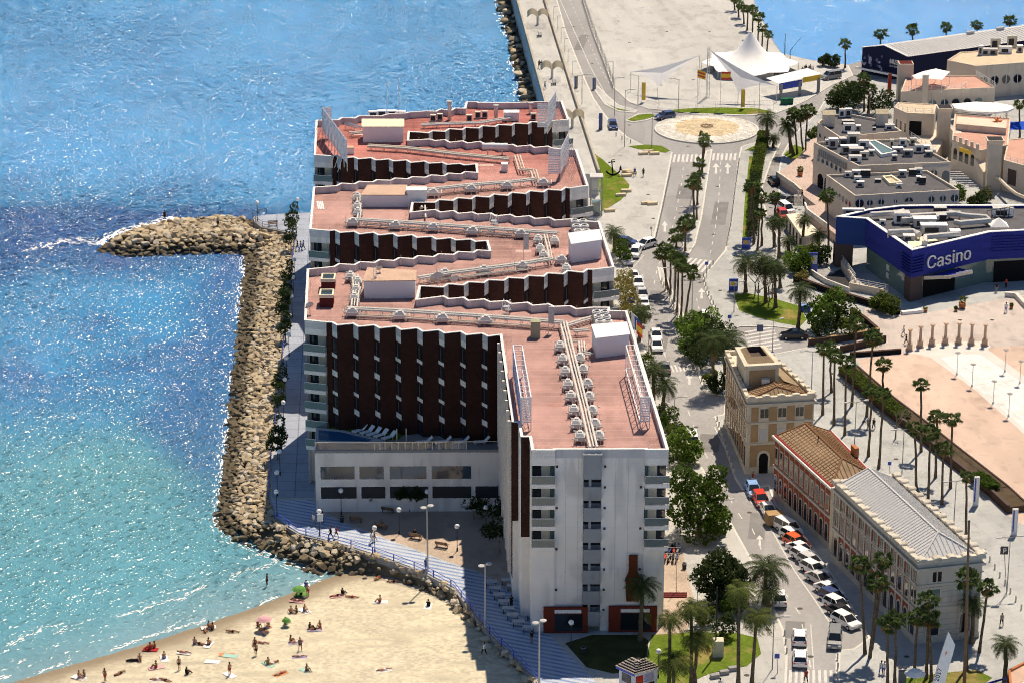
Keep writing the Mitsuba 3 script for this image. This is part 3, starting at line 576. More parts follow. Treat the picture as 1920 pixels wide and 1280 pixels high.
# ---------------------------------------------------------------- rock revetments
def rocky(k):
    base = [(.40, .33, .225), (.46, .385, .265), (.34, .28, .195), (.47, .42, .335)][k]
    def fn(p, n, uv):
        g = fbm(p.x*1.4, p.y*1.4, p.z*1.4+k*7, 4)
        wet = smoothstep(-.95, -1.75, p.z+1.0*(g-.5))
        return mix(mi.Color3f(*base)*(.8+.4*g), mi.Color3f(.075, .065, .045), wet*.85)
    return tex(f'rock_{k}', fn)
for k in range(4): rocky(k)
def rock_mesh(seed):
    r = np.random.default_rng(seed); v = r.normal(size=(15, 3)); v /= np.linalg.norm(v, axis=1, keepdims=True)
    v *= r.uniform(.75, 1.1, (15, 1)); v *= [1.0, r.uniform(.65, .9), r.uniform(.36, .50)]
    v = np.sign(v)*np.abs(v)**.85
    return trimesh.convex.convex_hull(v)
ROCKS = [rock_mesh(i) for i in range(12)]
ROCKPLY = [mikit.ply(m) for m in ROCKS]
def scatter(pg, zf, r0, r1, seed, pack=.78):
    rr = np.random.default_rng(seed); x0, y0, x1, y1 = pg.bounds; pts = []
    cell = {}
    for i in range(int(pg.area*26)):
        x, y = rr.uniform(x0, x1), rr.uniform(y0, y1); r = rr.uniform(r0, r1)**1.0
        if not pg.contains(sg.Point(x, y)): continue
        k = (int(x//2), int(y//2))
        if any((x-a)**2+(y-b)**2 < ((r+c)*pack)**2 for i2 in (-1, 0, 1) for j2 in (-1, 0, 1) for a, b, c in cell.get((k[0]+i2, k[1]+j2), ())): continue
        cell.setdefault(k, []).append((x, y, r)); pts.append((x, y, zf(x, y), r))
    return pts
def rocks(name, lab, pts, keep, seed):
    k = thing(name, lab, 'rock revetment'); rr = np.random.default_rng(seed)
    pts = sorted(pts, key=lambda q: q[1]-q[3]*8); rest = [MB() for _ in range(4)]
    for i, (x, y, z, r) in enumerate(pts):
        m = rr.integers(0, 12); s = r*1.5; c = int(rr.integers(0, 4)); rx, ry = rr.uniform(-16, 16, 2)
        t = T().translate([x, y, z+r*.05]).rotate([0, 0, 1], rr.uniform(0, 360)).rotate([1, 0, 0], rx).rotate([0, 1, 0], ry).scale(s)
        if i < keep: put('rock', ROCKPLY[m], f'rock_{c}', k, tf=t)
        else:
            M = np.array(t.matrix); rest[c].add(ROCKS[m].vertices@M[:3, :3].T+M[:3, 3], ROCKS[m].faces)
    if len(pts) > keep:
        for c in range(4):
            if rest[c].n: put('far_rocks', rest[c], f'rock_{c}', k, kind='stuff')
    return k
crest = sg.LineString(S2(OUT[:20], -.2))
TOE = pairs('462 470 459 520 453 560 447 620 440 680 432 740 428 800 420 870 412 930 404 985 440 1014 500 1042 560 1064 600 1076')+ROCKTOE[1:]
toe = sg.LineString([tuple(S(x, y, SEA if x < 640 else max(SEA, min(-1.1, -2.2+(x-640)*.0061)))[:2]) for x, y in TOE])
def rz(x, y):
    p = sg.Point(x, y); a, b = crest.distance(p), toe.distance(p); t = b/(a+b+1e-6)
    low = max(-2.6, sand_z(x, y)-.25) if x > -14 and y < 346 else -2.6
    return low+(-.25-low)*min(1, t*1.25)
arm = sg.Polygon(list(toe.coords)+list(crest.coords)).buffer(0)
def slope(name, k):
    mb = MB(); n = 90
    A = [np.array(crest.interpolate((1-t)*crest.length).coords[0]) for t in np.linspace(0, 1, n)]; B = [np.array(toe.interpolate(t*toe.length).coords[0]) for t in np.linspace(0, 1, n)]
    for i in range(n-1): mb.quad([*A[i], -.5], [*A[i+1], -.5], [*B[i+1], -3.2], [*B[i], -3.2])
    put(name, mb, 'rubble', k)
worn('rubble', (.17, .145, .10), .4, 1.2)
ysplit = S(0, 985, -1)[1]
near = [p for p in scatter(arm.intersection(sg.box(-200, 0, 200, ysplit)), rz, .36, .68, 3, .64)+scatter(arm.intersection(sg.box(-200, 0, 200, ysplit)), rz, .20, .34, 33, .62)+scatter(arm.intersection(sg.box(-200, ysplit, 200, 900)), rz, .32, .66, 4, .64)]
k = rocks('rock_revetment', 'bank of tan boulders curving along the beach below the promenade', [p for p in near if p[1] <= ysplit], 300, 4); slope('rubble_core', k)
far_pts = [p for p in near if p[1] > ysplit]
rocks('rock_revetment', 'long straight bank of boulders between the side promenade and the sea', far_pts, 290, 5)
gro = poly('182 457 205 440 235 429 280 418 330 409 400 404 474 402 478 418 495 428 552 440 555 452 520 464 470 474 452 464 400 463 330 466 230 468', -1.2)
gl = sg.LineString(gro.exterior.coords)
gz = lambda x, y: -2.7+min(2.4, .58*gl.distance(sg.Point(x, y)))
k = rocks('rock_groyne', 'short groyne of boulders reaching out into the sea from the promenade', scatter(gro, gz, .40, .85, 9, .66), 280, 6)
put('rubble_core', MB().prism(gro.buffer(-2.4), -3.2, -1.9), 'rubble', k)
sw = poly('930 -40 938 0 950 50 962 110 975 150 986 200 1014 200 1004 150 990 100 975 50 962 0 955 -40', -1.5)
rocks('rock_breakwater', 'loose boulders at the foot of the sea wall behind the hotel', scatter(sw, lambda x, y: -2.5+.25*rng.uniform()+.9*rng.uniform()**2, .7, 1.3, 12), 200, 8)
# ---------------------------------------------------------------- blue promenade railing
def railing(name, lab, ln, z, step, mat, h=1.05, post=.10, rails=(1.0, .55), rw=.06, cat='railing'):
    L = sg.LineString(S2(ln, z) if not isinstance(ln, sg.LineString) else ln); k = thing(name, lab, cat)
    n = max(2, int(L.length/step)); P = [np.array(L.interpolate(t*L.length).coords[0]) for t in np.linspace(0, 1, n+1)]
    pp = ply(MB().box((0, 0, h/2), (post, post, h)))
    for p in P: put('post', pp, mat, k, tf=place((*p, z)))
    co = [np.array(c) for c in L.simplify(.02).coords]
    for r in rails: put('rail', MB().prism(sg.LineString(co).buffer(rw/2, cap_style=2, join_style=2), z+h*r-rw, z+h*r, True), mat, k)
    return k
railing('blue_railing', 'bright blue railing along the promenade above the beach', OUT[1:11], .0, 3.6, 'blue_metal', 1.05, .14)
railing('blue_railing', 'blue railing along the side promenade above the rock bank', OUT[11:20], .0, 4.0, 'blue_metal', 1.05, .12)
railing('dark_railing', 'dark railing round the corner terrace at the root of the groyne', OUT[20:25], .0, 3.0, 'dark_metal')
# ---------------------------------------------------------------- lamps
gp = MB().lathe([(.10, 0), (.10, .5), (.05, .55), (.045, 3.25), (.09, 3.3)], sides=8); gb = MB().ball((0, 0, 3.58), .34, 2)
GLOBE = [('pole', ply(gp), 'dark_grey'), ('globe', ply(gb, True), 'lamp_globe')]
def globe(px, py, lab, grp): copy('globe_lamp', lab, 'street lamp', grp, GLOBE, place((*S(px, py, 3.58)[:2], 0)))
side = '527 801 531 754 534 711 537 671 541 627 543 591.5 547 555 549.5 520 552 487 556 425.5 558 374'
for i, (x, y) in enumerate([(518, 921), (519, 885), (524, 846)]+pairs(side)): globe(x, y, f'{ORD[i]} globe lamp from the beach end along the side promenade', 'globe lamps along the side promenade')
for x, y, lab in ((598, 958, 'globe lamp with a small notice on its pole by the blue railing'), (702, 989, 'globe lamp by the blue railing next to a walking couple'), (748, 955, 'globe lamp on the terrace in front of the podium wall between two benches'), (857, 986, 'globe lamp on the sunlit terrace right of the wooden bench'),
    (639, 919, 'globe lamp at the left end of the podium wall in shade'), (911, 951, 'globe lamp among dark shrubs in the hotel shade'), (801, 921, 'globe lamp close to the middle of the podium wall'), (871, 895, 'globe lamp at the right end of the podium wall'), (482, 380, 'globe lamp on the corner terrace by the groyne'),
    (970, 1056, 'globe lamp beside the café tables under the side wall'), (1071, 1166, 'globe lamp in front of the red shopfront'), (1235, 1220, 'globe lamp beside the kiosk on the lawn')): globe(x, y, lab, 'globe lamps on the terrace')
def tall_lamp(base, h, lab, arms=1, ang=0.0, L=1.6, mat='mid_grey', grp='tall street lamps', name='street_lamp', r=.09):
    k = thing(name, lab, 'street lamp', grp); c = S(*base)
    put('pole', MB().tube([[0, 0, 0], [0, 0, h*.5], [0, 0, h]], [r, r*.8, r*.6], 8), mat, k, tf=place(c))
    for i in range(arms):
        s = -1 if i else 1; d = np.array([math.cos(ang)*s, math.sin(ang)*s, 0])
        put('arm', MB().tube([[0, 0, h-.1], d*L+[0, 0, h+.1]], .05, 6), mat, k, tf=place(c))
        put('lamp_head', MB().box(d*(L+.25)+[0, 0, h+.08], (.75, .28, .14), ang), 'light_grey', k, tf=place(c))
for b, h, lab in (((802, 1071), 9.2, 'tall lamp post with two round heads on the promenade'), ((910, 1176), 8.6, 'tall pale lamp post by the café tables'), ((1011, 1290), 8.8, 'tall pale lamp post at the lower edge of the promenade')):
    k = thing('floodlight_post', lab, 'street lamp', 'tall promenade lamps'); c = S(*b)
    put('pole', MB().tube([[0, 0, 0], [0, 0, h]], [.12, .08], 8), 'light_grey', k, tf=place(c))
    for s in (-1, 1): put('lamp_head', MB().lathe([(.01, -.12), (.38, -.06), (.42, .05), (.2, .16), (.01, .18)], (.45*s, .1*s, h+.1*s), 10), 'light_grey', k, tf=place(c))
    put('arm', MB().tube([[-.45, -.1, h-.1], [.45, .1, h+.1]], .05, 6), 'light_grey', k, tf=place(c))
# ---------------------------------------------------------------- benches, café tables
bs = MB(); bl = [MB(), MB()]; bk = MB()
for i in range(4): bs.box((0, -.2+.14*i, .45), (1.8, .11, .05))
for i in range(3): bk.box((0, .32+.04*i, .58+.14*i), (1.8, .04, .11))
for i, x in enumerate((-.7, .7)): bl[i].box((x, -.15, .22), (.08, .08, .44)).bar((x, .25, 0), (x, .42, .95), .07)
BENCH = [('seat', ply(bs), 'wood'), ('backrest', ply(bk), 'wood'), ('leg', ply(bl[0]), 'dark_metal'), ('leg', ply(bl[1]), 'dark_metal')]
def bench(px, py, rz, lab, mats=None, z=0): copy('bench', lab, 'bench', 'benches on the terrace', BENCH, place(S(px, py, z), rz), mats)
for px, py, rz, lab in ((668, 977, 2.8, 'dark bench in the shade near the left end of the terrace'), (780, 1009, 2.75, 'bench with a seated person at the edge of the shade'), (829, 1025, 2.75, 'wooden bench alone in the sun on the terrace'), (728, 960, 2.8, 'bench in deep shade before the podium wall'), (715, 990, 2.75, 'bench at the edge of the shade left of a globe lamp'), (512, 424, .2, 'bench on the corner terrace by the groyne')): bench(px, py, rz, lab)
tt = MB().box((0, 0, .74), (1.5, .85, .06)); tl = [MB(), MB()]
for i, x in enumerate((-.6, .6)): tl[i].box((x, 0, .36), (.08, .5, .72)).box((x, 0, .03), (.1, .7, .06))
TABLE = [('tabletop', ply(tt), 'light_grey'), ('leg', ply(tl[0]), 'dark_metal'), ('leg', ply(tl[1]), 'dark_metal')]
rowL = [(921, 1098), (928, 1110), (936, 1122), (945, 1135), (953, 1148), (961, 1160), (972, 1173), (991, 1184)]; rowR = [(951, 1095), (961, 1106), (974, 1117), (985, 1137), (992, 1148), (998, 1160), (1005, 1170)]
for i, (x, y) in enumerate(rowL): copy('cafe_table', f'{ORD[i]} café table from the top of the row nearer the railing', 'table', 'café tables in the hotel shade', TABLE, place(S(x, y, .01), .0))
for i, (x, y) in enumerate(rowR): copy('cafe_table', f'{ORD[i]} café table from the top of the row nearer the hotel', 'table', 'café tables in the hotel shade', TABLE, place(S(x, y, .01), .0))
# ---------------------------------------------------------------- on the hotel roof: air conditioners, ducts, plant rooms, sign frames
flat('unit_white', (.50, .50, .49)); flat('duct_white', (.58, .57, .54)); flat('hood_grey', (.56, .56, .55)); flat('pipe_cream', (.60, .56, .48)); flat('cabin_white', (.72, .72, .74))
ub = MB().add(np.array([[-.75,-.5,.35],[.75,-.5,.35],[.75,.5,.35],[-.75,.5,.35],[-.75,-.5,.85],[.75,-.5,.85],[.75,.5,.85],[-.75,.5,.85]]), BOXF)
uh = MB().box((0, 0, 1.02), (1.35, .9, .34), 0, .62).box((.1, 0, 1.28), (.5, .4, .18))
uf = MB()
for x in (-.7, .7):
    for y in (-.42, .42): uf.box((x, y, .17), (.08, .08, .34))
uf.box((0, -.55, .40), (1.9, .05, .05)).box((-.95, -.2, .7), (.05, .05, 1.4)).box((.95, .1, .75), (.05, .05, 1.5)).box((-.95, .5, .8), (.04, .04, 1.3))
up = MB().tube([[.7, -.2, .6], [1.15, -.2, .6], [1.2, .1, .75], [1.2, .7, .8]], .09, 6); up2 = MB().tube([[-.7, .2, .55], [-1.05, .25, .6], [-1.05, .7, .75]], .08, 6)
UNIT = [('casing', ply(ub), 'unit_white'), ('fan_hood', ply(uh), 'hood_grey'), ('frame', ply(uf), 'steel'), ('pipe', ply(up), 'duct_white'), ('pipe', ply(up2), 'duct_white')]
def units(spec, where, rz=0.0, grp=None):
    for i, (x, y) in enumerate(pairs(spec)):
        copy('rooftop_air_conditioner', f'{ORD[i]} white air conditioner {where}', 'air conditioner', 'air conditioners on the hotel roof', UNIT, place((*S(x, y, RF+.6)[:2], RF+.01), rz+RND.uniform(-.06, .06), (1.12, 1.25, 1.05)))
units('660 587 749 593 829 598 910 602', 'from the left along the duct above the big brown wall')
units('833 514 906 508 978.5 500 1052 489', 'from the left along the duct beyond the nearest light court', .1)
units('661 418.5 741 424 812 428 886 434.9 976.5 440', 'from the left along the duct of the middle roof strip', -.05)
units('811.7 363 883 355.5 950 349.7 1018 344', 'from the left along the duct next to the lift housing', .08)
units('1050 651 1055 675 1060 698 1065 722 1070.6 744 1076 770 1081 795 1087.7 819', 'from the back in the left column of the front roof', 1.5)
units('1087.7 672.5 1093.5 693.6 1101.7 720.6 1105 745 1111 771 1116 795.6 1123 818', 'from the back in the right column of the front roof', -1.6)
units('657 520 671 530 668 545 665 560', 'from the back in the cluster by the two dark skylights', 1.5)
units('1009 451 1040 453 1013 468 1019 480 1062 505', 'from the back in the cluster left of the white plant room', 1.5)
units('670 371 670 388 671 400', 'from the back in the cluster left of the long low housing', 1.5)
def duct(spec, lab, n=3, r=.17, z=1.0, gap=.45, rail=True, mat='duct_white'):
    L = sg.LineString(S2(pairs(spec), RF+z)); k = thing('duct_run', lab, 'duct')
    for i in range(n):
        o = (i-(n-1)/2)*gap; l = L.parallel_offset(abs(o), 'left' if o > 0 else 'right') if abs(o) > 1e-3 else L
        l = max(l.geoms, key=lambda g: g.length) if hasattr(l, 'geoms') else l
        co = list(l.coords)
        put('pipe', MB().tube([[*c, RF+z+.12*(i % 2)] for c in co], r if i != 1 else r*.7, 8), mat, k, smooth=40)
    P = [np.array(L.interpolate(s).coords[0]) for s in np.arange(.5, L.length, 2.2)]
    fr = ply(MB().box((0, 0, z-.22), (.1, n*gap+.3, .08)).box((0, n*gap/2, (z-.2)/2), (.09, .09, z-.2)).box((0, -n*gap/2, (z-.2)/2), (.09, .09, z-.2)))
    for j, p in enumerate(P):
        q = np.array(L.interpolate(L.project(sg.Point(p))+.3).coords[0]); d = q-p
        put('support', fr, 'steel', k, tf=place((*p, RF), math.atan2(d[1], d[0])))
    if rail:
        for i, h in ((0, .55), (1, 1.1)):
            l = L.parallel_offset(n*gap/2+.35, 'right')
            if l.geom_type == 'LineString' and not l.is_empty: put('guard_rail', MB().tube([[*c, RF+h] for c in l.coords], .03, 4), 'steel', k)
    return k
duct('650 578 760 583 900 592 1056 604', 'pipes along the roof above the big brown wall')
duct('785 521 840 512 960 497 1034 485', 'pipes along the roof beyond the nearest light court')
duct('655 411 760 417 900 427 1046 437', 'pipes along the middle roof strip')
duct('800 356 880 347 960 341 1003 336', 'pipes from the lift housing to the right')
duct('1056 604 1075 680 1095 760 1113 838', 'pipes down the middle of the front roof between two columns of units', 3, .16, .9, .42, False)
duct('690 274 760 278 860 290 955 299', 'square ducts on the farthest red roof strip', 2, .24, .7, .6, False, 'pipe_cream')
duct('665 515 668 540 664 575', 'tangled pipes by the two dark skylights', 3, .13, .8, .4, False)
duct('1022 437 1030 470 1033 488', 'pipes crossing to the white plant room', 2, .14, .8, .4, False)
duct('1055 612 1100 598 1140 588', 'pipes leading to the bank of big fans', 3, .14, .6, .4, False)
duct('970 292 978 318 1000 320 1006 338', 'bent cream pipes on the red roof', 3, .13, .8, .45, False, 'pipe_cream')
duct('790 235 830 233 900 231 960 221', 'white pipes on the farthest roof', 2, .2, .6, .5, False)
duct('672 368 674 400 672 412', 'short pipes left of the long housing', 2, .13, .8, .4, False)
duct('793 370 794 390 795 410', 'short pair of white pipes below the lift housing', 2, .2, .5, .5, False)
duct('668 592 760 596 880 604 1000 612', 'second lower line of pipes by the big brown wall', 2, .1, .45, .3, False, 'pipe_cream')
duct('800 527 880 518 990 505', 'second lower line of pipes beyond the nearest light court', 2, .1, .45, .3, False, 'pipe_cream')
duct('680 420 780 427 960 441', 'second lower line of pipes on the middle strip', 2, .1, .45, .3, False, 'pipe_cream')
duct('1062 640 1085 640', 'short pipes linking the first pair of front units', 2, .1, .6, .4, False); duct('1068 690 1094 688', 'short pipes linking the second pair of front units', 2, .1, .6, .4, False); duct('1076 745 1104 743', 'short pipes linking the fourth pair of front units', 2, .1, .6, .4, False); duct('1086 798 1114 796', 'short pipes linking the sixth pair of front units', 2, .1, .6, .4, False)
duct('1090 640 1092 660 1110 664', 'bent pipes before the big white plant room', 3, .12, .7, .35, False); duct('1075 620 1104 618', 'pipes behind the first front units', 3, .14, .8, .4, False)
duct('655 250 680 248', 'white pipes left of the wide plant room', 3, .13, .7, .5, False); duct('650 232 676 240', 'crossed pipes behind the left sign screen', 3, .12, .9, .5, False, 'steel')
def cabin(back, front, zt, lab, cat, roofmat='cabin_white', wallmat='cabin_white', name='plant_room', floor=RF, drop=.25):
    """a housing: back edge and front edge of its roof as sighted at height zt above the roof"""
    a, b = S(*back[0], floor+zt), S(*back[1], floor+zt); c, d = S(*front[1], floor+zt-drop), S(*front[0], floor+zt-drop); k = thing(name, lab, cat)
    lo = [np.r_[q[:2], floor+.02] for q in (d, c, b, a)]; hi = [d, c, b, a]
    put('walls', MB().add([*lo, *hi], BOXF), wallmat, k)
    g = sg.Polygon([q[:2] for q in hi]); cen = np.mean(hi, 0); 
    up = [cen+(q-cen)*np.array([1.05, 1.05, 1])+[0, 0, .03] for q in hi]
    put('roof', MB().add([*up, *[q+[0, 0, .12] for q in up]], BOXF), roofmat, k); return k, hi
k, hi = cabin(((1110, 610.4), (1174.4, 605.7)), ((1118, 635), (1180, 628)), 3.0, 'big white plant room with sloping roof on the front corner roof', 'plant room'); 
k, hi = cabin(((1066, 439), (1123, 432)), ((1072, 459), (1128, 451)), 3.1, 'big white plant room with sloping roof on the second roof strip', 'plant room')
k, hi = cabin(((680, 225), (756, 225)), ((680, 239), (756, 239)), 2.9, 'wide white plant room near the back left corner of the roof', 'plant room', 'cream_paint')
worn('orange_roof', (.50, .36, .28), .2, .6)
k, hi = cabin(((690.6, 349), (762, 349)), ((678.5, 367), (762, 367)), 1.9, 'long low housing with a tan flat roof', 'plant room', 'orange_roof', drop=0)
k, hi = cabin(((762, 352), (799, 352)), ((762, 358.6), (800, 358.6)), 2.6, 'tall narrow white lift housing beside the long low one', 'lift housing', name='lift_housing', drop=0)
k, hi = cabin(((691, 504), (779, 509)), ((682, 528), (778, 527)), 2.6, 'housing with an orange tan roof and dish aerials near the left skylights', 'plant room', 'orange_roof', drop=0)
cabin(((940, 306), (952, 306)), ((940, 310), (952, 310)), 1.2, 'small white cabinet on the red roof under the ducts', 'cabinet', name='roof_cabinet', drop=0)
flat('olive', (.33, .34, .24)); cabin(((995, 600), (1013, 600)), ((995, 606), (1013, 606)), 2.2, 'olive green roof cabinet on a cream base', 'cabinet', 'olive', 'olive', 'roof_cabinet', drop=0)
cabin(((945, 208), (973, 208)), ((945, 213), (973, 213)), 1.4, 'low white housing on the farthest roof', 'plant room', drop=0)
cabin(((650, 275), (662, 275)), ((648, 279), (664, 279)), 1.0, 'small red topped cabinet by the left sign frame', 'cabinet', 'orange_roof', name='roof_cabinet', drop=0)
flat('dark_red', (.11, .03, .03))
for i, (x, y, lab) in enumerate(((616, 541, 'farther of two dark red skylight boxes with white rims'), (613, 571, 'nearer of two dark red skylight boxes with white rims'))):
    k = thing('skylight_box', lab, 'skylight', 'skylight boxes'); c = S(x, y, RF)
    put('base', MB().box((c[0], c[1], RF+.7), (1.9, 2.6, 1.4)), 'dark_red', k)
    rm = MB()
    for sx in (-1, 1): rm.box((c[0]+sx*.9, c[1], RF+1.62), (.22, 2.7, .45))
    for sy in (-1, 1): rm.box((c[0], c[1]+sy*1.25, RF+1.62), (1.7, .22, .45))
    put('rim', rm, 'cream_paint', k); put('pane', MB().box((c[0], c[1], RF+1.46), (1.6, 2.2, .06)), 'blue_glass', k)
fb = MB().box((0, 0, .75), (1.25, 1.2, 1.5)); fr = MB().lathe([(.50, 1.5), (.52, 1.66), (.42, 1.66), (.40, 1.52)], sides=14); fd = MB().lathe([(.40, 1.53), (.01, 1.54)], sides=14)
FAN = [('casing', ply(fb), 'unit_white'), ('shroud', ply(fr), 'bright_white'), ('fan', ply(fd), 'dark_grey')]
for (gx, gy), wh in (((1119, 583), 'the front fan bank by the white plant room'), ((1078, 413), 'the fan bank on the second roof strip')):
    for r in range(3):
        for c in range(2):
            p = S(gx+(c*15)+r*3, gy+r*9, RF+1.6); copy('cooling_fan', f'{("left", "right")[c]} fan in the {("back", "middle", "front")[r]} row of {wh}', 'fan unit', 'cooling fans', FAN, place((p[0], p[1], RF+.01)))
# sign frames
def frame(corners, zt, zb, lab, letters=True, hatch=True, n=10):
    """a long lattice box carrying a sign, from its top corners back-left, back-right, front-right, front-left"""
    k = thing('sign_frame', lab, 'sign frame'); A, B, C, D = (S(*q, RF+zt) for q in corners); m = MB()
    lw = lambda q, z: np.array([q[0], q[1], RF+z])
    for q in (A, B, C, D): m.bar(lw(q, 0), q, .12)
    for z in (zt, zb):
        for p, q in ((A, B), (B, C), (C, D), (D, A)): m.bar(lw(p, z), lw(q, z), .12)
    for i in range(1, n):
        t = i/n; p, q = A+(D-A)*t, B+(C-B)*t
        m.bar(p, q, .07); m.bar(lw(q, zb), q, .07); m.bar(lw(p, zb), p, .07)
        q2 = B+(C-B)*(i-1)/n; m.bar(lw(q2, zb), q, .05); m.bar(lw(p, 0), lw(p, zb), .08) if i % 2 else 0
    put('lattice', m, 'white_paint', k)
    if hatch:
        s = MB()
        for z in np.arange(zb, zt, .22): s.bar(lw(D, z), lw(C, z), .03, .15)
        put('slats', s, 'cabin_white', k)
    if letters: put('sign_panel', MB().wall(A, D, RF+zb, RF+zt, .08, .05), 'blue_metal', k, label='blue back of the sign letters')
    return k
frame(((962, 647), (979, 648), (995.6, 744), (977, 745)), 4.4, 1.1, 'long white lattice sign frame on the left edge of the front roof')
frame(((1174, 648), (1188.5, 647), (1218.5, 744), (1201, 744)), 4.2, 1.0, 'long white lattice sign frame on the right edge of the front roof', False)
def screen(top, bot, lab, w=1.4):
    a, b = (S(*q, RF+5.2) for q in top); k = thing('sign_frame', lab, 'sign frame'); d, n, L = hup(a, b); m = MB(); s = MB()
    for t in np.linspace(0, L, 9): 
        p = a[:2]+d*t; m.bar([*p, RF], [*p, RF+5.2], .1); m.bar([*(p+n*w), RF], [*p, RF+4.6], .07)
    for z in np.arange(1.2, 5.2, .28): s.wall(a[:2], b[:2], RF+z, RF+z+.2, .05)
    put('slats', s, 'cabin_white', k); put('posts', m, 'steel', k)
    s2 = MB()
    for z in np.arange(1.2, 5.2, .28): s2.wall(b[:2]-[w*1.1, 0] if w > 0 else a[:2], b[:2]-[.06, 0] if w > 0 else a[:2]+[1.6, 0], RF+z, RF+z+.2, .05)
    put('end_slats', s2, 'cabin_white', k)
screen(((604, 203), (650, 264)), None, 'slatted sign screen at the back left corner of the roof', -1.6)
screen(((1042, 172), (1027, 196)), None, 'slatted sign screen at the back right corner of the roof', 1.6)
screen(((1066, 250), (1051, 281)), None, 'slatted sign screen on the right edge of the red roof', 1.8)
# dishes, chimneys, stair bridges, antennas
def dish(px, py, r, lab, h=1.3):
    c = S(px, py, RF+h); k = thing('satellite_dish', lab, 'satellite dish')
    m = trimesh.creation.revolve(np.array([[.001, 0], [r*.5, r*.08], [r*.85, r*.24], [r, r*.34]]), sections=18)
    m.apply_transform(trimesh.transformations.rotation_matrix(math.radians(-62), [1, 0, 0]) if 1 else 0); m.apply_transform(trimesh.transformations.rotation_matrix(.4, [0, 0, 1])); m.apply_translation(c)
    put('bowl', m, 'light_grey', k, smooth=True); put('mast', MB().tube([[c[0], c[1]+.1, RF], c], .06, 6), 'steel', k)
dish(820, 523, 1.0, 'large dish aerial beside the duct near the first light court'); dish(853, 525, .65, 'smaller dish aerial right of the large one'); dish(581, 574, .6, 'dish aerial at the left edge of the near roof'); dish(712, 504, .45, 'small dish aerial on the orange tan housing', 3.4)
def chimney(px, py, h, lab):
    c = S(px, py, RF); k = thing('roof_chimney', lab, 'chimney'); put('flue', MB().lathe([(.34, 0), (.34, h), (.01, h)], (c[0], c[1], RF), 12), 'steel', k); put('cap', MB().lathe([(.5, h+.1), (.5, h+.35), (.01, h+.5)], (c[0], c[1], RF), 12), 'light_grey', k)
chimney(843, 225, 3.0, 'tall steel flue on the farthest roof'); chimney(930, 222, 2.0, 'white flue right of the tall steel one'); chimney(995, 213, 1.6, 'short flue near the back right sign screen')
bxb = MB().box((0, 0, .6), (1.0, .7, 1.2)); bxg = MB().box((0, -.37, .62), (.7, .04, .8))
BOXU = [('casing', ply(bxb), 'pipe_cream'), ('grille', ply(bxg), 'dark_grey')]
for i, (x, y) in enumerate(pairs('812 228 825 226 896 222 909 221 880 228 1000 225')): copy('roof_heat_pump', f'{ORD[i]} cream heat pump from the left on the farthest roof', 'heat pump', 'heat pumps on the farthest roof', BOXU, place(S(x, y, RF+.01)))
for i, (x, y) in enumerate(pairs('700 222 716 221 735 221 752 222')): copy('roof_heat_pump', f'{ORD[i]} white unit from the left behind the wide plant room', 'heat pump', 'white units behind the wide plant room', BOXU, place(S(x, y, RF+.01), 0, (1.6, 1.2, 1.1)), {'pipe_cream': 'bright_white'})
def bridge(px, py, lab, rz):
    k = thing('step_bridge', lab, 'steps'); t = place((*S(px, py, RF)[:2], RF), rz); m = MB(); r = MB()
    for i in range(5): m.box((-1.6+.35*i, 0, .18+.24*i), (.3, .9, .05)); m.box((1.6-.35*i, 0, .18+.24*i), (.3, .9, .05))
    m.box((0, 0, 1.35), (.9, .9, .06))
    for y in (-.45, .45): r.bar((-1.7, y, 1.0), (-.3, y, 2.3), .05); r.bar((1.7, y, 1.0), (.3, y, 2.3), .05); r.bar((-.3, y, 2.3), (.3, y, 2.3), .05)
    put('treads', m, 'steel', k, tf=t); put('handrails', r, 'white_paint', k, tf=t)
bridge(950, 592, 'steel steps crossing the pipes above the big brown wall', 1.4); bridge(926, 430, 'steel steps crossing the pipes of the middle strip', 1.4)
hr = MB().lathe([(.01, 0), (.42, .05), (.42, 2.4), (.01, 2.45)], sides=12)
k = thing('water_tank', 'long white horizontal tank on legs at the edge of the farthest light court', 'tank'); c = S(928, 278, RF+1.2)
put('drum', MB().tube([[c[0]-2.1, c[1], RF+1.5], [c[0]+2.1, c[1], RF+1.5]], .55, 12), 'cabin_white', k, smooth=40); [put('leg', MB().box((c[0]+q, c[1], RF+.5), (.2, .8, 1.0)), 'steel', k) for q in (-1.2, 1.2)]
k = thing('lattice_mast', 'thin lattice aerial mast with splayed guy wires beside the orange tan housing', 'mast'); c = S(704, 556, RF); m = MB()
for i in range(10): m.bar((c[0]-.2, c[1], RF+i*.42), (c[0]+.2, c[1], RF+(i+1)*.42), .05)
m.bar((c[0]-.2, c[1], RF), (c[0]-.2, c[1], RF+4.4), .07).bar((c[0]+.2, c[1], RF), (c[0]+.2, c[1], RF+4.4), .07); put('lattice', m, 'white_paint', k)
g = MB()
for i in range(-4, 5): g.bar((c[0], c[1], RF+3.2), (c[0]+i*.33, c[1]-.6, RF), .03)
put('guy_wires', g, 'white_paint', k)
m = MB()
for px, py, h in ((895, 520, 3), (675, 500, 4), (740, 510, 3.5), (1004, 480, 4.2), (1030, 610, 3.8), (715, 230, 7), (752, 225, 5)): pass
for i, (px, py, h, w) in enumerate(((987, 470, 4.0, .7), (1034, 605, 3.6, .7))):
    k = thing('mobile_antenna', ('white panel antenna on the duct of the second strip', 'white panel antenna at the head of the pipes on the front roof')[i], 'antenna'); c = S(px, py+20, RF)
    put('panel', MB().box((c[0], c[1], RF+h-1), (w, .2, 2.4)), 'light_grey', k); put('pole', MB().tube([[c[0]-.4, c[1], RF], [c[0]-.4, c[1], RF+h+.3]], .05, 6), 'steel', k)
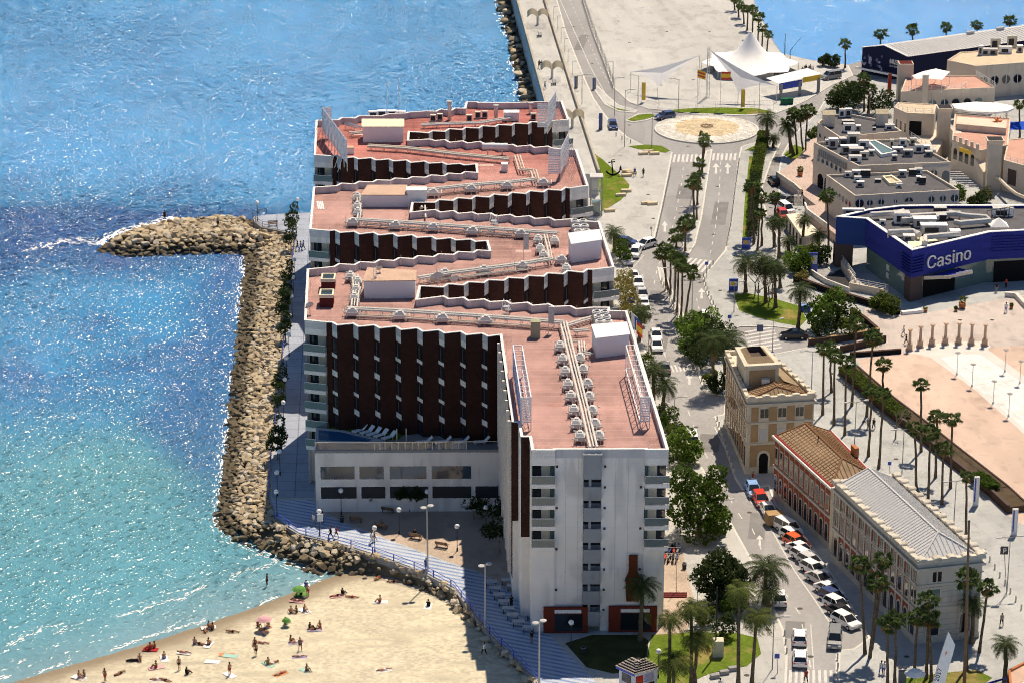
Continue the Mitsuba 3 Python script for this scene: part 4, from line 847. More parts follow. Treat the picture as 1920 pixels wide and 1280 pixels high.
for i, (px, py) in enumerate(((726, 232), (748, 232), (610, 398), (680, 610))): 
    if i < 2:
        k = thing('whip_aerial', f'{("left", "right")[i]} thin whip aerial rising beside the wide plant room', 'aerial'); c = S(px, py, RF); put('rod', MB().tube([[c[0], c[1], RF], [c[0], c[1], RF+8]], .04, 5), 'steel', k)
for i in range(4):
    k = thing('roof_panel', f'{ORD[i]} white board from the left lying on the left roof strip', 'board', 'white boards lying on the roof'); c = S(596+i*3.2, 386, RF); put('board', MB().box((c[0], c[1], RF+.06), (.16, 4.2, .1), .12), 'bright_white', k)
# ---------------------------------------------------------------- plants
def leafmat(key, col, var=.5, trans=.55, s=.9):
    c = mi.Color3f(*col)
    def fn(p, n, uv):
        g = fbm(p.x*s, p.y*s, p.z*s, 3); r = cell_rand(p.x*4, p.y*4, p.z*4)
        return c*(1+var*2*(g-.5)+.35*(r-.5))
    scene[key] = {'type': 'principledthin', 'base_color': proc(fn), 'roughness': .55, 'diff_trans': trans*2, 'spec_trans': 0.0}
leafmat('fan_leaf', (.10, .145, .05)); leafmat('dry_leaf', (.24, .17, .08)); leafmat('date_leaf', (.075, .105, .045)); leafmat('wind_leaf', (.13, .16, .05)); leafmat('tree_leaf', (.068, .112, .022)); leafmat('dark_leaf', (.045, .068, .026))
leafmat('hedge_leaf', (.095, .13, .03)); leafmat('grey_leaf', (.11, .12, .06)); leafmat('ochre_leaf', (.22, .20, .065)); leafmat('banana_leaf', (.12, .20, .035))
def bark(p, n, uv):
    r = noise(p.x*1.5+p.y, p.z*5.5, 2.0); g = fbm(p.x*2, p.y*2, p.z*1.5, 3)
    return mi.Color3f(.155, .12, .085)*(.6+.5*r+.5*(g-.5))
tex('palm_bark', bark); worn('grey_bark', (.21, .18, .14), .3, 1.5)
def fan_crown(seed, lean=0.0):
    r = np.random.default_rng(seed); up, dn = MB(), MB(); N = int(r.integers(20, 32)); D = int(r.integers(4, 16))
    for i in range(N+D):
        az = i*2.4+r.uniform(-.3, .3); el = r.uniform(-.55, 1.1) if i < N else r.uniform(-1.25, -.6)
        d = np.array([math.cos(az)*math.cos(el)+lean, math.sin(az)*math.cos(el), math.sin(el)]); d /= np.linalg.norm(d)
        L = r.uniform(.5, .78) if i < N else .32; c = d*L; mb = up if i < N else dn
        side = np.cross(d, [0, 0, 1.0]); side /= np.linalg.norm(side)+1e-9; nn = np.cross(side, d)
        mb.add([c*.05, c+side*.02, c-side*.02], [[0, 1, 2]])
        m = 9; R0 = r.uniform(.34, .48)
        for j in range(m):
            t = (j/(m-1)-.5)*3.5; e = d*math.cos(t)+side*math.sin(t)
            w = np.cross(e, nn)*.05; tip = c+e*R0*(1-.12*abs(t))+np.array([0, 0, -.22*R0*abs(t)-.10])
            mid = c+e*R0*.55
            mb.add([c, mid+w, tip, mid-w], [[0, 1, 2], [0, 2, 3]])
    return ply(up), ply(dn)
def date_crown(seed, n=44, sweep=0.0, droop=1.0, leaf=.24):
    r = np.random.default_rng(seed); mb = MB(); dn = MB()
    for i in range(n):
        az = i*2.4+r.uniform(-.25, .25); el = 1.3-1.7*(i/n)**.9; L = r.uniform(.85, 1.1); p = np.zeros(3); e = el
        out = mb if i < n*.92 else dn
        ns = 9; pts = [p.copy()]
        for k in range(ns):
            d = np.array([math.cos(az)*math.cos(e)+sweep*(k/ns)*1.2, math.sin(az)*math.cos(e), math.sin(e)]); d /= np.linalg.norm(d); p = p+d*L/ns; pts.append(p.copy()); e -= droop*.165*(1+k*.05)
        pts = np.array(pts)
        for k in range(1, ns):
            a, b = pts[k], pts[k+1]; d = b-a; d /= np.linalg.norm(d)
            side = np.cross(d, [0, 0, 1.0]); side /= np.linalg.norm(side)+1e-9
            w = leaf*math.sin(math.pi*(k+.6)/(ns+.9))**.6
            for s in (-1, 1):
                for q in (0, .5):
                    c0 = a+(b-a)*q; tip = c0+side*s*w+d*w*.75+np.array([0, 0, -w*.28])+r.normal(0, .012, 3)
                    out.add([c0, c0+(b-a)*.36, tip], [[0, 1, 2]])
        for k in range(ns): s = np.array([0, 0, .008]); out.add([pts[k]-s, pts[k]+s, pts[k+1]], [[0, 1, 2]])
    return ply(mb), ply(dn)
FANC = [fan_crown(i, (0, .12, -.12, .2, -.06, .06, -.2)[i]) for i in range(7)]; DATEC = [date_crown(i+5) for i in range(3)]; WINDC = [date_crown(i+9, 40, .75, 1.25, .26) for i in range(3)]
def sight(base, px, py):      # the point over base (same distance) seen at px, py
    b = S(*base); q = S(px, py, 0.0); d = q-[0, 0, EYE]; t = b[1]/d[1]; return np.array([d[0]*t, b[1], EYE+d[2]*t])
def trunk(b, t, r0, r1, seed, n=7):
    r = np.random.default_rng(seed); P = []
    for i in range(n):
        u = i/(n-1); P.append(b+(t-b)*u+np.array([r.normal(0, .05), r.normal(0, .05), 0])*math.sin(math.pi*u))
    rr = [r0*1.35]+[r0+(r1-r0)*i/(n-1) for i in range(1, n)]
    return MB().tube(P, rr, 8)
def palm(kind, base, top, lab, grp=None, cr=None, z0=0.0, seed=None):
    b = S(*base, z0); t = sight(base, *top); seed = int(base[0]*7+base[1]*3) if seed is None else seed
    if t[2] < 2: t[2] = 2
    nm = {'fan': 'fan_palm', 'date': 'date_palm', 'wind': 'windblown_palm'}[kind]; k = thing(nm, lab, 'palm tree', grp)
    r0 = {'fan': .19, 'date': .30, 'wind': .24}[kind]; put('trunk', trunk(b, t, r0, r0*.72, seed), 'palm_bark', k, smooth=50)
    C = {'fan': FANC, 'date': DATEC, 'wind': WINDC}[kind]; C = C[(seed//3) % len(C)]; s = (.88 if kind == 'fan' else 1)*(cr or {'fan': 1.6, 'date': 3.2, 'wind': 2.7}[kind])*RND.uniform(.82, 1.15)
    rot = RND.uniform(0, 6.28) if kind != 'wind' else RND.uniform(-.3, .3)
    put('crown', C[0], {'fan': 'fan_leaf', 'date': 'date_leaf', 'wind': 'wind_leaf'}[kind], k, tf=place(t, rot, s)); put('dead_fronds', C[1], 'dry_leaf', k, tf=place(t, rot, s))
def row(kind, spec, lab, grp, cr=None, z0=0.0):
    v = [float(q) for q in spec.split()]
    for i in range(0, len(v), 4): palm(kind, (v[i], v[i+1]), (v[i+2], v[i+3]), lab.format(ORD[i//4]), grp, cr, z0)
row('fan', '1318 300 1319 256 1313 345 1311 306 1301 388 1301 338 1308 384 1306 348 1302 428 1299 345 1306 412 1309 330 1316 320 1322 268', '{} fan palm from the roundabout in the upper median row', 'fan palms in the upper median row', 1.7)
row('fan', '1285 471 1284 422 1268 464 1268 442 1279 445 1292 412', '{} fan palm counted from the left of the small clump between the two carriageways', 'fan palms between the carriageways', 1.9)
row('fan', '1249 542 1247 466 1256.5 553 1258 476 1254 548 1240 478 1264 566 1268 486 1269.5 590 1272 492 1277 603 1280 500 1285.4 592 1297 513', '{} tall fan palm from the top in the median row below the crossing', 'tall fan palms in the lower median row', 1.9)
row('date', '1339 735 1336 640 1357 726 1364 642', '{} dark date palm from the left on the island by the tan building', 'date palms on the traffic island', 3.6)
row('date', '1198 640 1203 585 1152 474 1151 437 1226 765 1225 694 1244 772 1245 722', '{} date palm from the back along the street side of the hotel'.replace('{}', '{}'), 'date palms between hotel and street', 2.9)
row('fan', '1413 458 1413 348 1428 461 1428 370 1420 470 1424 402 1406 448 1410 352', '{} fan palm of the dense clump at the lower end of the hedge', 'fan palms at the end of the hedge', 2.0)
row('date', '1452.6 463 1449 418 1461 484 1460 415 1504 471 1508 412 1479 474 1478 452 1535 476 1535 440 1463 540 1462 505', '{} slender date palm from the left along the service road', 'date palms along the service road', 2.0)
row('fan', '1453 404 1453 371 1554 471 1551 369', '{} fan palm by the ramp of the beige offices', 'fan palms by the offices', 1.9)
row('fan', '1510 297 1514 210 1506 292 1500 218 1495 290 1489 212 1482 288 1476 230', '{} tall fan palm from the right in the clump before the beige offices', 'fan palms before the offices', 2.1)
palm('date', (1488, 292), (1477, 240), 'drooping date palm at the left of the clump before the beige offices', None, 2.6)
palm('date', (1438, 277), (1438, 222), 'lone date palm at the right edge of the roundabout', None, 2.4); palm('date', (1450, 277), (1450, 261), 'small palm on the lawn by the top of the hedge', None, 1.6)
row('fan', '1385 33 1385 7 1395 45 1393 17 1401 57 1402 17 1410 70 1412 20 1420 85 1423 33 1428 97 1431 53 1437 103 1441 65 1378 20 1375 -4', '{} fan palm in the row at the edge of the quay', 'fan palms at the edge of the quay', 1.7)
row('fan', '1584.5 127.5 1584.5 83 1651 108 1651 64 1711 103 1711 57 1774 98 1774 52 1832 92 1832 48 1893 88 1893 39', '{} fan palm from the left along the waterfront behind the museum', 'fan palms behind the museum', 1.9)
row('fan', '1620.5 209 1620 149 1627 212 1631 168 1600 188 1600 161', '{} fan palm in the garden left of the round terrace', 'fan palms in the museum garden', 2.0); palm('fan', (1912, 258), (1912, 197), 'lone fan palm at the right edge beside the blue awning', None, 1.8)
palm('date', (1496, 617), (1501, 545), 'date palm at the corner of the lawn by the parked dark car', None, 2.9)
row('fan', '1542.5 777 1545 655 1563.5 797 1565 668 1584 815 1587 679 1559 735 1556 650', '{} fan palm from the left beside the tan building', 'fan palms beside the tan building', 1.7)
row('fan', '1597 760 1606 608 1625 780 1637 636 1628 855 1635 735 1647.5 877 1657 738', '{} very tall fan palm from the left on the paved walk beside the dark wall', 'tall fan palms on the paved walk', 1.7)
row('fan', '1653 742 1657 685 1727 846 1727 722', '{} fan palm from the left standing on the plaza side of the dark wall', 'fan palms on the plaza side', 1.5)
row('fan', '1718.5 920 1715 803 1740 940 1745 812 1754 895 1757 782 1766 945 1769 841 1782 915 1785 786 1811 1012 1812 893', '{} fan palm from the left in the group by the middle of the dark wall', 'fan palms by the dark wall', 1.65)
row('fan', '1622 1225 1612 1057 1634 1215 1657 1050 1631 1232 1645 1092 1664 1292 1665 1170 1678 1284 1680 1160 1715 1265 1720 1158 1737 1272 1741 1126 1746 1275 1743 1160 1812 1255 1814 1085 1836 1222 1852 1102', '{} fan palm from the left in front of the grey roofed building', 'fan palms before the grey roofed building', 1.9)
palm('date', (1822, 1205), (1826, 1132), 'date palm leaning against the corner of the grey roofed building', None, 2.4); palm('date', (1885, 1275), (1886, 1208), 'short date palm at the lower right corner', None, 2.3)
row('wind', '1254 1295 1256 1160 1297 1282 1296 1140 1302 1290 1306 1195 1384 1290 1386 1108 1409 1285 1418 1160 1264 1310 1262 1238', '{} windblown palm counted along the lawn by the kiosk', 'windblown palms on the lawn', 2.7)
palm('date', (1434, 1130), (1436, 1066), 'large date palm with a round crown beside the street', None, 3.3); palm('date', (1438, 1150), (1440, 1110), 'date palm hanging over the parked car', None, 2.2); palm('date', (1201, 1200), (1204, 1098), 'date palm growing before the front wall of the hotel', None, 2.6)
# leafy trees
def leaves(blobs, n, size, seed, flat_=.0):
    r = np.random.default_rng(seed); w = np.array([b[3]*b[4]*b[5] for b in blobs])**.7; w /= w.sum(); mb_v = []
    idx = r.choice(len(blobs), n, p=w); B = np.array(blobs)[idx]
    d = r.normal(size=(n, 3)); d /= np.linalg.norm(d, axis=1, keepdims=True); rad = r.uniform(.35, 1.0, (n, 1))**.45
    lump = meshkit.noise(d*2.7+B[:, :3]*.7)[:, None]; rad = rad*(.72+.5*lump)
    c = B[:, :3]+d*B[:, 3:6]*rad
    keep = meshkit.noise(c*1.15+seed)+.25*r.uniform(size=n) > .50; c = c[keep]; n = len(c)
    a = r.normal(size=(n, 3)); a /= np.linalg.norm(a, axis=1, keepdims=True); b = np.cross(a, r.normal(size=(n, 3))); b /= np.linalg.norm(b, axis=1, keepdims=True)
    s = size*r.uniform(.6, 1.3, (n, 1)); v = np.stack([c-a*s, c+b*s*.55, c+a*s, c-b*s*.55], 1).reshape(-1, 3)
    i = np.arange(n)*4; f = np.concatenate([np.stack([i, i+1, i+2], 1), np.stack([i, i+2, i+3], 1)])
    return trimesh.Trimesh(v, f, process=False)
def tree(base, blobs, n, size, mat, lab, name='tree', cat='tree', seed=1, tr=.25, z0=0.0, limbs=4, grp=None):
    """blobs: lumps of the crown (dx, dy, z, rx, ry, rz) about the base, metres"""
    b = S(*base, z0); k = thing(name, lab, cat, grp); bb = [(b[0]+x, b[1]+y, z0+z, p, q, w) for x, y, z, p, q, w in blobs]
    top = np.mean([q[:3] for q in bb], 0)
    if tr:
        m = trunk(b, np.array([b[0]*.5+top[0]*.5, b[1]*.5+top[1]*.5, top[2]*.75+z0*.25]), tr, tr*.5, seed, 5)
        for q in bb[:limbs]: m.tube([[b[0], b[1], z0+(top[2]-z0)*.45], [b[0]*.4+q[0]*.6, b[1]*.4+q[1]*.6, q[2]*.75+z0*.25], q[:3]], [tr*.55, tr*.4, tr*.12], 6)
        put('trunk', m, 'grey_bark', k, smooth=50)
    put('crown', leaves(bb, n, size, seed), mat, k)
tree((1310, 1005), [(-1.9, 2, 7.0, 2.4, 2.4, 2.3), (1.9, 1, 6.4, 2.2, 2.2, 2.1), (.3, -1, 4.2, 3.0, 2.3, 2.2), (-2.4, -1, 4.4, 2.2, 2.2, 2.6), (2.6, -2, 3.4, 2, 2, 2.2), (.2, 4, 5, 3, 2, 2.5), (0, -3, 2.2, 3.0, 1.4, 1.8), (-2.6, 1, 9.0, 1.3, 1.4, 1.2), (2.4, 2, 8.4, 1.5, 1.4, 1.2)], 7500, .26, 'tree_leaf', 'big bushy green tree against the right side of the hotel', seed=3, tr=.4)
tree((1350, 1130), [(0, 0, 4.2, 3.3, 3, 2.6), (-1.8, .5, 3.2, 2.2, 2, 2), (1.9, .6, 3.4, 2.1, 2, 2.1), (.4, -1.6, 2.4, 2.6, 1.8, 1.9), (0, .5, 5.6, 2, 2, 1.6), (.3, -2.6, 1.4, 2.2, 1.5, 1.3)], 7500, .24, 'dark_leaf', 'dark round dense tree beside the street', seed=4, tr=.35)
for i, (x, y, s, nn) in enumerate([(527, 742, 1.0, 700), (524, 775, .9, 600), (521, 862, 1.25, 1400), (534, 605, 1.1, 900), (536, 640, .9, 700), (546, 470, 1.0, 700), (549, 440, 1.1, 800), (541, 540, .9, 500), (538, 575, 1.0, 600)]):
    tree((x, y), [(0, 0, 3.0*s, 1.2*s, 1.2*s, 1.1*s), (.3, .2, 4.4*s, .8*s, .8*s, 1.2*s), (-.4, .1, 2.0*s, 1.2*s, 1.2*s, .8*s)], nn, .22, 'dark_leaf', f'{ORD[i]} scraggy dark tree among those along the side promenade'.replace('first', 'lower') if i == 0 else f'{ORD[i]} scraggy dark tree counted along the blue side railing', seed=20+i, tr=.1, grp='scraggy trees along the side promenade', limbs=2)
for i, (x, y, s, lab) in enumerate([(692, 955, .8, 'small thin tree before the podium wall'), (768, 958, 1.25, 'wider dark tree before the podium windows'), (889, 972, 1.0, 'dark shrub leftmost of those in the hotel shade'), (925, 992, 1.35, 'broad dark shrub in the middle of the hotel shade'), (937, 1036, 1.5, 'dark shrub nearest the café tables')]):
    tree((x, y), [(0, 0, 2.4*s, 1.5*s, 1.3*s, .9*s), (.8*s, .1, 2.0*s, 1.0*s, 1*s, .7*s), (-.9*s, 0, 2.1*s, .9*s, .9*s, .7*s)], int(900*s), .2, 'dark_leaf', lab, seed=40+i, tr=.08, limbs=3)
tree((1172, 590), [(0, 0, 3.6, 2.2, 2.4, 1.7), (-.6, 3, 4.2, 1.8, 2, 1.5), (.7, -2, 3.0, 1.9, 1.8, 1.5), (.2, 6, 4.4, 1.8, 2, 1.3), (.3, -4.5, 2.2, 1.7, 1.5, 1.3)], 3800, .2, 'ochre_leaf', 'yellowish thin tree between the hotel and the parked cars', seed=60, tr=.2)
tree((1163, 488), [(0, 0, 2.4, 1.6, 1.6, 1.5), (.6, -2, 1.8, 1.4, 1.4, 1.2)], 1500, .22, 'tree_leaf', 'green bush under the date palm at the hotel corner', seed=61, tr=.12)
for i, (x, y, s, m, lab) in enumerate([(1254, 800, 1.1, 'tree_leaf', 'rounded shrub under the street lamp beside the hotel'), (1262, 824, 1.0, 'hedge_leaf', 'second rounded shrub beside the hotel'), (1275, 850, 1.5, 'banana_leaf', 'broad leaved clump at the edge of the street by the hotel'), (1296, 868, 1.2, 'banana_leaf', 'broad leaved clump nearest the passing white car'), (1268, 870, 1.5, 'tree_leaf', 'green shrub above the big bushy tree'), (1236, 790, 1.0, 'dark_leaf', 'dark shrub between the hotel wall and the palms'), (1212, 690, 1.0, 'hedge_leaf', 'shrub at the foot of the hotel palms'), (1196, 610, 1.1, 'ochre_leaf', 'yellowish shrub by the hotel flags'),
    (1340, 1000, 1.3, 'banana_leaf', 'broad leaved clump right of the big bushy tree'), (1358, 1195, 1.2, 'dark_leaf', 'low dark bush under the tall windblown palm'), (1322, 1172, .9, 'hedge_leaf', 'bush beside the lawn kerb'), (1375, 1150, 1.3, 'banana_leaf', 'broad leaved clump below the dark round tree')]):
    tree((x, y), [(0, 0, 1.3*s, 1.4*s, 1.4*s, 1.2*s), (.6*s, .3, 2.1*s, .9*s, .9*s, .8*s), (-.6*s, -.2, 1.0*s, .9*s, .9*s, .8*s)], int(900*s), .26 if 'banana' in m else .2, m, lab, 'shrub', 'shrub', seed=70+i, tr=0)
isl = [(1292, 668, 1.2, 'banana_leaf'), (1300, 650, 1.6, 'banana_leaf'), (1312, 640, 1.5, 'dark_leaf'), (1306, 676, 1.5, 'dark_leaf'), (1326, 664, 1.8, 'dark_leaf'), (1320, 690, 1.6, 'dark_leaf'), (1290, 632, 1.5, 'banana_leaf'), (1322, 632, 1.6, 'banana_leaf'), (1345, 668, 1.9, 'dark_leaf'), (1331, 722, .8, 'hedge_leaf'), (1348, 738, 1.2, 'dark_leaf')]
for i, (x, y, s, m) in enumerate(isl): tree((x, y), [(0, 0, 1.3*s, 1.5*s, 1.3*s, 1.2*s), (.7*s, .4, 2.2*s, .9*s, .9*s, .9*s), (-.7*s, -.2, 1.7*s, .9*s, .9*s, .8*s)], int(800*s), .24, m, f'{ORD[i]} bush of the dense planting on the island by the tan building', 'shrub', 'shrub', seed=90+i, tr=0, grp='bushes on the traffic island')
ban = [(1528, 622, 1.8, 'banana_leaf'), (1545, 612, 2.0, 'tree_leaf'), (1560, 628, 2.0, 'tree_leaf'), (1578, 625, 1.8, 'dark_leaf'), (1540, 640, 1.5, 'dark_leaf'), (1592, 636, 1.5, 'hedge_leaf'), (1562, 600, 1.7, 'banana_leaf')]
for i, (x, y, s, m) in enumerate(ban): tree((x, y), [(0, 0, 1.3*s, .9*s, .9*s, 1.2*s), (.6*s, .4, 2.5*s, .6*s, .6*s, 1.0*s), (-.6*s, -.2, 1.9*s, .6*s, .6*s, .9*s)], int(420*s), .3, m, f'{ORD[i]} tall leafy shrub of the clump by the parking ramp', 'shrub', 'shrub', seed=110+i, tr=.08, grp='leafy clump by the parking ramp')
for i, (x, y, s, m, lab) in enumerate([(1490, 505, 1.5, 'banana_leaf', 'broad leaved clump where the service road bends'), (1500, 515, 1.4, 'tree_leaf', 'green clump beside the broad leaved one at the service road'), (1520, 490, 1.3, 'hedge_leaf', 'hedge bush by the casino ramp'), (1540, 495, 1.2, 'dark_leaf', 'dark bush at the wall of the casino'), (1503, 530, .8, 'ochre_leaf', 'yellowish tuft at the end of the low dark wall'),
    (1570, 205, 1.8, 'dark_leaf', 'dark bush nearest the road behind the beige offices'), (1590, 207, 2.2, 'dark_leaf', 'large dark rounded bush in the museum garden'), (1606, 196, 1.9, 'dark_leaf', 'dark bush before the museum'), (1576, 190, 1.6, 'tree_leaf', 'green bush at the museum roundabout'), (1650, 215, 2.0, 'dark_leaf', 'tall dark cypress like bush at the corner of the cream terraces'), (1525, 262, 1.0, 'hedge_leaf', 'green bush at the left corner of the beige offices'), (1545, 124, 1.0, 'dark_leaf', 'low hedge at the edge of the quay'),
    (1562, 126, 1.0, 'dark_leaf', 'second low hedge at the edge of the quay'), (1790, 385, 1.5, 'tree_leaf', 'bush in the passage beside the pergola'), (1830, 392, 1.2, 'dark_leaf', 'dark bush in the passage behind the casino'), (1845, 380, 1.1, 'grey_leaf', 'pale flowering bush in the passage'), (1648, 582, 1.2, 'hedge_leaf', 'grassy bush on the low dark wall'), (1668, 590, 1.2, 'hedge_leaf', 'grassy bush at the end of the low dark wall')]):
    tree((x, y), [(0, 0, 1.2*s, 1.4*s, 1.4*s, 1.1*s), (.6*s, .3, 1.9*s, .9*s, .9*s, .9*s), (-.6*s, -.2, 1.2*s, .9*s, .9*s, .8*s)], int(1000*s), .24, m, lab, 'shrub', 'shrub', seed=130+i, tr=0)
# clipped hedge and wall planting
def strip(ln, w, h, n, mat, lab, name='hedge', z0=0.0, seed=5, size=.2, kind='stuff'):
    L = sg.LineString(S2(pairs(ln), z0)); r = np.random.default_rng(seed); pg = L.buffer(w/2, cap_style=2); m = []
    s = r.uniform(0, L.length, n); o = r.uniform(-w/2, w/2, n); P = np.array([L.interpolate(q).coords[0] for q in s]); Q = np.array([L.interpolate(min(q+.2, L.length)).coords[0] for q in s]); d = Q-P; d /= np.linalg.norm(d, axis=1, keepdims=True)+1e-9
    x = P[:, 0]-d[:, 1]*o; y = P[:, 1]+d[:, 0]*o; top = h*(.75+.5*meshkit.noise(np.stack([x*.6, y*.6, 0*x], 1))); z = z0+top*r.uniform(.0, 1, n)**.4
    c = np.stack([x, y, z], 1); a = r.normal(size=(n, 3)); a /= np.linalg.norm(a, axis=1, keepdims=True); b = np.cross(a, r.normal(size=(n, 3))); b /= np.linalg.norm(b, axis=1, keepdims=True)
    v = np.stack([c-a*size, c+b*size*.6, c+a*size, c-b*size*.6], 1).reshape(-1, 3); i = np.arange(n)*4
    k = put(name, trimesh.Trimesh(v, np.concatenate([np.stack([i, i+1, i+2], 1), np.stack([i, i+2, i+3], 1)]), process=False), mat)
    labels[k] = {'label': lab, 'category': 'hedge'}
strip('1432 262 1424 300 1416 345', 2.2, 2.2, 7000, 'hedge_leaf', 'long tall clipped hedge beside the service road', seed=6)
strip('1416 345 1412 400 1410 452', 1.8, 2.6, 5000, 'dark_leaf', 'dark hedge under the palms at the lower end', seed=8)
# leafless trees
def bare(base, h, seed, lab, mat='grey_bark', lf=0, grp='leafless trees'):
    r = np.random.default_rng(seed); b = S(*base); k = thing('bare_tree', lab, 'tree', grp); m = MB(); tips = []
    def grow(p, d, L, rad, lev):
        q = p+d*L; m.tube([p, (p+q)/2+r.normal(0, .05*L, 3), q], [rad, rad*.85, rad*.7], 5 if lev < 2 else 3); 
        if lev == 4: tips.append(q); return
        for i in range(3 if lev < 3 else 2):
            e = d+r.normal(0, .42, 3); e[2] = abs(e[2])*.8+.25; e /= np.linalg.norm(e); grow(q, e, L*r.uniform(.55, .8), rad*.6, lev+1)
    grow(b, np.array([0, 0, 1.0]), h*.33, .13, 0); put('trunk', m, mat, k)
    if lf: put('foliage', leaves([(t[0], t[1], t[2], .5, .5, .4) for t in tips], lf, .14, seed), 'grey_leaf', k)
for i, (x, y, h) in enumerate([(1421, 572, 7), (1432, 566, 8), (1440, 575, 7.5), (1448, 560, 8), (1415, 556, 7)]): bare((x, y), h, 200+i, f'{ORD[i]} leafless tree of the group on the lawn by the poster stand', lf=500)
row('date', '1398 548 1398 492 1436 568 1432 488 1454 577 1452 500', '{} feathery palm rising among the leafless trees', 'feathery palms on the lawn', 2.5)
bare((1679, 822), 5.5, 230, 'small leafless tree by the dark wall')
# ---------------------------------------------------------------- vehicles
def car_parts(kind):
    """length 4.3, width 1.78, nose at +x"""
    W = .88
    if kind == 'van': body = [(-2.2,.35),(-2.2,1.05),(-2.15,1.12),(1.3,1.12),(2.1,.95),(2.2,.75),(2.2,.35)]; cab = [(-2.15,1.1),(-2.1,1.78),(.75,1.8),(1.45,1.1)]
    elif kind == 'saloon': body = [(-2.2,.38),(-2.22,.80),(-2.1,.95),(-1.4,.98),(1.0,.95),(2.0,.80),(2.18,.62),(2.18,.35)]; cab = [(-1.75,.96),(-1.0,1.42),(.2,1.44),(1.1,.94)]
    else: body = [(-2.05,.36),(-2.1,.85),(-2.02,1.0),(1.05,.97),(1.95,.82),(2.1,.62),(2.1,.34)]; cab = [(-2.0,.98),(-1.65,1.48),(.25,1.50),(1.15,.96)]
    def ext(prof, w0, w1):
        n = len(prof); zs = [z for _, z in prof]; lo, hi = min(zs), max(zs); w = [w0+(w1-w0)*(z-lo)/(hi-lo) for z in zs]
        v = [[x, -a, z] for (x, z), a in zip(prof, w)]+[[x, a, z] for (x, z), a in zip(prof, w)]
        pg = sg.Polygon(prof); tri = trimesh.creation.triangulate_polygon(pg, engine='earcut'); idx = [min(range(n), key=lambda i: (prof[i][0]-p[0])**2+(prof[i][1]-p[1])**2) for p in tri[0]]
        f = [[idx[a], idx[b], idx[c]] for a, b, c in tri[1]]+[[n+idx[a], n+idx[c], n+idx[b]] for a, b, c in tri[1]]
        for i in range(n): j = (i+1) % n; f += [[i, j, n+j], [i, n+j, n+i]]
        m = trimesh.Trimesh(v, f, process=False); m.fix_normals(); return m
    b = ext(body, W, W*.96); c = ext(cab, W*.94, W*.74)
    top = max(z for _, z in cab); rx = [x for x, z in cab if z > top-.06]
    roof = MB().box(((rx[0]+rx[-1])/2, 0, top+.012), (rx[-1]-rx[0]+.06, W*1.5, .05))
    for s in (-1, 1):   # pillars
        for x0, z0, x1, z1 in ((cab[0][0], cab[0][1], cab[1][0], cab[1][1]), (cab[-1][0], cab[-1][1], cab[-2][0], cab[-2][1]), (-.35, cab[0][1], -.35, top)):
            roof.bar((x0, s*W*.945, z0), (x1, s*W*.75, z1), .09)
    wheel = MB().tube([[0, -.11, 0], [0, .11, 0]], .33, 14); rim = MB().tube([[0, -.12, 0], [0, .12, 0]], .19, 8)
    P = [('body', ply(b), 'PAINT'), ('windows', ply(c), 'dark_glass'), ('roof', ply(roof), 'PAINT')]
    for sx in (-1.32, 1.33):
        for sy in (-.79, .79):
            a = MB().tube([[sx, sy-.11, .33], [sx, sy+.11, .33]], .33, 14); P.append(('wheel', ply(a, 40), 'black')); P.append(('wheel/rim', ply(MB().tube([[sx, sy-.12, .33], [sx, sy+.12, .33]], .19, 8)), 'steel'))
    nose, tail = max(x for x, _ in body), min(x for x, _ in body)
    for s in (-1, 1): P.append(('headlight', ply(MB().box((nose-.04, s*.62, .72), (.14, .34, .16))), 'bright_white')); P.append(('tail_light', ply(MB().box((tail+.03, s*.68, .84), (.1, .26, .2))), 'red_paint'))
    P.append(('number_plate', ply(MB().box((nose+.0, 0, .48), (.06, .5, .12))), 'white_paint'))
    return P
CARS = {k: car_parts(k) for k in ('hatch', 'saloon', 'van')}
for nm, col in (('car_white', (.72, .72, .72)), ('car_silver', (.45, .46, .48)), ('car_red', (.50, .035, .02)), ('car_blue', (.06, .14, .40)), ('car_sky', (.20, .34, .62)), ('car_black', (.02, .02, .025)), ('car_navy', (.03, .05, .15)), ('car_grey', (.18, .19, .20)), ('car_orange', (.62, .10, .03))): gloss(nm, col, .22, 0, .6)
def car(kind, px, py, v, col, lab, cat='car', grp=None):
    a, b = S(px, py, -.11), S(px+v[0], py+v[1], -.11); k = thing('car' if kind != 'van' else 'van', lab, cat if kind != 'van' else 'van', grp); rz = math.atan2(b[1]-a[1], b[0]-a[0]); tf = place(a, rz, (.98, 1, 1)); wk = None
    for pn, pl, m in CARS[kind]:
        m = col if m == 'PAINT' else m
        if pn == 'wheel': wk = put('wheel', pl, m, k, tf=tf)
        elif pn == 'wheel/rim': put('rim', pl, m, wk, tf=tf)
        else: put(pn, pl, m, k, tf=tf)
    return k, a, rz
dg = (26, 14)
car('hatch', 1412, 925, (6, 14), 'car_sky', 'light blue car at the head of the parked row beside the old buildings'); car('hatch', 1426, 943, (8, 14), 'car_red', 'bright red car parked second in the row by the brick building'); car('saloon', 1440, 963, (8, 14), 'car_white', 'white car parked just above the covered trailer')
k = thing('covered_trailer', 'trailer under a tan tarpaulin in the row of parked cars', 'trailer'); c = S(1453, 983, -.1); put('tarpaulin', MB().box((c[0], c[1], .95), (2.6, 1.9, 1.5), .2, .92), 'terracotta' if 0 else 'tan_brick', k)
for sy in (-1, 1): put('wheel', MB().tube([[c[0]-.3, c[1]+sy*.85, .2], [c[0]-.3, c[1]+sy*.95, .2]], .32, 12), 'black', k)
car('van', 1478, 998, dg, 'car_white', 'white van at the upper end of the slanted parking row')
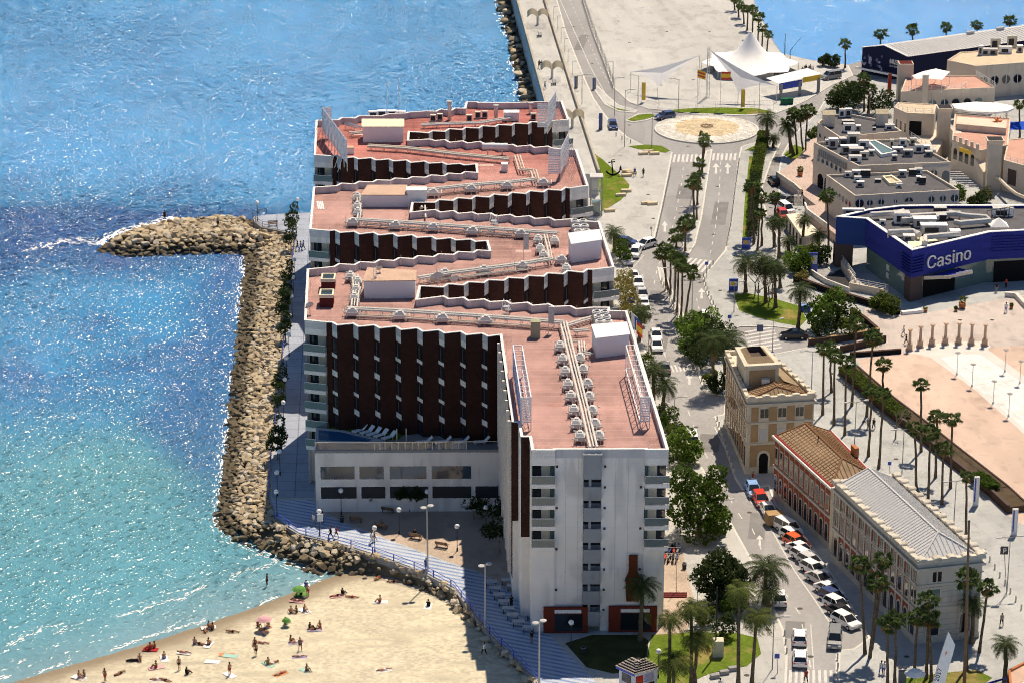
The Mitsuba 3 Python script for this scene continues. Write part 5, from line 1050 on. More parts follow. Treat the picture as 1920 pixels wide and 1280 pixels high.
for kind, x, y, col, lab in (('hatch', 1487, 1012, 'car_white', 'white car directly below the white van'), ('hatch', 1494, 1024, 'car_orange', 'orange red car in the slanted parking row'), ('saloon', 1501, 1037, 'car_white', 'white car next below the orange red one'), ('hatch', 1507, 1050, 'car_white', 'second white car below the orange red one'), ('hatch', 1520, 1060, 'car_silver', 'silvery car partly hidden in the middle of the slanted row'),
    ('hatch', 1526, 1074, 'car_white', 'white car in the middle of the slanted row below the silvery one'), ('saloon', 1537, 1092, 'car_silver', 'silver car in the shade edge of the slanted row'), ('saloon', 1554, 1113, 'car_white', 'white car above the dark blue one in the slanted row'), ('hatch', 1562, 1127, 'car_navy', 'dark blue car in the slanted row'), ('hatch', 1570, 1141, 'car_white', 'white car between the dark blue and black ones'), ('saloon', 1577, 1155, 'car_black', 'black car second from the lower end of the slanted row'), ('hatch', 1586, 1171, 'car_white', 'white car at the lower end of the slanted row')):
    car(kind, x, y, dg, col, lab)
car('van', 1565, 1206, (-1, 14), 'car_grey', 'grey van facing down the street below the parked row')
car('hatch', 1499, 1202, (0, -14), 'car_white', 'farther of two white cars driving at the bottom of the street'); car('hatch', 1500, 1241, (0, -14), 'car_white', 'nearer of two white cars driving at the bottom of the street'); car('saloon', 1461, 1128, (-2, -14), 'car_white', 'white car with a blue tail parked under the large date palm')
car('van', 1299, 836, (2, 14), 'car_white', 'white van driving past the corner of the hotel'); car('saloon', 1246, 695, (-2, -12), 'car_grey', 'dark grey car passing the hotel palms')
for x, y, col, lab in ((1230, 635, 'car_white', 'farther of two white cars close together by the hotel flags'), (1231, 654, 'car_white', 'nearer of two white cars close together by the hotel flags'), (1188, 525, 'car_white', 'first white car of the kerb row under the yellowish tree'), (1196, 536, 'car_white', 'second white car of the kerb row under the yellowish tree'), (1204, 558, 'car_silver', 'silver car third in the kerb row under the yellowish tree'), (1207, 577, 'car_white', 'fourth car of the kerb row, white'), (1210, 588, 'car_white', 'fifth car of the kerb row, white and nearest the flags')): car('saloon', x, y, (3, 12), col, lab)
car('hatch', 1211, 464, (-13, 4), 'car_white', 'small white car at the mouth of the hotel car park'); car('hatch', 1191, 480, (-4, 8), 'car_white', 'white car beside the hatched bay line'); car('saloon', 1174, 493, (6, 9), 'car_silver', 'silver car half hidden by the hotel corner'); car('hatch', 1173, 460, (13, 1), 'car_navy', 'dark blue car under the palm at the hotel corner')
car('hatch', 1322, 603, (-3, 12), 'car_white', 'white car half hidden behind the island bushes'); car('saloon', 1488, 634, (-14, 0), 'car_black', 'black car parked by the striped crossing'); car('hatch', 1247, 223, (-14, 2), 'car_navy', 'dark blue car driving round the roundabout'); car('hatch', 1149, 241, (3, 9), 'car_navy', 'dark car waiting left of the roundabout'); car('van', 1558, 149, (-14, 2), 'car_grey', 'grey pickup like van near the museum')
car('van', 1474, 399, (10, 7), 'car_white', 'white van at the head of the garage row'); car('hatch', 1468, 409, (6, 8), 'car_red', 'red car beside the white van on the service road'); car('saloon', 1463, 378, (12, -4), 'car_black', 'black car by the retaining wall of the office terrace'); car('saloon', 1478, 380, (12, -3), 'car_grey', 'grey car by the terrace steps'); car('hatch', 1452, 345, (-8, -9), 'car_black', 'black car at the top of the retaining wall')
# motorcycles
mb_ = MB().bar((-.5, 0, .62), (.45, 0, .72), .22, .3).bar((-.7, 0, .8), (-.1, 0, .82), .22, .12).bar((.45, 0, .75), (.75, 0, .3), .07); mw1 = MB().tube([[-.68, -.06, .3], [-.68, .06, .3]], .3, 12); mw2 = MB().tube([[.72, -.05, .3], [.72, .05, .3]], .3, 12); mh = MB().bar((.42, -.36, 1.02), (.42, .36, 1.02), .05).bar((.42, 0, 1.02), (.52, 0, .7), .06)
MOTO = [('body', ply(mb_), 'car_black'), ('wheel', ply(mw1), 'black'), ('wheel', ply(mw2), 'black'), ('handlebar', ply(mh), 'steel')]
i = 0
for r in range(3):
    for c in range(6):
        copy('motorcycle', f'{ORD[c]} motorcycle from the left in the {("back", "middle", "front")[r]} row on the forecourt beside the hotel', 'motorcycle', 'motorcycles parked beside the hotel', MOTO, place(S(1236+c*7.2-r*1.5, 1030+r*11, .012), 1.35+RND.uniform(-.2, .2)), {'car_black': ('car_black', 'car_grey', 'car_red', 'car_navy')[(i*7) % 4]}); i += 1
for j, (x, y) in enumerate(((1790, 1175), (1797, 1182), (1805, 1188), (1812, 1180), (1800, 1192), (1820, 1192))): copy('motorcycle', f'{ORD[j]} motorcycle of the cluster at the foot of the stone building', 'motorcycle', 'motorcycles at the stone building', MOTO, place(S(x, y, .0), .6+.2*j))
for j, (x, y) in enumerate(((1632, 206), (1640, 204), (1648, 203), (1656, 203), (1564, 199))): copy('motorcycle', f'{ORD[j]} motorcycle parked by the museum garden', 'motorcycle', 'motorcycles by the museum garden', MOTO, place(S(x, y, .0), 1.2))
# ---------------------------------------------------------------- people
def body(joints, bones, L=.045):
    ms = []
    for a, b in bones:
        pa, ra = joints[a]; pb, rb = joints[b]; s = []
        for p, r in ((pa, ra), (pb, rb)): s.append(manifold3d.Manifold.sphere(r, 10).translate(list(map(float, p))))
        ms.append(manifold3d.Manifold.batch_hull(s))
    m = manifold3d.Manifold.batch_boolean(ms, manifold3d.OpType.Add); t = m.to_mesh(); tm = trimesh.Trimesh(t.vert_properties[:, :3], t.tri_verts, process=True)
    return tm
def figure(pose, stride=0.0, arm=0.0, seed=0):
    """a person facing +y; returns {part: mesh}; standing, sitting with knees up, lying"""
    J = {}
    if pose == 'stand':
        s = stride; J = dict(hipL=((-.09, 0, .90), .105), hipR=((.09, 0, .90), .105), knL=((-.10, .05+s*.22, .48), .062), knR=((.10, .03-s*.16, .48), .062), anL=((-.10, s*.30, .08), .042), anR=((.10, -s*.36, .10+.03*s), .042), toL=((-.11, s*.30+.16, .04), .035), toR=((.11, -s*.36+.15, .05), .035),
            wa=((0, 0, 1.06), .125), ch=((0, .01, 1.28), .145), nk=((0, .0, 1.47), .055), shL=((-.185, 0, 1.40), .055), shR=((.185, 0, 1.40), .055), elL=((-.25, -.03-s*.1, 1.12), .042), elR=((.25, -.03+s*.1, 1.12), .042), haL=((-.25, .06-s*.16+arm*.2, .86+arm*.2), .036), haR=((.25, .06+s*.16, .86), .036), fiL=((-.25, .09-s*.17+arm*.2, .78+arm*.2), .026), fiR=((.25, .09+s*.17, .78), .026), hd=((0, .02, 1.62), .098), ht=((0, .0, 1.69), .092))
    elif pose == 'sit':
        J = dict(hipL=((-.10, 0, .12), .12), hipR=((.10, 0, .12), .12), knL=((-.14, .40, .42), .065), knR=((.14, .38, .40), .065), anL=((-.12, .66, .07), .045), anR=((.12, .68, .07), .045), toL=((-.13, .80, .05), .035), toR=((.13, .82, .05), .035), wa=((0, -.05, .28), .13), ch=((0, -.03, .50), .145), nk=((0, .02, .69), .055), shL=((-.185, -.02, .62), .055), shR=((.185, -.02, .62), .055),
            elL=((-.27, .10, .42), .042), elR=((.27, .10, .42), .042), haL=((-.14, .34, .46), .036), haR=((.14, .34, .45), .036), fiL=((-.08, .38, .46), .026), fiR=((.08, .38, .46), .026), hd=((0, .06, .84), .098), ht=((0, .05, .91), .092))
    else:
        J = dict(hipL=((-.10, 0, .13), .12), hipR=((.10, 0, .13), .12), knL=((-.12, -.44, .14 if seed % 2 else .30), .065), knR=((.13, -.44, .13), .065), anL=((-.12, -.86, .07), .045), anR=((.15, -.86, .07), .045), toL=((-.13, -.90, .17), .035), toR=((.16, -.90, .17), .035), wa=((0, .17, .13), .125), ch=((0, .40, .14), .14), nk=((0, .60, .12), .055), shL=((-.19, .53, .12), .055), shR=((.19, .53, .12), .055),
            elL=((-.32, .34, .08), .042), elR=((.36, .62, .07), .042), haL=((-.26, .08, .06), .036), haR=((.16, .80, .07), .036), fiL=((-.24, .0, .05), .026), fiR=((.10, .84, .06), .026), hd=((0, .76, .13), .098), ht=((0, .83, .13), .092))
    B = [('hipL','knL'),('knL','anL'),('anL','toL'),('hipR','knR'),('knR','anR'),('anR','toR'),('hipL','hipR'),('hipL','wa'),('hipR','wa'),('wa','ch'),('ch','nk'),('ch','shL'),('ch','shR'),('shL','elL'),('elL','haL'),('haL','fiL'),('shR','elR'),('elR','haR'),('haR','fiR'),('nk','hd'),('hd','ht')]
    fat = lambda ks, k, b: body({q: (J[q][0], J[q][1]+k) for q in J}, b)
    mid = lambda a, b, t: tuple(np.array(J[a][0])*(1-t)+np.array(J[b][0])*t)
    J['mkL'] = (mid('hipL', 'knL', .45), .085); J['mkR'] = (mid('hipR', 'knR', .45), .085); J['meL'] = (mid('shL', 'elL', .5), .052); J['meR'] = (mid('shR', 'elR', .5), .052); J['akL'] = (mid('knL', 'anL', .9), .045); J['akR'] = (mid('knR', 'anR', .9), .045)
    d = np.array(J['ht'][0])-np.array(J['hd'][0]); d = d/np.linalg.norm(d); back = np.array([0, -.03, 0]) if pose != 'lie' else np.array([0, 0, -.02])
    hair = body({'a': (np.array(J['ht'][0])+d*.015+back, .098), 'b': (np.array(J['hd'][0])+d*.01+back*1.8, .10)}, [('a', 'b')])
    face = MB().ball(np.array(J['hd'][0])+(np.array([0, .10, .0]) if pose != 'lie' else np.array([0, 0, .10])), .02, 0)
    return dict(body=ply(body(J, B), 50), hair=ply(hair, 50), nose=ply(face),
        shorts=ply(fat(J, .014, [('hipL', 'hipR'), ('hipL', 'mkL'), ('hipR', 'mkR')]), 50), trousers=ply(fat(J, .016, [('hipL', 'hipR'), ('hipL', 'knL'), ('hipR', 'knR'), ('knL', 'akL'), ('knR', 'akR')]), 50),
        shirt=ply(fat(J, .016, [('hipL', 'wa'), ('hipR', 'wa'), ('hipL', 'hipR'), ('wa', 'ch'), ('ch', 'shL'), ('ch', 'shR'), ('shL', 'meL'), ('shR', 'meR')]), 50), bikini=ply(body({'a': (J['ch'][0]-np.array([.07, 0, .0]), .1525), 'b': (J['ch'][0]+np.array([.07, 0, .0]), .1525)} if 0 else {'a': (np.array(J['ch'][0])-[.03, 0, 0], .150), 'b': (np.array(J['ch'][0])+[.03, 0, 0], .150)}, [('a', 'b')]), 50))
FIG = {'stand': figure('stand'), 'walk': figure('stand', 1.0), 'walk2': figure('stand', -1.0, .6), 'sit': figure('sit'), 'lie': figure('lie', seed=0), 'lie2': figure('lie', seed=1)}
flat('skin', (.42, .24, .16)); flat('tan_skin', (.28, .15, .09)); flat('hair_dark', (.03, .02, .015)); flat('hair_fair', (.25, .16, .07))
for nm, c in (('cloth_white', (.72, .72, .72)), ('cloth_black', (.02, .02, .022)), ('cloth_red', (.36, .04, .04)), ('cloth_blue', (.05, .12, .38)), ('cloth_grey', (.25, .25, .26)), ('cloth_green', (.12, .27, .07)), ('cloth_pink', (.62, .36, .38)), ('cloth_orange', (.55, .25, .12)), ('cloth_lilac', (.45, .42, .58)), ('cloth_teal', (.33, .52, .46))): flat(nm, c)
def person(pose, p, rz, lab, top, low, skin='skin', hair='hair_dark', grp=None, sc=1.0):
    k = thing('person', lab, 'person', grp); F = FIG[pose]; tf = place(p, rz, sc)
    for nm, m in (('body', skin), ('nose', skin), ('hair', hair)): put(nm, F[nm], m, k, tf=tf)
    if top: put('shirt' if top[0] != '-' else 'bikini', F['shirt' if top[0] != '-' else 'bikini'], top.lstrip('-'), k, tf=tf)
    if low: put('trousers' if low[0] != '-' else 'shorts', F['trousers' if low[0] != '-' else 'shorts'], low.lstrip('-'), k, tf=tf)
W_, K_, R_, B_, G_ = 'cloth_white', 'cloth_black', 'cloth_red', 'cloth_blue', 'cloth_grey'
for pose, x, y, rz, lab, top, low in (('walk', 588, 984, 2.2, 'person in white walking by the blue railing near the notice lamp', W_, G_), ('stand', 605, 980, .4, 'person in lilac standing beside the lamp with a notice', 'cloth_lilac', B_), ('walk', 620, 1008, 1.8, 'person in black walking beside one in red on the promenade', K_, K_), ('walk2', 631, 1008, 1.8, 'person in a red top walking on the promenade', R_, '-'+K_), ('walk', 697, 1018, -1.2, 'person in white walking left of a globe lamp', W_, W_), ('walk2', 702, 1014, -1.2, 'second person of the pair left of a globe lamp', W_, '-'+G_),
    ('sit', 778, 1003, 2.9, 'person in dark clothes sitting on the bench at the edge of the shade', K_, K_), ('sit', 716, 985, 2.9, 'person sitting on the bench left of a globe lamp', G_, K_), ('stand', 799, 1068, .2, 'person in blue standing at the tall lamp on the promenade', B_, B_), ('stand', 959, 1138, .5, 'person in dark clothes standing between the café tables', K_, K_), ('walk', 478, 0, 0, None, K_, K_), ('walk', 558, 470, 1.5, 'first of three people walking on the side promenade', K_, B_), ('walk2', 564, 470, 1.5, 'second of three people walking on the side promenade', G_, B_), ('walk', 569, 469, 1.5, 'third of three people walking on the side promenade', B_, K_),
    ('walk', 908, 1227, 1.0, 'person in white walking on the rocks at the shaded edge of the beach', W_, K_), ('stand', 997, 1205, .6, 'person in the shade on the promenade below the tables', K_, G_),
    ('walk', 1190, 331, .3, 'left of two people crossing the plaza by the anchor lawn', B_, '-'+W_), ('walk2', 1206, 332, .3, 'right of two people crossing the plaza by the anchor lawn', K_, K_), ('walk', 1011, 128, .4, 'person in dark clothes on the raised pier promenade', K_, K_), ('walk2', 1015, 129, .4, 'second dark clothed person on the raised pier promenade', K_, G_), ('walk', 1022, 168, .4, 'person on the pier promenade above the hotel roof', W_, B_),
    ('walk', 1497, 372, 2.0, 'left of two people at the top of the terrace steps', W_, W_), ('walk2', 1504, 374, 2.0, 'right of two people at the top of the terrace steps', K_, G_), ('walk', 1694, 630, 1.6, 'person in white walking left of the columns', W_, G_), ('walk2', 1699, 646, 1.6, 'person in dark clothes walking left of the columns', K_, K_), ('stand', 1868, 548, .0, 'person in the shade before the casino entrance', K_, G_), ('stand', 1886, 540, .2, 'person standing in the dark opening of the casino', R_, K_), ('walk', 1886, 586, .0, 'person walking in the sun before the casino', W_, B_),
    ('walk', 1627, 803, 2.6, 'left of two people walking between tall palms on the paved walk', G_, G_), ('walk2', 1638, 804, 2.6, 'right of two people walking between tall palms on the paved walk', K_, K_), ('walk', 1878, 1172, .1, 'person crossing the lane right of the stone building', G_, K_), ('walk', 1652, 1262, .2, 'left of a pair walking at the bottom near the palms', W_, B_), ('walk2', 1658, 1263, .2, 'right of a pair walking at the bottom near the palms', W_, '-'+B_), ('walk', 1350, 1295, .2, 'person walking at the bottom edge', W_, K_), ('stand', 1473, 910, 1.0, 'person by the corner of the brick building', W_, K_), ('stand', 1411, 905, 2.0, 'person in red standing above the light blue car', R_, W_), ('walk', 1511, 1278, .3, 'person on the crossing at the bottom of the street', R_, K_),
    ('stand', 309, 412, .3, 'left figure standing on top of the groyne', K_, K_), ('stand', 409, 424, .2, 'right figure standing on top of the groyne', 'cloth_grey', K_)):
    if lab is None: continue
    z = .0
    if y < 180 and x < 1060: z = 4.0
    if 1490 < x < 1510 and y < 380: z = 1.6
    if x < 420 and y < 430: z = .1
    if 1870 < x: z = .01
    person(pose, S(x, y, z), rz, lab, top, low, 'skin')
# crowd near the tents
for i, (x, y) in enumerate(((1504, 141), (1508, 139), (1512, 142), (1516, 139), (1520, 141), (1524, 139), (1511, 136), (1519, 136))): person('stand', S(x, y), i*.9, f'{ORD[i]} dark clothed person from the left in the crowd behind the blue awning', (K_, G_, B_)[i % 3], K_, grp='crowd at the quay edge')
# the beach
def towel(px, py, rz, col, lab): k = put('towel', MB().box((0, 0, .02), (.95, 1.9, .03)), col, tf=place(in_sand(px, py)+[0, 0, .03], rz)); labels[k] = {'label': lab, 'category': 'towel'}
def bather(px, py, pose, lab, low, top=None, rz=0.0, tw=None, tl=None, skin='skin'):
    p = in_sand(px, py)
    if tw: towel(px, py, rz, tw, tl)
    person(pose, p+[0, 0, .04 if tw else 0], rz, lab, top, low, skin)
bather(501, 1097, 'stand', 'bather standing knee deep in the shallow water', '-'+K_, None, 1.2, skin='tan_skin')
BT = [(574, 1100, 'sit', B_, B_, W_, 'beside the green beach shelter, seated at the waterline'), (565, 1114, 'sit', '-'+K_, K_, 'cloth_green', 'under the green umbrella near the waterline'), (577, 1116, 'stand', '-'+R_, None, None, 'standing right of the green umbrella'), (557, 1126, 'lie', '-'+'cloth_pink', None, 'cloth_pink', 'lying just below the green umbrella'), (546, 1148, 'sit', '-'+K_, None, None, 'leftmost of three seated in a row below the green umbrella'), (556, 1147, 'sit', '-'+K_, None, None, 'middle one of three seated in a row'), (571, 1145, 'sit', '-'+B_, None, W_, 'rightmost of three seated in a row'),
    (642, 1114, 'sit', K_, K_, None, 'in black seated by a pram like bag at the top of the beach'), (632, 1117, 'lie', '-'+K_, None, 'cloth_pink', 'lying on a pink towel at the top of the beach'), (709, 1083, 'lie2', '-'+R_, None, None, 'lying close to the rocks'), (738, 1090, 'lie', '-'+K_, None, None, 'lying alone right of the lamp shadow by the rocks'), (803, 1136, 'sit', K_, K_, W_, 'on a large white towel near the shadow of the tall lamp'), (713, 1128, 'sit', '-'+R_, None, W_, 'alone in the middle right of the beach'),
    (385, 1181, 'lie2', '-'+K_, None, None, 'lying near the waterline left of a white towel'), (391, 1176, 'sit', '-'+R_, None, W_, 'seated beside a white towel near the waterline'), (436, 1184, 'lie', '-'+K_, None, None, 'lying flat in the middle of the sand'), (497, 1178, 'lie2', '-'+B_, None, None, 'in the shade of the pink umbrella, lying'), (484, 1173, 'sit', '-'+K_, None, None, 'seated left of the pink umbrella'), (535, 1169, 'sit', 'cloth_green', 'cloth_green', None, 'in green, seated alone right of the pink umbrella'), (590, 1180, 'lie', '-'+K_, None, 'cloth_lilac', 'lying on a lilac towel right of the middle'), (600, 1175, 'sit', '-'+R_, None, None, 'seated at the head of the lilac towel'),
    (375, 1207, 'lie2', '-'+K_, None, None, 'lying left of a pair in the left middle of the beach'), (391, 1208, 'sit', '-'+K_, None, W_, 'seated in the left middle of the beach'), (282, 1217, 'sit', R_, R_, R_, 'in red sitting on a red towel near the waterline'), (345, 1223, 'lie', '-'+'cloth_pink', None, W_, 'lying on a white towel below the red one'), (250, 1238, 'lie2', K_, '-'+K_, None, 'lying in dark clothes left of the white towels'), (308, 1234, 'sit', '-'+B_, None, W_, 'small figure on a white towel in the lower left'), (293, 1251, 'sit', '-'+R_, None, 'cloth_pink', 'sitting on a pink towel in the lower left'), (336, 1254, 'stand', '-'+K_, None, None, 'standing over a seated companion at the bottom of the beach'), (350, 1263, 'sit', K_, K_, None, 'seated in black at the bottom of the beach'), (431, 1265, 'stand', '-'+R_, None, W_, 'standing on a white towel at the bottom middle'), (225, 1262, 'lie2', '-'+K_, None, None, 'lying at the lower left edge of the sand'),
    (148, 1270, 'sit', '-'+'cloth_pink', None, W_, 'leftmost seated bather at the bottom edge'), (197, 1276, 'stand', '-'+R_, None, None, 'standing with a red bag at the bottom left'), (295, 1274, 'lie', '-'+W_, None, W_, 'lying on spotted towels at the bottom edge'), (478, 1207, 'sit', '-'+K_, None, None, 'seated left in the group of the middle beach'), (492, 1205, 'lie', '-'+'cloth_pink', None, None, 'lying in the group of the middle beach'), (480, 1228, 'stand', '-'+K_, None, None, 'standing with a green ball in the middle'), (555, 1204, 'lie2', '-'+W_, None, 'cloth_lilac', 'lying above the walker in the lower right of the group'), (563, 1218, 'walk', '-'+K_, None, None, 'bending walker in the right middle of the beach'), (562, 1231, 'lie', '-'+'cloth_lilac', None, 'cloth_lilac', 'lying on a lilac towel below the walker'), (503, 1245, 'sit', '-'+'cloth_green', None, 'cloth_teal', 'seated among green and blue towels at the bottom'), (526, 1263, 'lie2', '-'+R_, None, 'cloth_orange', 'lying on an orange towel at the bottom'), (575, 1257, 'sit', '-'+R_, None, 'cloth_teal', 'seated beside a pale green towel at the bottom right'), (720, 1256, 'lie', '-'+W_, None, W_, 'alone in the lower right of the beach'),
    (399, 1179, 'sit', '-'+K_, None, None, 'seated right beside the pair with the white towel near the waterline'), (503, 1175, 'sit', '-'+R_, None, None, 'seated at the right under the pink umbrella'), (581, 1178, 'sit', K_, K_, None, 'in dark clothes beside the lilac towel of the middle'), (365, 1206, 'sit', '-'+B_, None, None, 'seated far left of the left middle group'), (290, 1214, 'sit', '-'+R_, None, None, 'seated just right of the red towel'), (262, 1237, 'sit', '-'+K_, None, None, 'seated right of the dark one lying at the left'), (545, 1203, 'sit', '-'+K_, None, None, 'seated left of the lilac towel above the walker'), (497, 1190, 'sit', '-'+B_, None, None, 'seated in front of the pink umbrella'),
    (158, 1268, 'sit', '-'+B_, None, None, 'second from the left at the bottom edge'), (660, 1119, 'lie', '-'+R_, None, None, 'lying right of the black seated one at the top'), (512, 1243, 'lie2', '-'+W_, None, None, 'lying right of the green and blue towels'), (310, 1275, 'lie2', '-'+K_, None, None, 'lying right of the spotted towels at the bottom edge')]
for i, (x, y, pose, low, top, tw, lab) in enumerate(BT):
    if top == '-'+K_ : top = K_
    tn = {W_: 'white', R_: 'red', 'cloth_pink': 'pink', 'cloth_lilac': 'lilac', 'cloth_green': 'green', 'cloth_teal': 'pale green', 'cloth_orange': 'orange'}.get(tw)
    bather(x, y, pose, f'bather {lab}' if 'bather' not in lab else lab, low, top, (i*1.7) % 6.28 if pose != 'lie' else 1.3+(i % 3)*.3, tw, ' '.join(f'{tn} towel of the bather {lab.replace(" bather", "")}'.split()[:16]) if tw else None, ('skin', 'tan_skin')[i % 2])
for x, y, rz, c, lab in ((398, 1240, 1.4, W_, 'empty white towel lying alone at the bottom middle'), (425, 1227, 1.5, 'cloth_orange', 'empty orange towel in the middle of the beach'), (432, 1229, 1.3, 'cloth_teal', 'empty pale green towel beside the orange one')): towel(x, y, rz, c, lab)
def umbrella(px, py, r, col, lab, h=1.9, tilt=0):
    k = thing('beach_umbrella', lab, 'umbrella'); p = in_sand(px, py); put('canopy', MB().lathe([(r, h-.45), (r*.6, h-.15), (.02, h)], p, 10), col, k); put('pole', MB().tube([p, p+[0, 0, h]], .025, 5), 'steel', k)
umbrella(562, 1118, 1.0, 'cloth_green', 'bright green beach umbrella near the waterline', 1.5); umbrella(496, 1180, 1.0, 'cloth_pink', 'pale pink beach umbrella in the middle of the beach'); umbrella(537, 1173, .6, 'cloth_green', 'small green parasol right of the pink umbrella', 1.2)
# ---------------------------------------------------------------- buildings of the harbour side
def seg(p, q): p, q = np.asarray(p, float)[:2], np.asarray(q, float)[:2]; d = q-p; L = np.hypot(*d); d = d/L; return p, q, d, np.array([-d[1], d[0]]), L
def pan(k, name, p, q, u0, u1, z0, z1, mat, proud=.05, t=.08, **kw):
    """a flat piece on the wall p-q (its outside on the right), from u0 to u1 metres along it"""
    p, q, d, n, L = seg(p, q); put(name, MB().wall(p+d*u0, p+d*u1, z0, z1, t, -proud), mat, k, **kw)
def arch(k, name, p, q, u, w, z0, z1, mat, proud=.06, t=.06, n=8):
    p, q, d, nn, L = seg(p, q); r = w/2; prof = [(-r, z0), (r, z0)]+[(r*math.cos(a), z1-r+r*math.sin(a)) for a in np.linspace(0, math.pi, n)]
    o = -nn; F = [np.r_[p+d*(u+x)+o*proud, z] for x, z in prof]; B = [np.r_[p+d*(u+x)+o*(proud-t), z] for x, z in prof]; m = len(prof)
    f = [[0, i, i+1] for i in range(1, m-1)]+[g for i in range(m) for g in ([i, m+i, m+(i+1) % m], [i, m+(i+1) % m, (i+1) % m])]
    put(name, MB().add(F+B, f), mat, k)
def rwin(k, p, q, u, z, r, mat='dark_glass', half=False, cross=True, sx=1.0, n=16):
    """a round window with a pale upright bar"""
    p, q, d, nn, L = seg(p, q); o = -nn; an = np.linspace(0, math.pi if half else 2*math.pi, n, endpoint=half)
    F = [np.r_[p+d*(u+r*sx*math.cos(a))+o*.03, z+r*math.sin(a)] for a in an]; m = len(F)
    w = put('round_window', MB().add([np.r_[p+d*u+o*.03, z]]+F, [[0, 1+i, 1+(i+1) % m] for i in range(m)]), mat, k)
    ring = MB().tube(F+([] if half else [F[0]]), .07, 4, False); put('frame', ring, 'light_grey', w)
    if cross: put('bar', MB().bar(np.r_[p+d*u+o*.06, z if half else z-r], np.r_[p+d*u+o*.06, z+r], .12), 'bright_white', w)
def lump(k, c, d, w, h, t, z, mat, name='parapet_lobe'):
    """a round-topped stone on a parapet"""
    n = np.array([-d[1], d[0]]); prof = [(-w/2, 0), (w/2, 0)]+[(w/2*math.cos(a), h*.45+h*.55*math.sin(a)) for a in np.linspace(0, math.pi, 6)]
    F = [np.r_[np.asarray(c)[:2]+d*x+n*t/2, z+y] for x, y in prof]; B = [np.r_[np.asarray(c)[:2]+d*x-n*t/2, z+y] for x, y in prof]; m = len(prof)
    f = [[0, i, i+1] for i in range(1, m-1)]+[[m, m+i+1, m+i] for i in range(1, m-1)]+[g for i in range(m) for g in ([i, m+i, m+(i+1) % m], [i, m+(i+1) % m, (i+1) % m])]
    put(name, MB().add(F+B, f), mat, k)
def hip(k, quad, z, h, inset, mat, ribs=.9, over=.3, name='roof', ribmat=None, ridge=None):
    """a hipped roof on the quad (front-left, front-right, back-right, back-left); its ridge runs front to back"""
    a, b, c, d = (np.asarray(q, float)[:2] for q in quad); e, f = (a+b)/2, (c+d)/2; u = (f-e)/np.hypot(*(f-e)); r0, r1 = e+u*inset[0], f-u*inset[1]
    A, B, C, D = ([*q, z] for q in (a, b, c, d)); E, Fv = [*r0, z+h], [*r1, z+h]
    m = MB().add([A, B, E], [[0, 1, 2]]).add([B, C, Fv, E], [[0, 1, 2], [0, 2, 3]]).add([C, D, Fv], [[0, 1, 2]]).add([D, A, E, Fv], [[0, 1, 2], [0, 2, 3]])
    rf = put(name, m, mat, k)
    rb = MB(); up = np.array([0, 0, .04])
    for (p, q, r, s) in ((B, C, E, Fv), (A, D, E, Fv)):
        p, q, r, s = (np.asarray(v, float) for v in (p, q, r, s)); L = np.linalg.norm(q-p); n = int(L/ribs)
        ex = (q-p)/L
        for i in range(1, n):
            g = p+ex*i*ribs; t = np.dot(g-p, ex); lo, hi = np.dot(r-p, ex), np.dot(s-p, ex)
            if t < lo: tgt = p+(r-p)*t/max(lo, 1e-6)
            elif t > hi: tgt = q+(s-q)*(L-t)/max(L-hi, 1e-6)
            else: tgt = r+(s-r)*(t-lo)/(hi-lo)
            rb.bar(g+up, tgt+up, .10, .08)
        if ribmat:
            for j in range(1, 7): w = j/7; rb.bar(p+(r-p)*w+up, q+(s-q)*w+up, .08, .07)
    for p, q, r in ((A, B, E),):
        p, q, r = (np.asarray(v, float) for v in (p, q, r)); n = int(np.linalg.norm(q-p)/ribs)
        for i in range(1, n): t = i/n; g = p+(q-p)*t; tg = p+(r-p)*2*t if t < .5 else q+(r-q)*2*(1-t); rb.bar(g+up, tg+up, .10, .08)
    put('rib', rb, ribmat or ridge or mat, rf, kind='stuff')
    rg = MB()
    for p, q in ((A, E), (B, E), (E, Fv), (C, Fv), (D, Fv)): rg.bar(np.asarray(p)+up, np.asarray(q)+up, .22, .16)
    put('ridge_cap', rg, ribmat or 'light_grey', rf)
worn('cream_stone', (.58, .53, .425), .14, .6, .3); worn('tan_brick', (.38, .255, .14), .2, .8); worn('red_brick', (.26, .085, .055), .22, .8); worn('pale_stone', (.52, .49, .42), .15, .6, .35); worn('tile_brown', (.30, .225, .15), .30, .9); flat('tile_line', (.20, .115, .065)); flat('zinc_rib', (.42, .425, .43)); worn('zinc', (.50, .51, .52), .08, .3); worn('dark_tiles', (.27, .21, .14), .3, .8)
# tan three storey building
q4 = [S(1402, 752, 11)[:2], S(1527, 745, 11)[:2], S(1434, 660, 11)[:2], S(1362, 664, 11)[:2]]
k = thing('customs_building', 'cream and tan brick corner building with a square tower and tiled roof', 'building')
FL, FR, BR, BL = q4
put('walls', MB().prism(sg.Polygon(q4), -.1, 11), 'cream_stone', k)
for z, h, o in ((7.55, .22, .14), (4.4, .22, .14), (10.3, .3, .3), (.0, .9, .12)): put('string_course', MB().prism(sg.Polygon(q4).buffer(o, join_style=2).difference(sg.Polygon(q4).buffer(-.05)), z, z+h, True), 'cream_stone', k)
L = seg(FL, FR)[4]; W = L/515
for a, b in ((5, 62), (142, 205), (280, 342), (417, 480)):
    for z0, z1 in ((7.9, 10.0), (4.8, 7.4)): pan(k, 'brick_panel', FL, FR, (a+25)*W, (b+25)*W, z0, z1, 'tan_brick', .06)
for a, b in ((76, 105), (110, 138), (214, 240), (246, 274), (350, 376), (382, 410)): pan(k, 'window', FL, FR, (a+25)*W, (b+25)*W, 8.4, 9.7, 'dark_glass', .07)
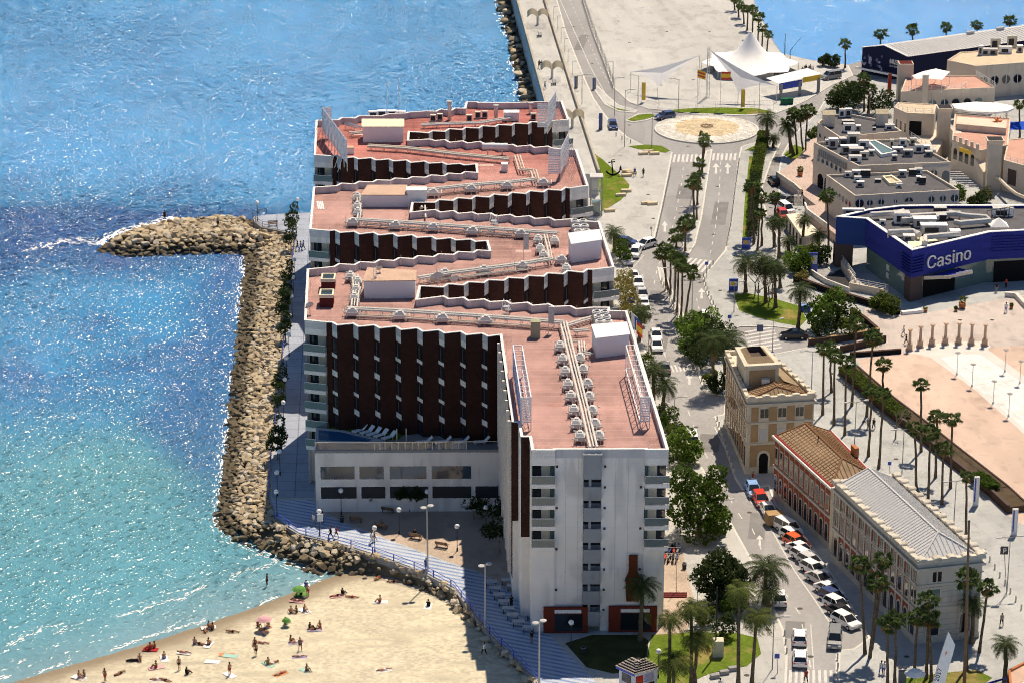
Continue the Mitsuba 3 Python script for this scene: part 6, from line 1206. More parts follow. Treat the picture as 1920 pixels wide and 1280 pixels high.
for a, b in ((72, 130), (208, 268), (346, 402)): pan(k, 'shutter', FL, FR, (a+25)*W, (b+25)*W, 5.0, 6.7, 'light_grey', .07)
pan(k, 'brick_panel', FL, FR, .5, L-.2, 1.0, 4.3, 'tan_brick', .05); arch(k, 'door_surround', FL, FR, 2.5, 1.9, .0, 3.5, 'cream_stone', .11); arch(k, 'door', FL, FR, 2.5, 1.3, .02, 3.1, 'black', .15)
L2 = seg(BL, FL)[4]
for i in range(9):
    u = 1.0+i*(L2-1.6)/9
    for z0, z1 in ((7.9, 10), (4.9, 7.3)): pan(k, 'brick_panel', BL, FL, u, u+.8, z0, z1, 'tan_brick', .06); pan(k, 'window', BL, FL, u+1.0, u+1.75, z0+.3, z1-.25, 'dark_glass', .05)
    pan(k, 'brick_panel', BL, FL, u, u+.9, 1.0, 4.2, 'tan_brick', .06); arch(k, 'arched_window', BL, FL, u+1.4, .95, 1.0, 3.8, 'dark_glass', .05)
ring = sg.Polygon(q4).buffer(.22, join_style=2).difference(sg.Polygon(q4).buffer(-.35, join_style=2)); put('parapet', MB().prism(ring, 11, 11.55), 'cream_stone', k)
for p, q, n in ((FL, FR, 4), (BL, FL, 8), (FR, BR, 8)):
    p, q, d, nn, LL = seg(p, q)
    for i in range(n+1): lump(k, p+d*(.5+i*(LL-1)/n), d, 1.1 if n == 4 else .8, .28, .6, 11.55, 'cream_stone')
c4 = lambda s, t: np.asarray(FL)*(1-s)*(1-t)+np.asarray(FR)*s*(1-t)+np.asarray(BL)*(1-s)*t+np.asarray(BR)*s*t
hip(k, [c4(.05, .03), c4(.95, .03), c4(.95, .22), c4(.05, .22)], 11.1, 1.0, (1.7, .3), 'dark_tiles', .6, ribmat='tile_line')
put('side_roof', MB().add([[*c4(.96, .22), 11.15], [*c4(.96, .97), 11.15], [*c4(.68, .97), 12.1], [*c4(.68, .22), 12.1]], [[0, 1, 2], [0, 2, 3]]).add([[*c4(.68, .22), 12.1], [*c4(.68, .97), 12.1], [*c4(.68, .97), 10.9], [*c4(.68, .22), 10.9]], [[0, 1, 2], [0, 2, 3]]), 'dark_tiles', k)
tw = sg.Polygon([c4(.06, .27), c4(.62, .27), c4(.62, .66), c4(.06, .66)]); put('tower', MB().prism(tw.difference(tw.buffer(-.9, join_style=2)), 10.9, 13.9), 'cream_stone', k)
a, b = c4(.06, .27), c4(.62, .27); pan(k, 'brick_panel', a, b, .5, seg(a, b)[4]-.5, 11.2, 13.6, 'tan_brick', .05)
put('tower_cornice', MB().prism(tw.buffer(.25, join_style=2).difference(tw.buffer(-.55, join_style=2)), 13.9, 14.4, True), 'cream_stone', k)
A, B, C, D = [c4(.09, .30), c4(.59, .30), c4(.59, .63), c4(.09, .63)]; I = [c4(.2, .37), c4(.48, .37), c4(.48, .58), c4(.2, .58)]
for i, (p, q) in enumerate(((0, 1), (1, 2), (2, 3), (3, 0))): O = [A, B, C, D]; put('tower_roof', MB().quad([*O[p], 14.3], [*O[q], 14.3], [*I[q], 15.0], [*I[p], 15.0]), 'dark_tiles', k)
put('tower_well', MB().add([[*v, 15.0] for v in I]+[[*v, 14.2] for v in I], [[0, 4, 5], [0, 5, 1], [1, 5, 6], [1, 6, 2], [2, 6, 7], [2, 7, 3], [3, 7, 4], [3, 4, 0], [4, 6, 5], [4, 7, 6]]), 'brown_panel', k)
put('roof_hut', MB().box((*c4(.38, .235), 11.7), (1.1, .8, 1.6)), 'plaster', k)
# red brick building with the tan tiled roof
q4 = [S(*v, 9)[:2] for v in ((1557, 915), (1640, 889), (1560, 806), (1447, 815))]; FL, FR, BR, BL = q4
k = thing('brick_building', 'long red brick building with a tan tiled hip roof', 'building')
wp = sg.Polygon(q4).buffer(-.35, join_style=2); put('walls', MB().prism(wp, -.1, 8.7), 'pale_stone', k); co = list(wp.exterior.coords)
put('eaves', MB().prism(sg.Polygon(q4), 8.7, 9.0, True), 'plaster', k)
flat('roof_red', (.24, .05, .05)); put('gutter', MB().prism(sg.Polygon(q4).buffer(-.25, join_style=2).difference(sg.Polygon(q4).buffer(-.6, join_style=2)), 9.0, 9.12), 'roof_red', k)
ins = list(sg.Polygon(q4).buffer(-.55, join_style=2).exterior.coords)[:4]; ins = [min(ins, key=lambda c: math.dist(c, v)) for v in q4]
hip(k, ins, 9.1, 1.7, (3.2, .6), 'tile_brown', .75, ribmat='tile_line')
WL = [min(co, key=lambda c: math.dist(c, v)) for v in (BL, FL)]; L = seg(*WL)[4]
def brickside(k, p, q, L, n, zf, brick='red_brick', skip=()):
    bw = L/n
    put('string_course', MB().wall(np.asarray(p), np.asarray(q), zf[2], zf[2]+.3, .3, -.22), 'pale_stone', k)
    for i in range(n):
        u = i*bw
        if i in skip: continue
        pan(k, 'brick_panel', p, q, u+.12, u+bw-.12, .9, zf[2]-.2, brick, .05); arch(k, 'window_surround', p, q, u+bw/2, .62*bw, .9, zf[0]+.25, 'pale_stone', .10); arch(k, 'arched_window', p, q, u+bw/2, .44*bw, 1.0, zf[0], 'dark_glass', .13)
        pan(k, 'brick_panel', p, q, u+.12, u+bw-.12, zf[2]+.4, zf[4], brick, .05); pan(k, 'window_surround', p, q, u+bw*.2, u+bw*.8, zf[3]-.15, zf[3]+2.35, 'pale_stone', .09); pan(k, 'window', p, q, u+bw*.28, u+bw*.72, zf[3], zf[3]+2.15, 'dark_glass', .12)
brickside(k, WL[0], WL[1], L, 11, (3.4, 0, 4.5, 5.3, 8.3))
pan(k, 'chimney_pots', FR, BR, 6, 7.5, 8.8, 10.4, 'terracotta', .0, .6); put('roof_vent', MB().bar((*(np.asarray(BL)*.55+np.asarray(FR)*.45), 9.9), (*(np.asarray(BL)*.55+np.asarray(FR)*.45+.1), 11.4), .12), 'black', k)
# grey roofed stone and brick building
q4 = [S(*v, 10.8)[:2] for v in ((1720.6, 1059), (1849, 1046), (1681, 893), (1560, 906))]; FL, FR, BR, BL = q4; P4 = sg.Polygon(q4)
k = thing('stone_building', 'long stone and red brick building with a pale grey ribbed metal roof', 'building')
wp = P4.buffer(-.3, join_style=2); co = list(wp.exterior.coords); fl, fr, br, bl = (min(co, key=lambda c: math.dist(c, v)) for v in q4)
put('walls', MB().prism(wp, -.1, 10.8), 'pale_stone', k)
for z, h, o in ((9.9, .35, .35), (7.7, .25, .12), (4.5, .25, .1), (.0, .9, .1)): put('string_course', MB().prism(wp.buffer(o, join_style=2).difference(wp.buffer(-.05)), z, z+h, True), 'pale_stone', k)
put('parapet', MB().prism(P4.difference(P4.buffer(-.7, join_style=2)), 10.8, 11.3), 'pale_stone', k)
for p, q, n in ((FL, FR, 4), (BL, FL, 11), (FR, BR, 11)):
    p, q, d, nn, LL = seg(p, q)
    for i in range(n+1): lump(k, p+d*(.7+i*(LL-1.4)/n)+nn*.3, d, 1.0, .30, 1.0, 11.3, 'pale_stone')
ins = list(P4.buffer(-.85, join_style=2).exterior.coords)[:4]; ins = [min(ins, key=lambda c: math.dist(c, v)) for v in q4]
hip(k, ins, 11.05, 1.9, (3.4, .3), 'zinc', .6, ribmat=None, ridge='zinc_rib')
L = seg(bl, fl)[4]; brickside(k, bl, fl, L, 13, (3.6, 0, 4.5, 5.2, 7.6), skip=(0, 12))
n = 13; bw = L/n
for i in range(n):
    for o in (.27, .55): pan(k, 'attic_window', bl, fl, i*bw+bw*o, i*bw+bw*(o+.18), 8.2, 9.5, 'dark_glass', .06)
    if 0 < i < 12: pan(k, 'brick_panel', bl, fl, i*bw+bw*.0, i*bw+bw*.2, 8.1, 9.7, 'red_brick', .05)
    pan(k, 'pilaster', bl, fl, i*bw-.14, i*bw+.14, .9, 9.9, 'pale_stone', .15)
for i in (0, 12): arch(k, 'arched_window', bl, fl, i*bw+bw/2, .9, 1.0, 3.6, 'dark_glass', .06); [pan(k, 'window', bl, fl, i*bw+bw*o, i*bw+bw*(o+.24), 5.2, 7.3, 'dark_glass', .06) for o in (.18, .58)]
L = seg(fl, fr)[4]
for o in (.23, .31, .75, .83): pan(k, 'attic_window', fl, fr, L*o, L*(o+.055), 8.2, 9.5, 'dark_glass', .06)
for o in (.22, .72): pan(k, 'window_surround', fl, fr, L*o-.25, L*(o+.13)+.25, 5.0, 7.5, 'pale_stone', .08); pan(k, 'window', fl, fr, L*o, L*(o+.13), 5.2, 7.2, 'green_glass', .12); arch(k, 'arched_window', fl, fr, L*(o+.06), 1.3, 1.0, 3.6, 'dark_glass', .06)
for z in np.arange(1.5, 7.6, .75): pan(k, 'stone_joint', fl, fr, .3, L-.3, z, z+.05, 'mid_grey', .004, .02)
# raised terrace and offices
worn('cream_wall', (.62, .545, .45), .10, .4, .2); worn('grey_roof', (.115, .115, .125), .22, .7); worn('lilac_tiles', (.46, .37, .33), .12)
terr = poly('1456 329 1490 352 1502 363 1530 385 1509 387 1514 400 1552 428 1570 442 1640 400 1700 330 1600 240 1520 262 1500 292', 1.6)
k = struct('office_terrace', MB().prism(terr, -.1, 1.6), 'lilac_tiles', label='raised tiled terrace along the beige offices')
put('parapet', MB().prism(sg.LineString(S2(pairs('1456 329 1490 352 1502 363'), 1.6)).buffer(.15, cap_style=2), 1.5, 2.4, True), 'cream_wall', k, kind='structure'); put('parapet', MB().prism(sg.LineString(S2(pairs('1509 387 1514 400 1552 428'), 1.6)).buffer(.15, cap_style=2), 1.5, 2.4, True), 'plaster', k, kind='structure')
t = thing('terrace_steps', 'flight of steps from the service road up to the office terrace', 'steps')
for i in range(8): c = S(1497, 384-i*2.1, .2*i); put('step', MB().box((c[0], c[1]-.4+.1*i, .1+.1*i), (1.6, .5, .2+.2*i)), 'plaster', t)
def flatblock(name, lab, plan, z, z0=0.0, wall='cream_wall', roof='grey_roof', par=.5):
    q = [S(*v, z)[:2] for v in pairs(plan)]; pg = sg.Polygon(q).buffer(0); k = thing(name, lab, 'building'); put('walls', MB().prism(pg, z0-.1, z-par), wall, k)
    put('parapet', MB().prism(pg.difference(pg.buffer(-.25, join_style=2)), z-par, z), wall, k); put('roof', MB().prism(pg.buffer(-.24, join_style=2), z-par, z-par+.06), roof, k); return k, [np.array(v) for v in q]
def acs(lst, z, mats=('bright_white', 'unit_white', 'dark_grey'), where='', nm='rooftop_unit', grp=None):
    for i, v in enumerate(lst):
        px, py, w, d, h = v; w, d, h = w*.85, d*.85, h*.8; c = S(px, py, z); t = thing(nm, f'{ORD[i]} rooftop unit from the left {where}', 'rooftop unit', grp); m = mats[i % len(mats)]
        put('casing', MB().box((c[0], c[1], z+h/2+.12), (w, d, h)), m, t); put('lid', MB().box((c[0], c[1], z+h+.16), (w*1.06, d*1.06, .08)), 'unit_white' if m != 'unit_white' else 'bright_white', t)
        put('grille', MB().box((c[0]-w*.1, c[1]-d/2-.02, z+h*.55), (w*.55, .04, h*.6)), 'dark_grey', t); put('base', MB().box((c[0], c[1], z+.06), (w*.9, d*.9, .12)), 'mid_grey', t)
Z1 = 8.4
k, q = flatblock('office_building', 'nearest beige office block with a dark flat roof and round windows, behind the blue casino', '1603 367 1799 356 1739 320 1549 328', Z1, 1.6)
L = seg(q[0], q[1])[4]; W = L/1140
for x, y, r, h in ((640, 1100, .85, False), (765, 1090, .6, False), (888, 1085, .6, False), (1045, 1070, .35, False), (1190, 1075, .85, True), (1437, 1050, .62, False), (1562, 1047, .62, False), (1690, 1050, .75, False)): rwin(k, q[0], q[1], max(.9, min(L-.8, (x-600)*W)), 6.9 if not h else 6.7, r, half=h)
L = seg(q[3], q[0])[4]
for i in range(7): rwin(k, q[3], q[0], 2.0+i*(L-4)/6, 6.2, .55, cross=False)
put('roof_tank', MB().prism(poly('1654 334 1672 332 1692 345 1668 348', Z1-.3).difference(poly('1658 335.5 1671 334 1687 344.5 1669 346.5', Z1-.3)), Z1-.5, Z1+.1), 'cream_paint', k); put('tank_floor', MB().prism(poly('1655 334.5 1672 332.5 1690 345 1668 347.5', Z1-.3), Z1-.5, Z1-.2), 'tan_stone', k)
acs([(1590, 332, 1.4, 1, 1), (1605, 333, 1.6, 1.1, 1.5), (1620, 331, 2.6, 1, 1.3), (1608, 341, 1.4, 1, 1), (1613, 350, 1.5, 1, 1.0), (1646, 342, 1.2, .8, .5), (1686, 352, 1.2, .8, .7), (1692, 331, 1.6, 1, 1.2), (1711, 329, 1.5, 1, 1.2), (1722, 327, 1.5, 1, 1.2), (1722, 342, 1.0, .8, 1.2), (1730, 345, 1.2, .8, 1.3)], Z1-.43, where='on the nearest beige office roof')
Z2 = 9.6
k, q = flatblock('office_building', 'middle beige office block with a sign along its left wall and a glass skylight', '1610 311 1783 304 1700 260 1526 267', Z2, 1.6)
L = seg(q[3], q[0])[4]
for i in range(8): rwin(k, q[3], q[0], 2.0+i*(L-5)/7, 7.0, .55, 'blue_glass', cross=False)
rwin(k, q[0], q[1], seg(q[0], q[1])[4]*.82, 7.6, .7); arch(k, 'arched_glass', q[0], q[1], seg(q[0], q[1])[4]*.95, 1.4, 4.0, 8.0, 'blue_glass')
for i in range(2): arch(k, 'doorway', q[3], q[0], 3.0+2.6*i, 2.0, 1.6, 4.3, 'black')
p_, q_, d_, n_, L_ = seg(q[3], q[0])
for i in range(14): pan(k, 'sign_letter', q[3], q[0], L_*.13+i*L_*.045, L_*.13+i*L_*.045+L_*.032, Z2-1.9, Z2-.7, 'mid_grey', .30, .12)
p_, q_, d_, n_, L_ = seg(q[0], q[1])
for i in range(17): pan(k, 'sign_letter', q[0], q[1], L_*.70+i*L_*.017, L_*.70+i*L_*.017+L_*.011, Z2-.9, Z2-.4, 'light_grey', .12, .08)
sk = poly('1626 270 1640 267 1682 289 1652 295', Z2-.3); put('skylight_frame', MB().prism(sk.difference(sk.buffer(-.35)), Z2-.5, Z2+.2), 'white_paint', k); put('skylight_glass', MB().prism(sk.buffer(-.3), Z2-.5, Z2+.05), 'green_glass', k)
acs([(1551, 270, 1, .9, .8), (1562, 277, 1.9, 1.5, 2.0), (1583, 273, 2.2, 1.4, 1.6), (1600, 272, 2.6, 1.8, 2.6), (1619, 276, 2.2, 1.4, 1.4), (1592, 288, 3.6, 1.2, 1.7), (1605, 294, 3, 1.8, 1.9), (1620, 297, 1.8, 1.4, 1.4), (1603, 304, 2.6, 1.4, 1.3), (1634, 291, 1.2, 1, 1), (1677, 300, 1.1, .9, .9), (1672, 276, .8, .8, 1.6), (1693, 273, 1.6, 1.2, 1.4), (1683, 286, 2.2, 1.2, 1), (1702, 293, 2, 1.2, 1.3), (1712, 271, 1.4, 1, 1.3), (1723, 286, 1.8, 1.2, 1.6), (1735, 285, 1.8, 1.2, 1.3), (1741, 293, 1.6, 1.2, 1), (1749, 289, 1.2, 1, .9)], Z2-.43, ('bright_white', 'unit_white', 'mid_grey', 'cream_paint'), 'on the middle beige office roof')
Z3 = 8.2
k, q = flatblock('office_building', 'far beige office block with two small rooftop huts', '1574 257 1691 246 1661 226 1600 215 1552 214 1533 230', Z3, 1.0)
L = seg(q[5], q[0])[4]
for i in range(4): rwin(k, q[5], q[0], 1.5+i*2.4, 6.0, .5, cross=False)
for px, py, lab in ((1553, 236, 'small hut with a tan roof at the left of the far office roof'), (1653, 234, 'small hut with a tan pitched roof at the right of the far office roof')):
    t = thing('roof_hut', lab, 'hut'); c = S(px, py, Z3-.4); put('walls', MB().box((c[0], c[1], Z3+.8), (2.2, 1.8, 2.4)), 'cream_wall', t); put('roof', MB().add([[c[0]-1.3, c[1]-1.1, Z3+2.0], [c[0]+1.3, c[1]-1.1, Z3+2.0], [c[0]+1.3, c[1]+1.1, Z3+2.0], [c[0]-1.3, c[1]+1.1, Z3+2.0], [c[0]-1.3, c[1], Z3+2.7], [c[0]+1.3, c[1], Z3+2.7]], [[0, 1, 5], [0, 5, 4], [2, 3, 4], [2, 4, 5], [0, 4, 3], [1, 2, 5]]), 'tan_stone', t); put('door', MB().box((c[0]-.2, c[1]-.93, Z3+.6), (.8, .06, 1.9)), 'light_grey', t)
acs([(1579, 220, 1.4, 1, 1.8), (1591, 219, 1.4, 1, 1.8), (1590, 232, 2.6, 1.2, .6), (1591, 247, 2.4, 1.4, 1.8), (1609, 245, 1.1, .9, 1.1), (1639, 244, .7, .7, .4), (1668, 243, 2.0, 1.2, 1.0)], Z3-.43, where='on the far beige office roof')
k = thing('roof_mast', 'thin brown pole with a white ball rising behind the middle office roof', 'pole'); c = S(1628, 262, 3); put('pole', MB().tube([[c[0], c[1], 3], [c[0], c[1], 12.2]], .12, 6), 'wood', k); put('ball', MB().ball((c[0], c[1], 12.3), .25, 1), 'bright_white', k)
# casino
ZC = 9.0
def navy(p, n, uv):
    r = cell_rand(p.z*2.2, (p.x+p.y)*.28, 2.0); l = (p.z*2.2-dr.floor(p.z*2.2)) < .09
    return mi.Color3f(.036, .045, .25)*(1+.22*(r-.5))*mi.Color3f(dr.select(l, mi.Float(.75), mi.Float(1.0)))
tex('navy_cladding', navy); worn('museum_navy', (.022, .026, .060), .1, .3); flat('brown_panel', (.10, .075, .07)); flat('blue_panel', (.035, .07, .24))
k = thing('casino', 'navy blue angular casino building with big white lettering', 'casino')
C = [S(*v, ZC)[:2] for v in pairs('1568 407 1624 411 1710 470 1856 436 1960 431 2060 425 2060 385 1736 385 1686 386 1628 393')]; cp = sg.Polygon(C)
inn = cp.buffer(-.5).difference(sg.Polygon([C[0], C[1], C[1]+np.array([3, 9]), C[0]+np.array([0, 9])]).buffer(.3))
put('lower_walls', MB().prism(inn, -.1, 4.4), 'green_glass', k); put('fascia', MB().prism(cp, 4.2, ZC-.5, True), 'navy_cladding', k); put('parapet', MB().prism(cp.difference(cp.buffer(-.45, join_style=2)), ZC-.5, ZC), 'navy_cladding', k)
put('coping', MB().prism(cp.buffer(.04, join_style=2).difference(cp.buffer(-.6, join_style=2)), ZC, ZC+.12, True), 'bright_white', k); put('roof', MB().prism(cp.buffer(-.44), ZC-.5, ZC-.4), 'grey_roof', k); put('pale_roof_corner', MB().prism(poly('1700 462 1712 466 1762 452 1740 440 1700 452', ZC-.4).buffer(-.2), ZC-.42, ZC-.34), 'cream_paint', k)
pan(k, 'blue_end_panel', C[0], C[1], .0, seg(C[0], C[1])[4], 4.25, ZC-.02, 'blue_panel', .05)
put('brown_leg', MB().prism(sg.Polygon([C[0], C[0]+(C[1]-C[0])*.62, C[0]+(C[1]-C[0])*.62+[0, 3], C[0]+[0, 3]]).buffer(-.05), -.1, 4.2), 'brown_panel', k)
put('brown_corner', MB().prism(sg.Polygon([C[2], C[2]+(C[3]-C[2])*.16, C[2]+(C[3]-C[2])*.16+[-1.2, 2], C[2]+(C[1]-C[2])*.13+[1.0, 2], C[2]+(C[1]-C[2])*.13]).buffer(-.04), -.1, 4.2), 'brown_panel', k)
d = seg(C[2], C[3])
pan(k, 'entrance', C[2]+(C[3]-C[2])*.0+d[3]*.5, C[3]+d[3]*.5, d[4]*.19, d[4]*.60, .02, 3.4, 'black', .06)
pan(k, 'dark_opening', C[3]+d[3]*.4, C[4]+d[3]*.4, 1.4, 20, .02, 3.6, 'black', .06)
for i in range(6):
    z = 5.0+.5*i; pan(k, 'louvre', C[2], C[3], .05, 2.6, z, z+.14, 'navy_cladding', .35, .3); pan(k, 'louvre', C[1], C[2], seg(C[1], C[2])[4]-3.4, seg(C[1], C[2])[4]-.05, z, z+.14, 'navy_cladding', .35, .3); pan(k, 'louvre', C[3], C[4], .4, 12, z+.6, z+.7, 'navy_cladding', .2, .16)
for u, z in ((8, 1), (8, 2.4), (14, 2.6), (15.3, 1.2)): pan(k, 'lit_pane', C[1]+np.array([.4, .3]), C[2]+np.array([.4, .3]), u, u+1.0, z, z+1.0, 'light_grey', .06)  # pale grey panes on the glass wall
def lettering(k, text, p, q, u, z, h, mat, width=None, depth=.15, proud=.1, bold=False, slope=0.0, name='lettering'):
    p, q, d, n, L = seg(p, q); m = meshkit.text_mesh(text, h, depth, bold); 
    if width: m.vertices[:, 0] *= width/m.extents[0]
    v = m.vertices; o = -n; X = v[:, 0]+u
    m2 = trimesh.Trimesh(np.stack([p[0]+d[0]*X+o[0]*(v[:, 2]+proud), p[1]+d[1]*X+o[1]*(v[:, 2]+proud), z+v[:, 1]+slope*v[:, 0]], 1), m.faces, process=False); put(name, m2, mat, k, label=f'white letters reading {text}')
flat('letter_white', (.74, .74, .74)); lettering(k, 'Casino', C[2], C[3], 3.1, 5.25, 2.15, 'letter_white', 9.7, .25, .12)
a = C[2]+(C[3]-C[2])*.17; b = C[2]+(C[3]-C[2])*.40; e = C[2]+(C[3]-C[2])*.66-d[3]*2.6
put('entrance_canopy', MB().prism(sg.Polygon([a, b-d[3]*2.2, e, C[2]+(C[3]-C[2])*.62]), 3.45, 3.95, True), 'navy_cladding', k); put('canopy_edge', MB().wall(a-d[3]*.02, b-d[3]*2.2, 3.40, 4.0, .06, -.05).wall(b-d[3]*2.2, e, 3.55, 4.0, .06, -.05), 'cream_stone', k)
lettering(k, 'casinomediterraneo', b-d[3]*2.2, e, 1.0, 4.0, .42, 'letter_white', max(2.0, seg(b-d[3]*2.2, e)[4]-1.2), .06, .05)
acs([(1600, 400, 4.2, .9, .8), (1690, 418, 3.0, 2.2, 2.2), (1655, 421, 1.2, .9, .8), (1733, 425, 4.4, 2.0, 1.8), (1750, 438, 5.0, 2.0, 1.9), (1790, 447, 2.0, 1.6, 1.6), (1762, 405, 2.4, 1.6, 1.8), (1764, 416, 2.0, 1.6, 1.5), (1704, 450, 2.2, 1.2, .9), (1880, 405, 4, 1.6, 1.7)], ZC-.4, ('unit_white', 'bright_white', 'bright_white', 'unit_white', 'unit_white', 'unit_white', 'dark_grey', 'dark_grey'), 'on the casino roof')
for i, (ln, lab) in enumerate((('1632 402 1680 399 1694 396', 'white duct along the back left of the casino roof'), ('1690 406 1760 402 1800 400', 'long white duct across the casino roof'), ('1690 412 1760 408', 'second long white duct across the casino roof'), ('1780 398 1810 404 1850 407 1856 413 1800 418 1790 416', 'looped white duct at the right of the casino roof'), ('1665 435 1712 433 1724 440', 'white duct by the left edge of the casino roof'), ('1734 456 1735 444 1800 438', 'bent white duct at the front corner of the casino roof'))):
    t = thing('roof_duct', lab, 'duct'); P = [np.r_[S(*v, ZC+.6)[:2], ZC+.55] for v in pairs(ln)]; put('duct', MB().tube(P, .50, 8), 'duct_white', t, smooth=40)
    for v in P[::2]: put('support', MB().box((v[0], v[1], ZC-.1), (.2, .2, .6)), 'steel', t)
t = thing('roof_frame', 'dark lattice frame at the back of the casino roof', 'lattice'); m = MB(); P = [np.r_[S(*v, ZC)[:2], 0] for v in ((1850, 410), (1900, 402))]
for z in (ZC, ZC+1.4): m.bar(P[0]+[0, 0, z], P[1]+[0, 0, z], .12)
for i in range(7): v = P[0]+(P[1]-P[0])*i/6; m.bar(v+[0, 0, ZC-.4], v+[0, 0, ZC+1.4], .1)
put('lattice', m, 'dark_metal', t)
t = thing('roof_skylight', 'white pyramid skylight on the right of the casino roof', 'skylight'); c = S(1872, 422, ZC-.4); put('pane', MB().add([[c[0]-1.6, c[1]-1.4, ZC-.4], [c[0]+1.6, c[1]-1.4, ZC-.4], [c[0]+1.6, c[1]+1.4, ZC-.4], [c[0]-1.6, c[1]+1.4, ZC-.4], [c[0], c[1], ZC+.9]], [[0, 1, 4], [1, 2, 4], [2, 3, 4], [3, 0, 4]]), 'bright_white', t)
# museum
k = thing('museum', 'long navy museum hall with a pale grey pitched roof and white lettering', 'museum')
A, B = S(1617, 89, 5.5)[:2], S(1704, 106, 5.5)[:2]; dd = S(1920, 76, 5.5)[:2]-B; D1 = dd/np.hypot(*dd); LM = 60; C_, D_ = B+D1*LM, A+D1*LM
put('walls', MB().prism(sg.Polygon([A, B, C_, D_]), -.1, 5.5), 'museum_navy', k); M = (A+B)/2; M2 = M+D1*LM; zr = 6.9
mid = S(1661, 81, zr)[:2]
put('gable', MB().add([[*A, 5.5], [*B, 5.5], [*M, zr]], [[0, 1, 2]]), 'museum_navy', k)
o = D1*-.3
rf = put('roof', MB().quad([*(B+o), 5.55], [*C_, 5.55], [*M2, zr+.05], [*(M+o), zr+.05]).quad([*(A+o), 5.55], [*D_, 5.55], [*M2, zr+.05], [*(M+o), zr+.05]), 'zinc', k); rb = MB()
for i in range(60): v = D1*(i*1.0); rb.bar([*(B+v), 5.6], [*(M+v), zr+.1], .08); 
put('rib', rb, 'zinc_rib', rf, kind='stuff'); put('verge', MB().bar([*(B+o), 5.55], [*(M+o), zr+.08], .4, .15).bar([*(A+o), 5.55], [*(M+o), zr+.08], .4, .15), 'bright_white', k)
put('eaves_trim', MB().bar([*(B+o), 5.5], [*C_, 5.5], .25, .12), 'bright_white', k)
LW = seg(A, B)[4]; lettering(k, 'MUSEO', A, B, LW*.60, 3.2, .95, 'letter_white', 3.2, .06, .04, True); lettering(k, 'VOLVO OCEAN RACE', A, B, LW*.60, 2.5, .36, 'letter_white', 3.2, .05, .04)
flat('mural_pale', (.36, .36, .46)); flat('mural_mid', (.14, .15, .22))
rr = np.random.default_rng(3)
for i in range(16):
    u, z, w, h = rr.uniform(.3, LW*.48), rr.uniform(1.2, 4.4), rr.uniform(.5, 1.6), rr.uniform(.5, 1.8); an = np.sort(rr.uniform(0, 6.28, 9)); P = [np.r_[np.array(A)+(B-A)/LW*(u+w*.5*math.cos(t)*rr.uniform(.5, 1))-seg(A, B)[3]*(.02+.004*i), z+h*.5*math.sin(t)*rr.uniform(.5, 1)] for t in an]
    put('mural_patch', MB().add(P, [[0, j, j+1] for j in range(1, 8)]), ('mural_pale', 'mural_mid')[i % 2], k)
put('entrance_beam', MB().wall(A-(B-A)*.02, A+(B-A)*.9, 1.2, 1.6, .3, -2.2), 'white_paint', k); pan(k, 'entrance_glass', A, B, LW*.2, LW*.8, .05, 1.2, 'dark_glass', .05)
for i in range(4): v = M+D1*(22+i*8); put('roof_vent', MB().box((*v, zr+.35), (1.8, .7, .5), math.atan2(D1[1], D1[0])), 'unit_white', k)
# round windowed leisure buildings behind the casino
def rail(k, pts, z, h=1.0, step=1.6, mat='white_paint'):
    L = sg.LineString([tuple(p[:2]) for p in pts]); m = MB()
    for s in np.arange(0, L.length, step): c = L.interpolate(s).coords[0]; m.box((c[0], c[1], z+h/2), (.07, .07, h))
    for f in (1, .6, .3): m.tube([[*c, z+h*f] for c in L.coords], .035, 4)
    put('railing', m, mat, k)
worn('terracotta_deck', (.50, .30, .24), .15); worn('tan_deck', (.55, .46, .34), .12)
k, q = flatblock('leisure_building', 'far cream building with tall round windows behind the terrace', '1776 113 1830 124 1990 112 1990 84 1800 98', 7.0, 0, 'cream_wall', 'tan_deck', .25)
for u, r, h in ((3.2, 1.1, True),): rwin(k, q[0], q[1], u, 3.0, r, 'green_glass', h)
for i in range(6): rwin(k, q[1], q[2], 1.8+i*2.6, 3.6, 1.0, ('black', 'black', 'dark_glass')[i % 3])
acs([(1838, 104, 1, .9, 2.4), (1848, 103, 2, 1.5, 1.5), (1862, 103, 2, 1.4, 1.4), (1885, 100, 3, 1.8, 1.6), (1866, 93, 2.4, .6, 2.8), (1897, 90, 2.4, .6, 3.0), (1912, 98, 1.4, 1.4, 1.6)], 6.75, ('unit_white', 'light_grey', 'mid_grey', 'bright_white', 'cream_stone', 'cream_stone'), 'on the far cream roof')
k, q = flatblock('terrace_building', 'cream building with five round windows and a railed roof terrace', '1689 172 1866 164 1830 142 1700 143', 5.4, 0, 'cream_wall', 'terracotta_deck', .25)
L = seg(q[0], q[1])[4]
for i, (x, m) in enumerate(((1695, 'blue_glass'), (1748, 'green_glass'), (1771, 'blue_glass'), (1792, 'dark_glass'), (1814, 'dark_glass'), (1836, 'green_glass'))): rwin(k, q[0], q[1], (x-1687)/179*L, 2.6, .85, m, i == 0, i in (1, 2))
rail(k, [q[0], q[0]+(q[1]-q[0])*.65, q[0]+(q[1]-q[0])*.72+[0, 2]], 5.4); rail(k, [q[1], q[2]], 5.4)
t = thing('lift_tower', 'plain cream tower at the left end of the terrace building', 'tower'); c = S(1696, 192, 0); put('walls', MB().box((c[0], c[1]+1, 4.1), (3.0, 3, 8.2)), 'cream_wall', t); put('roof', MB().box((c[0], c[1]+1, 8.2), (2.6, 2.6, .1)), 'dark_red', t)
t = thing('terrace_awning', 'white peaked awning over the railed roof terrace', 'awning'); P = [S(*v, 8.0) for v in ((1710, 142), (1731, 134), (1755, 129), (1781, 135), (1766, 150), (1733, 147), (1718, 149))]; m = MB()
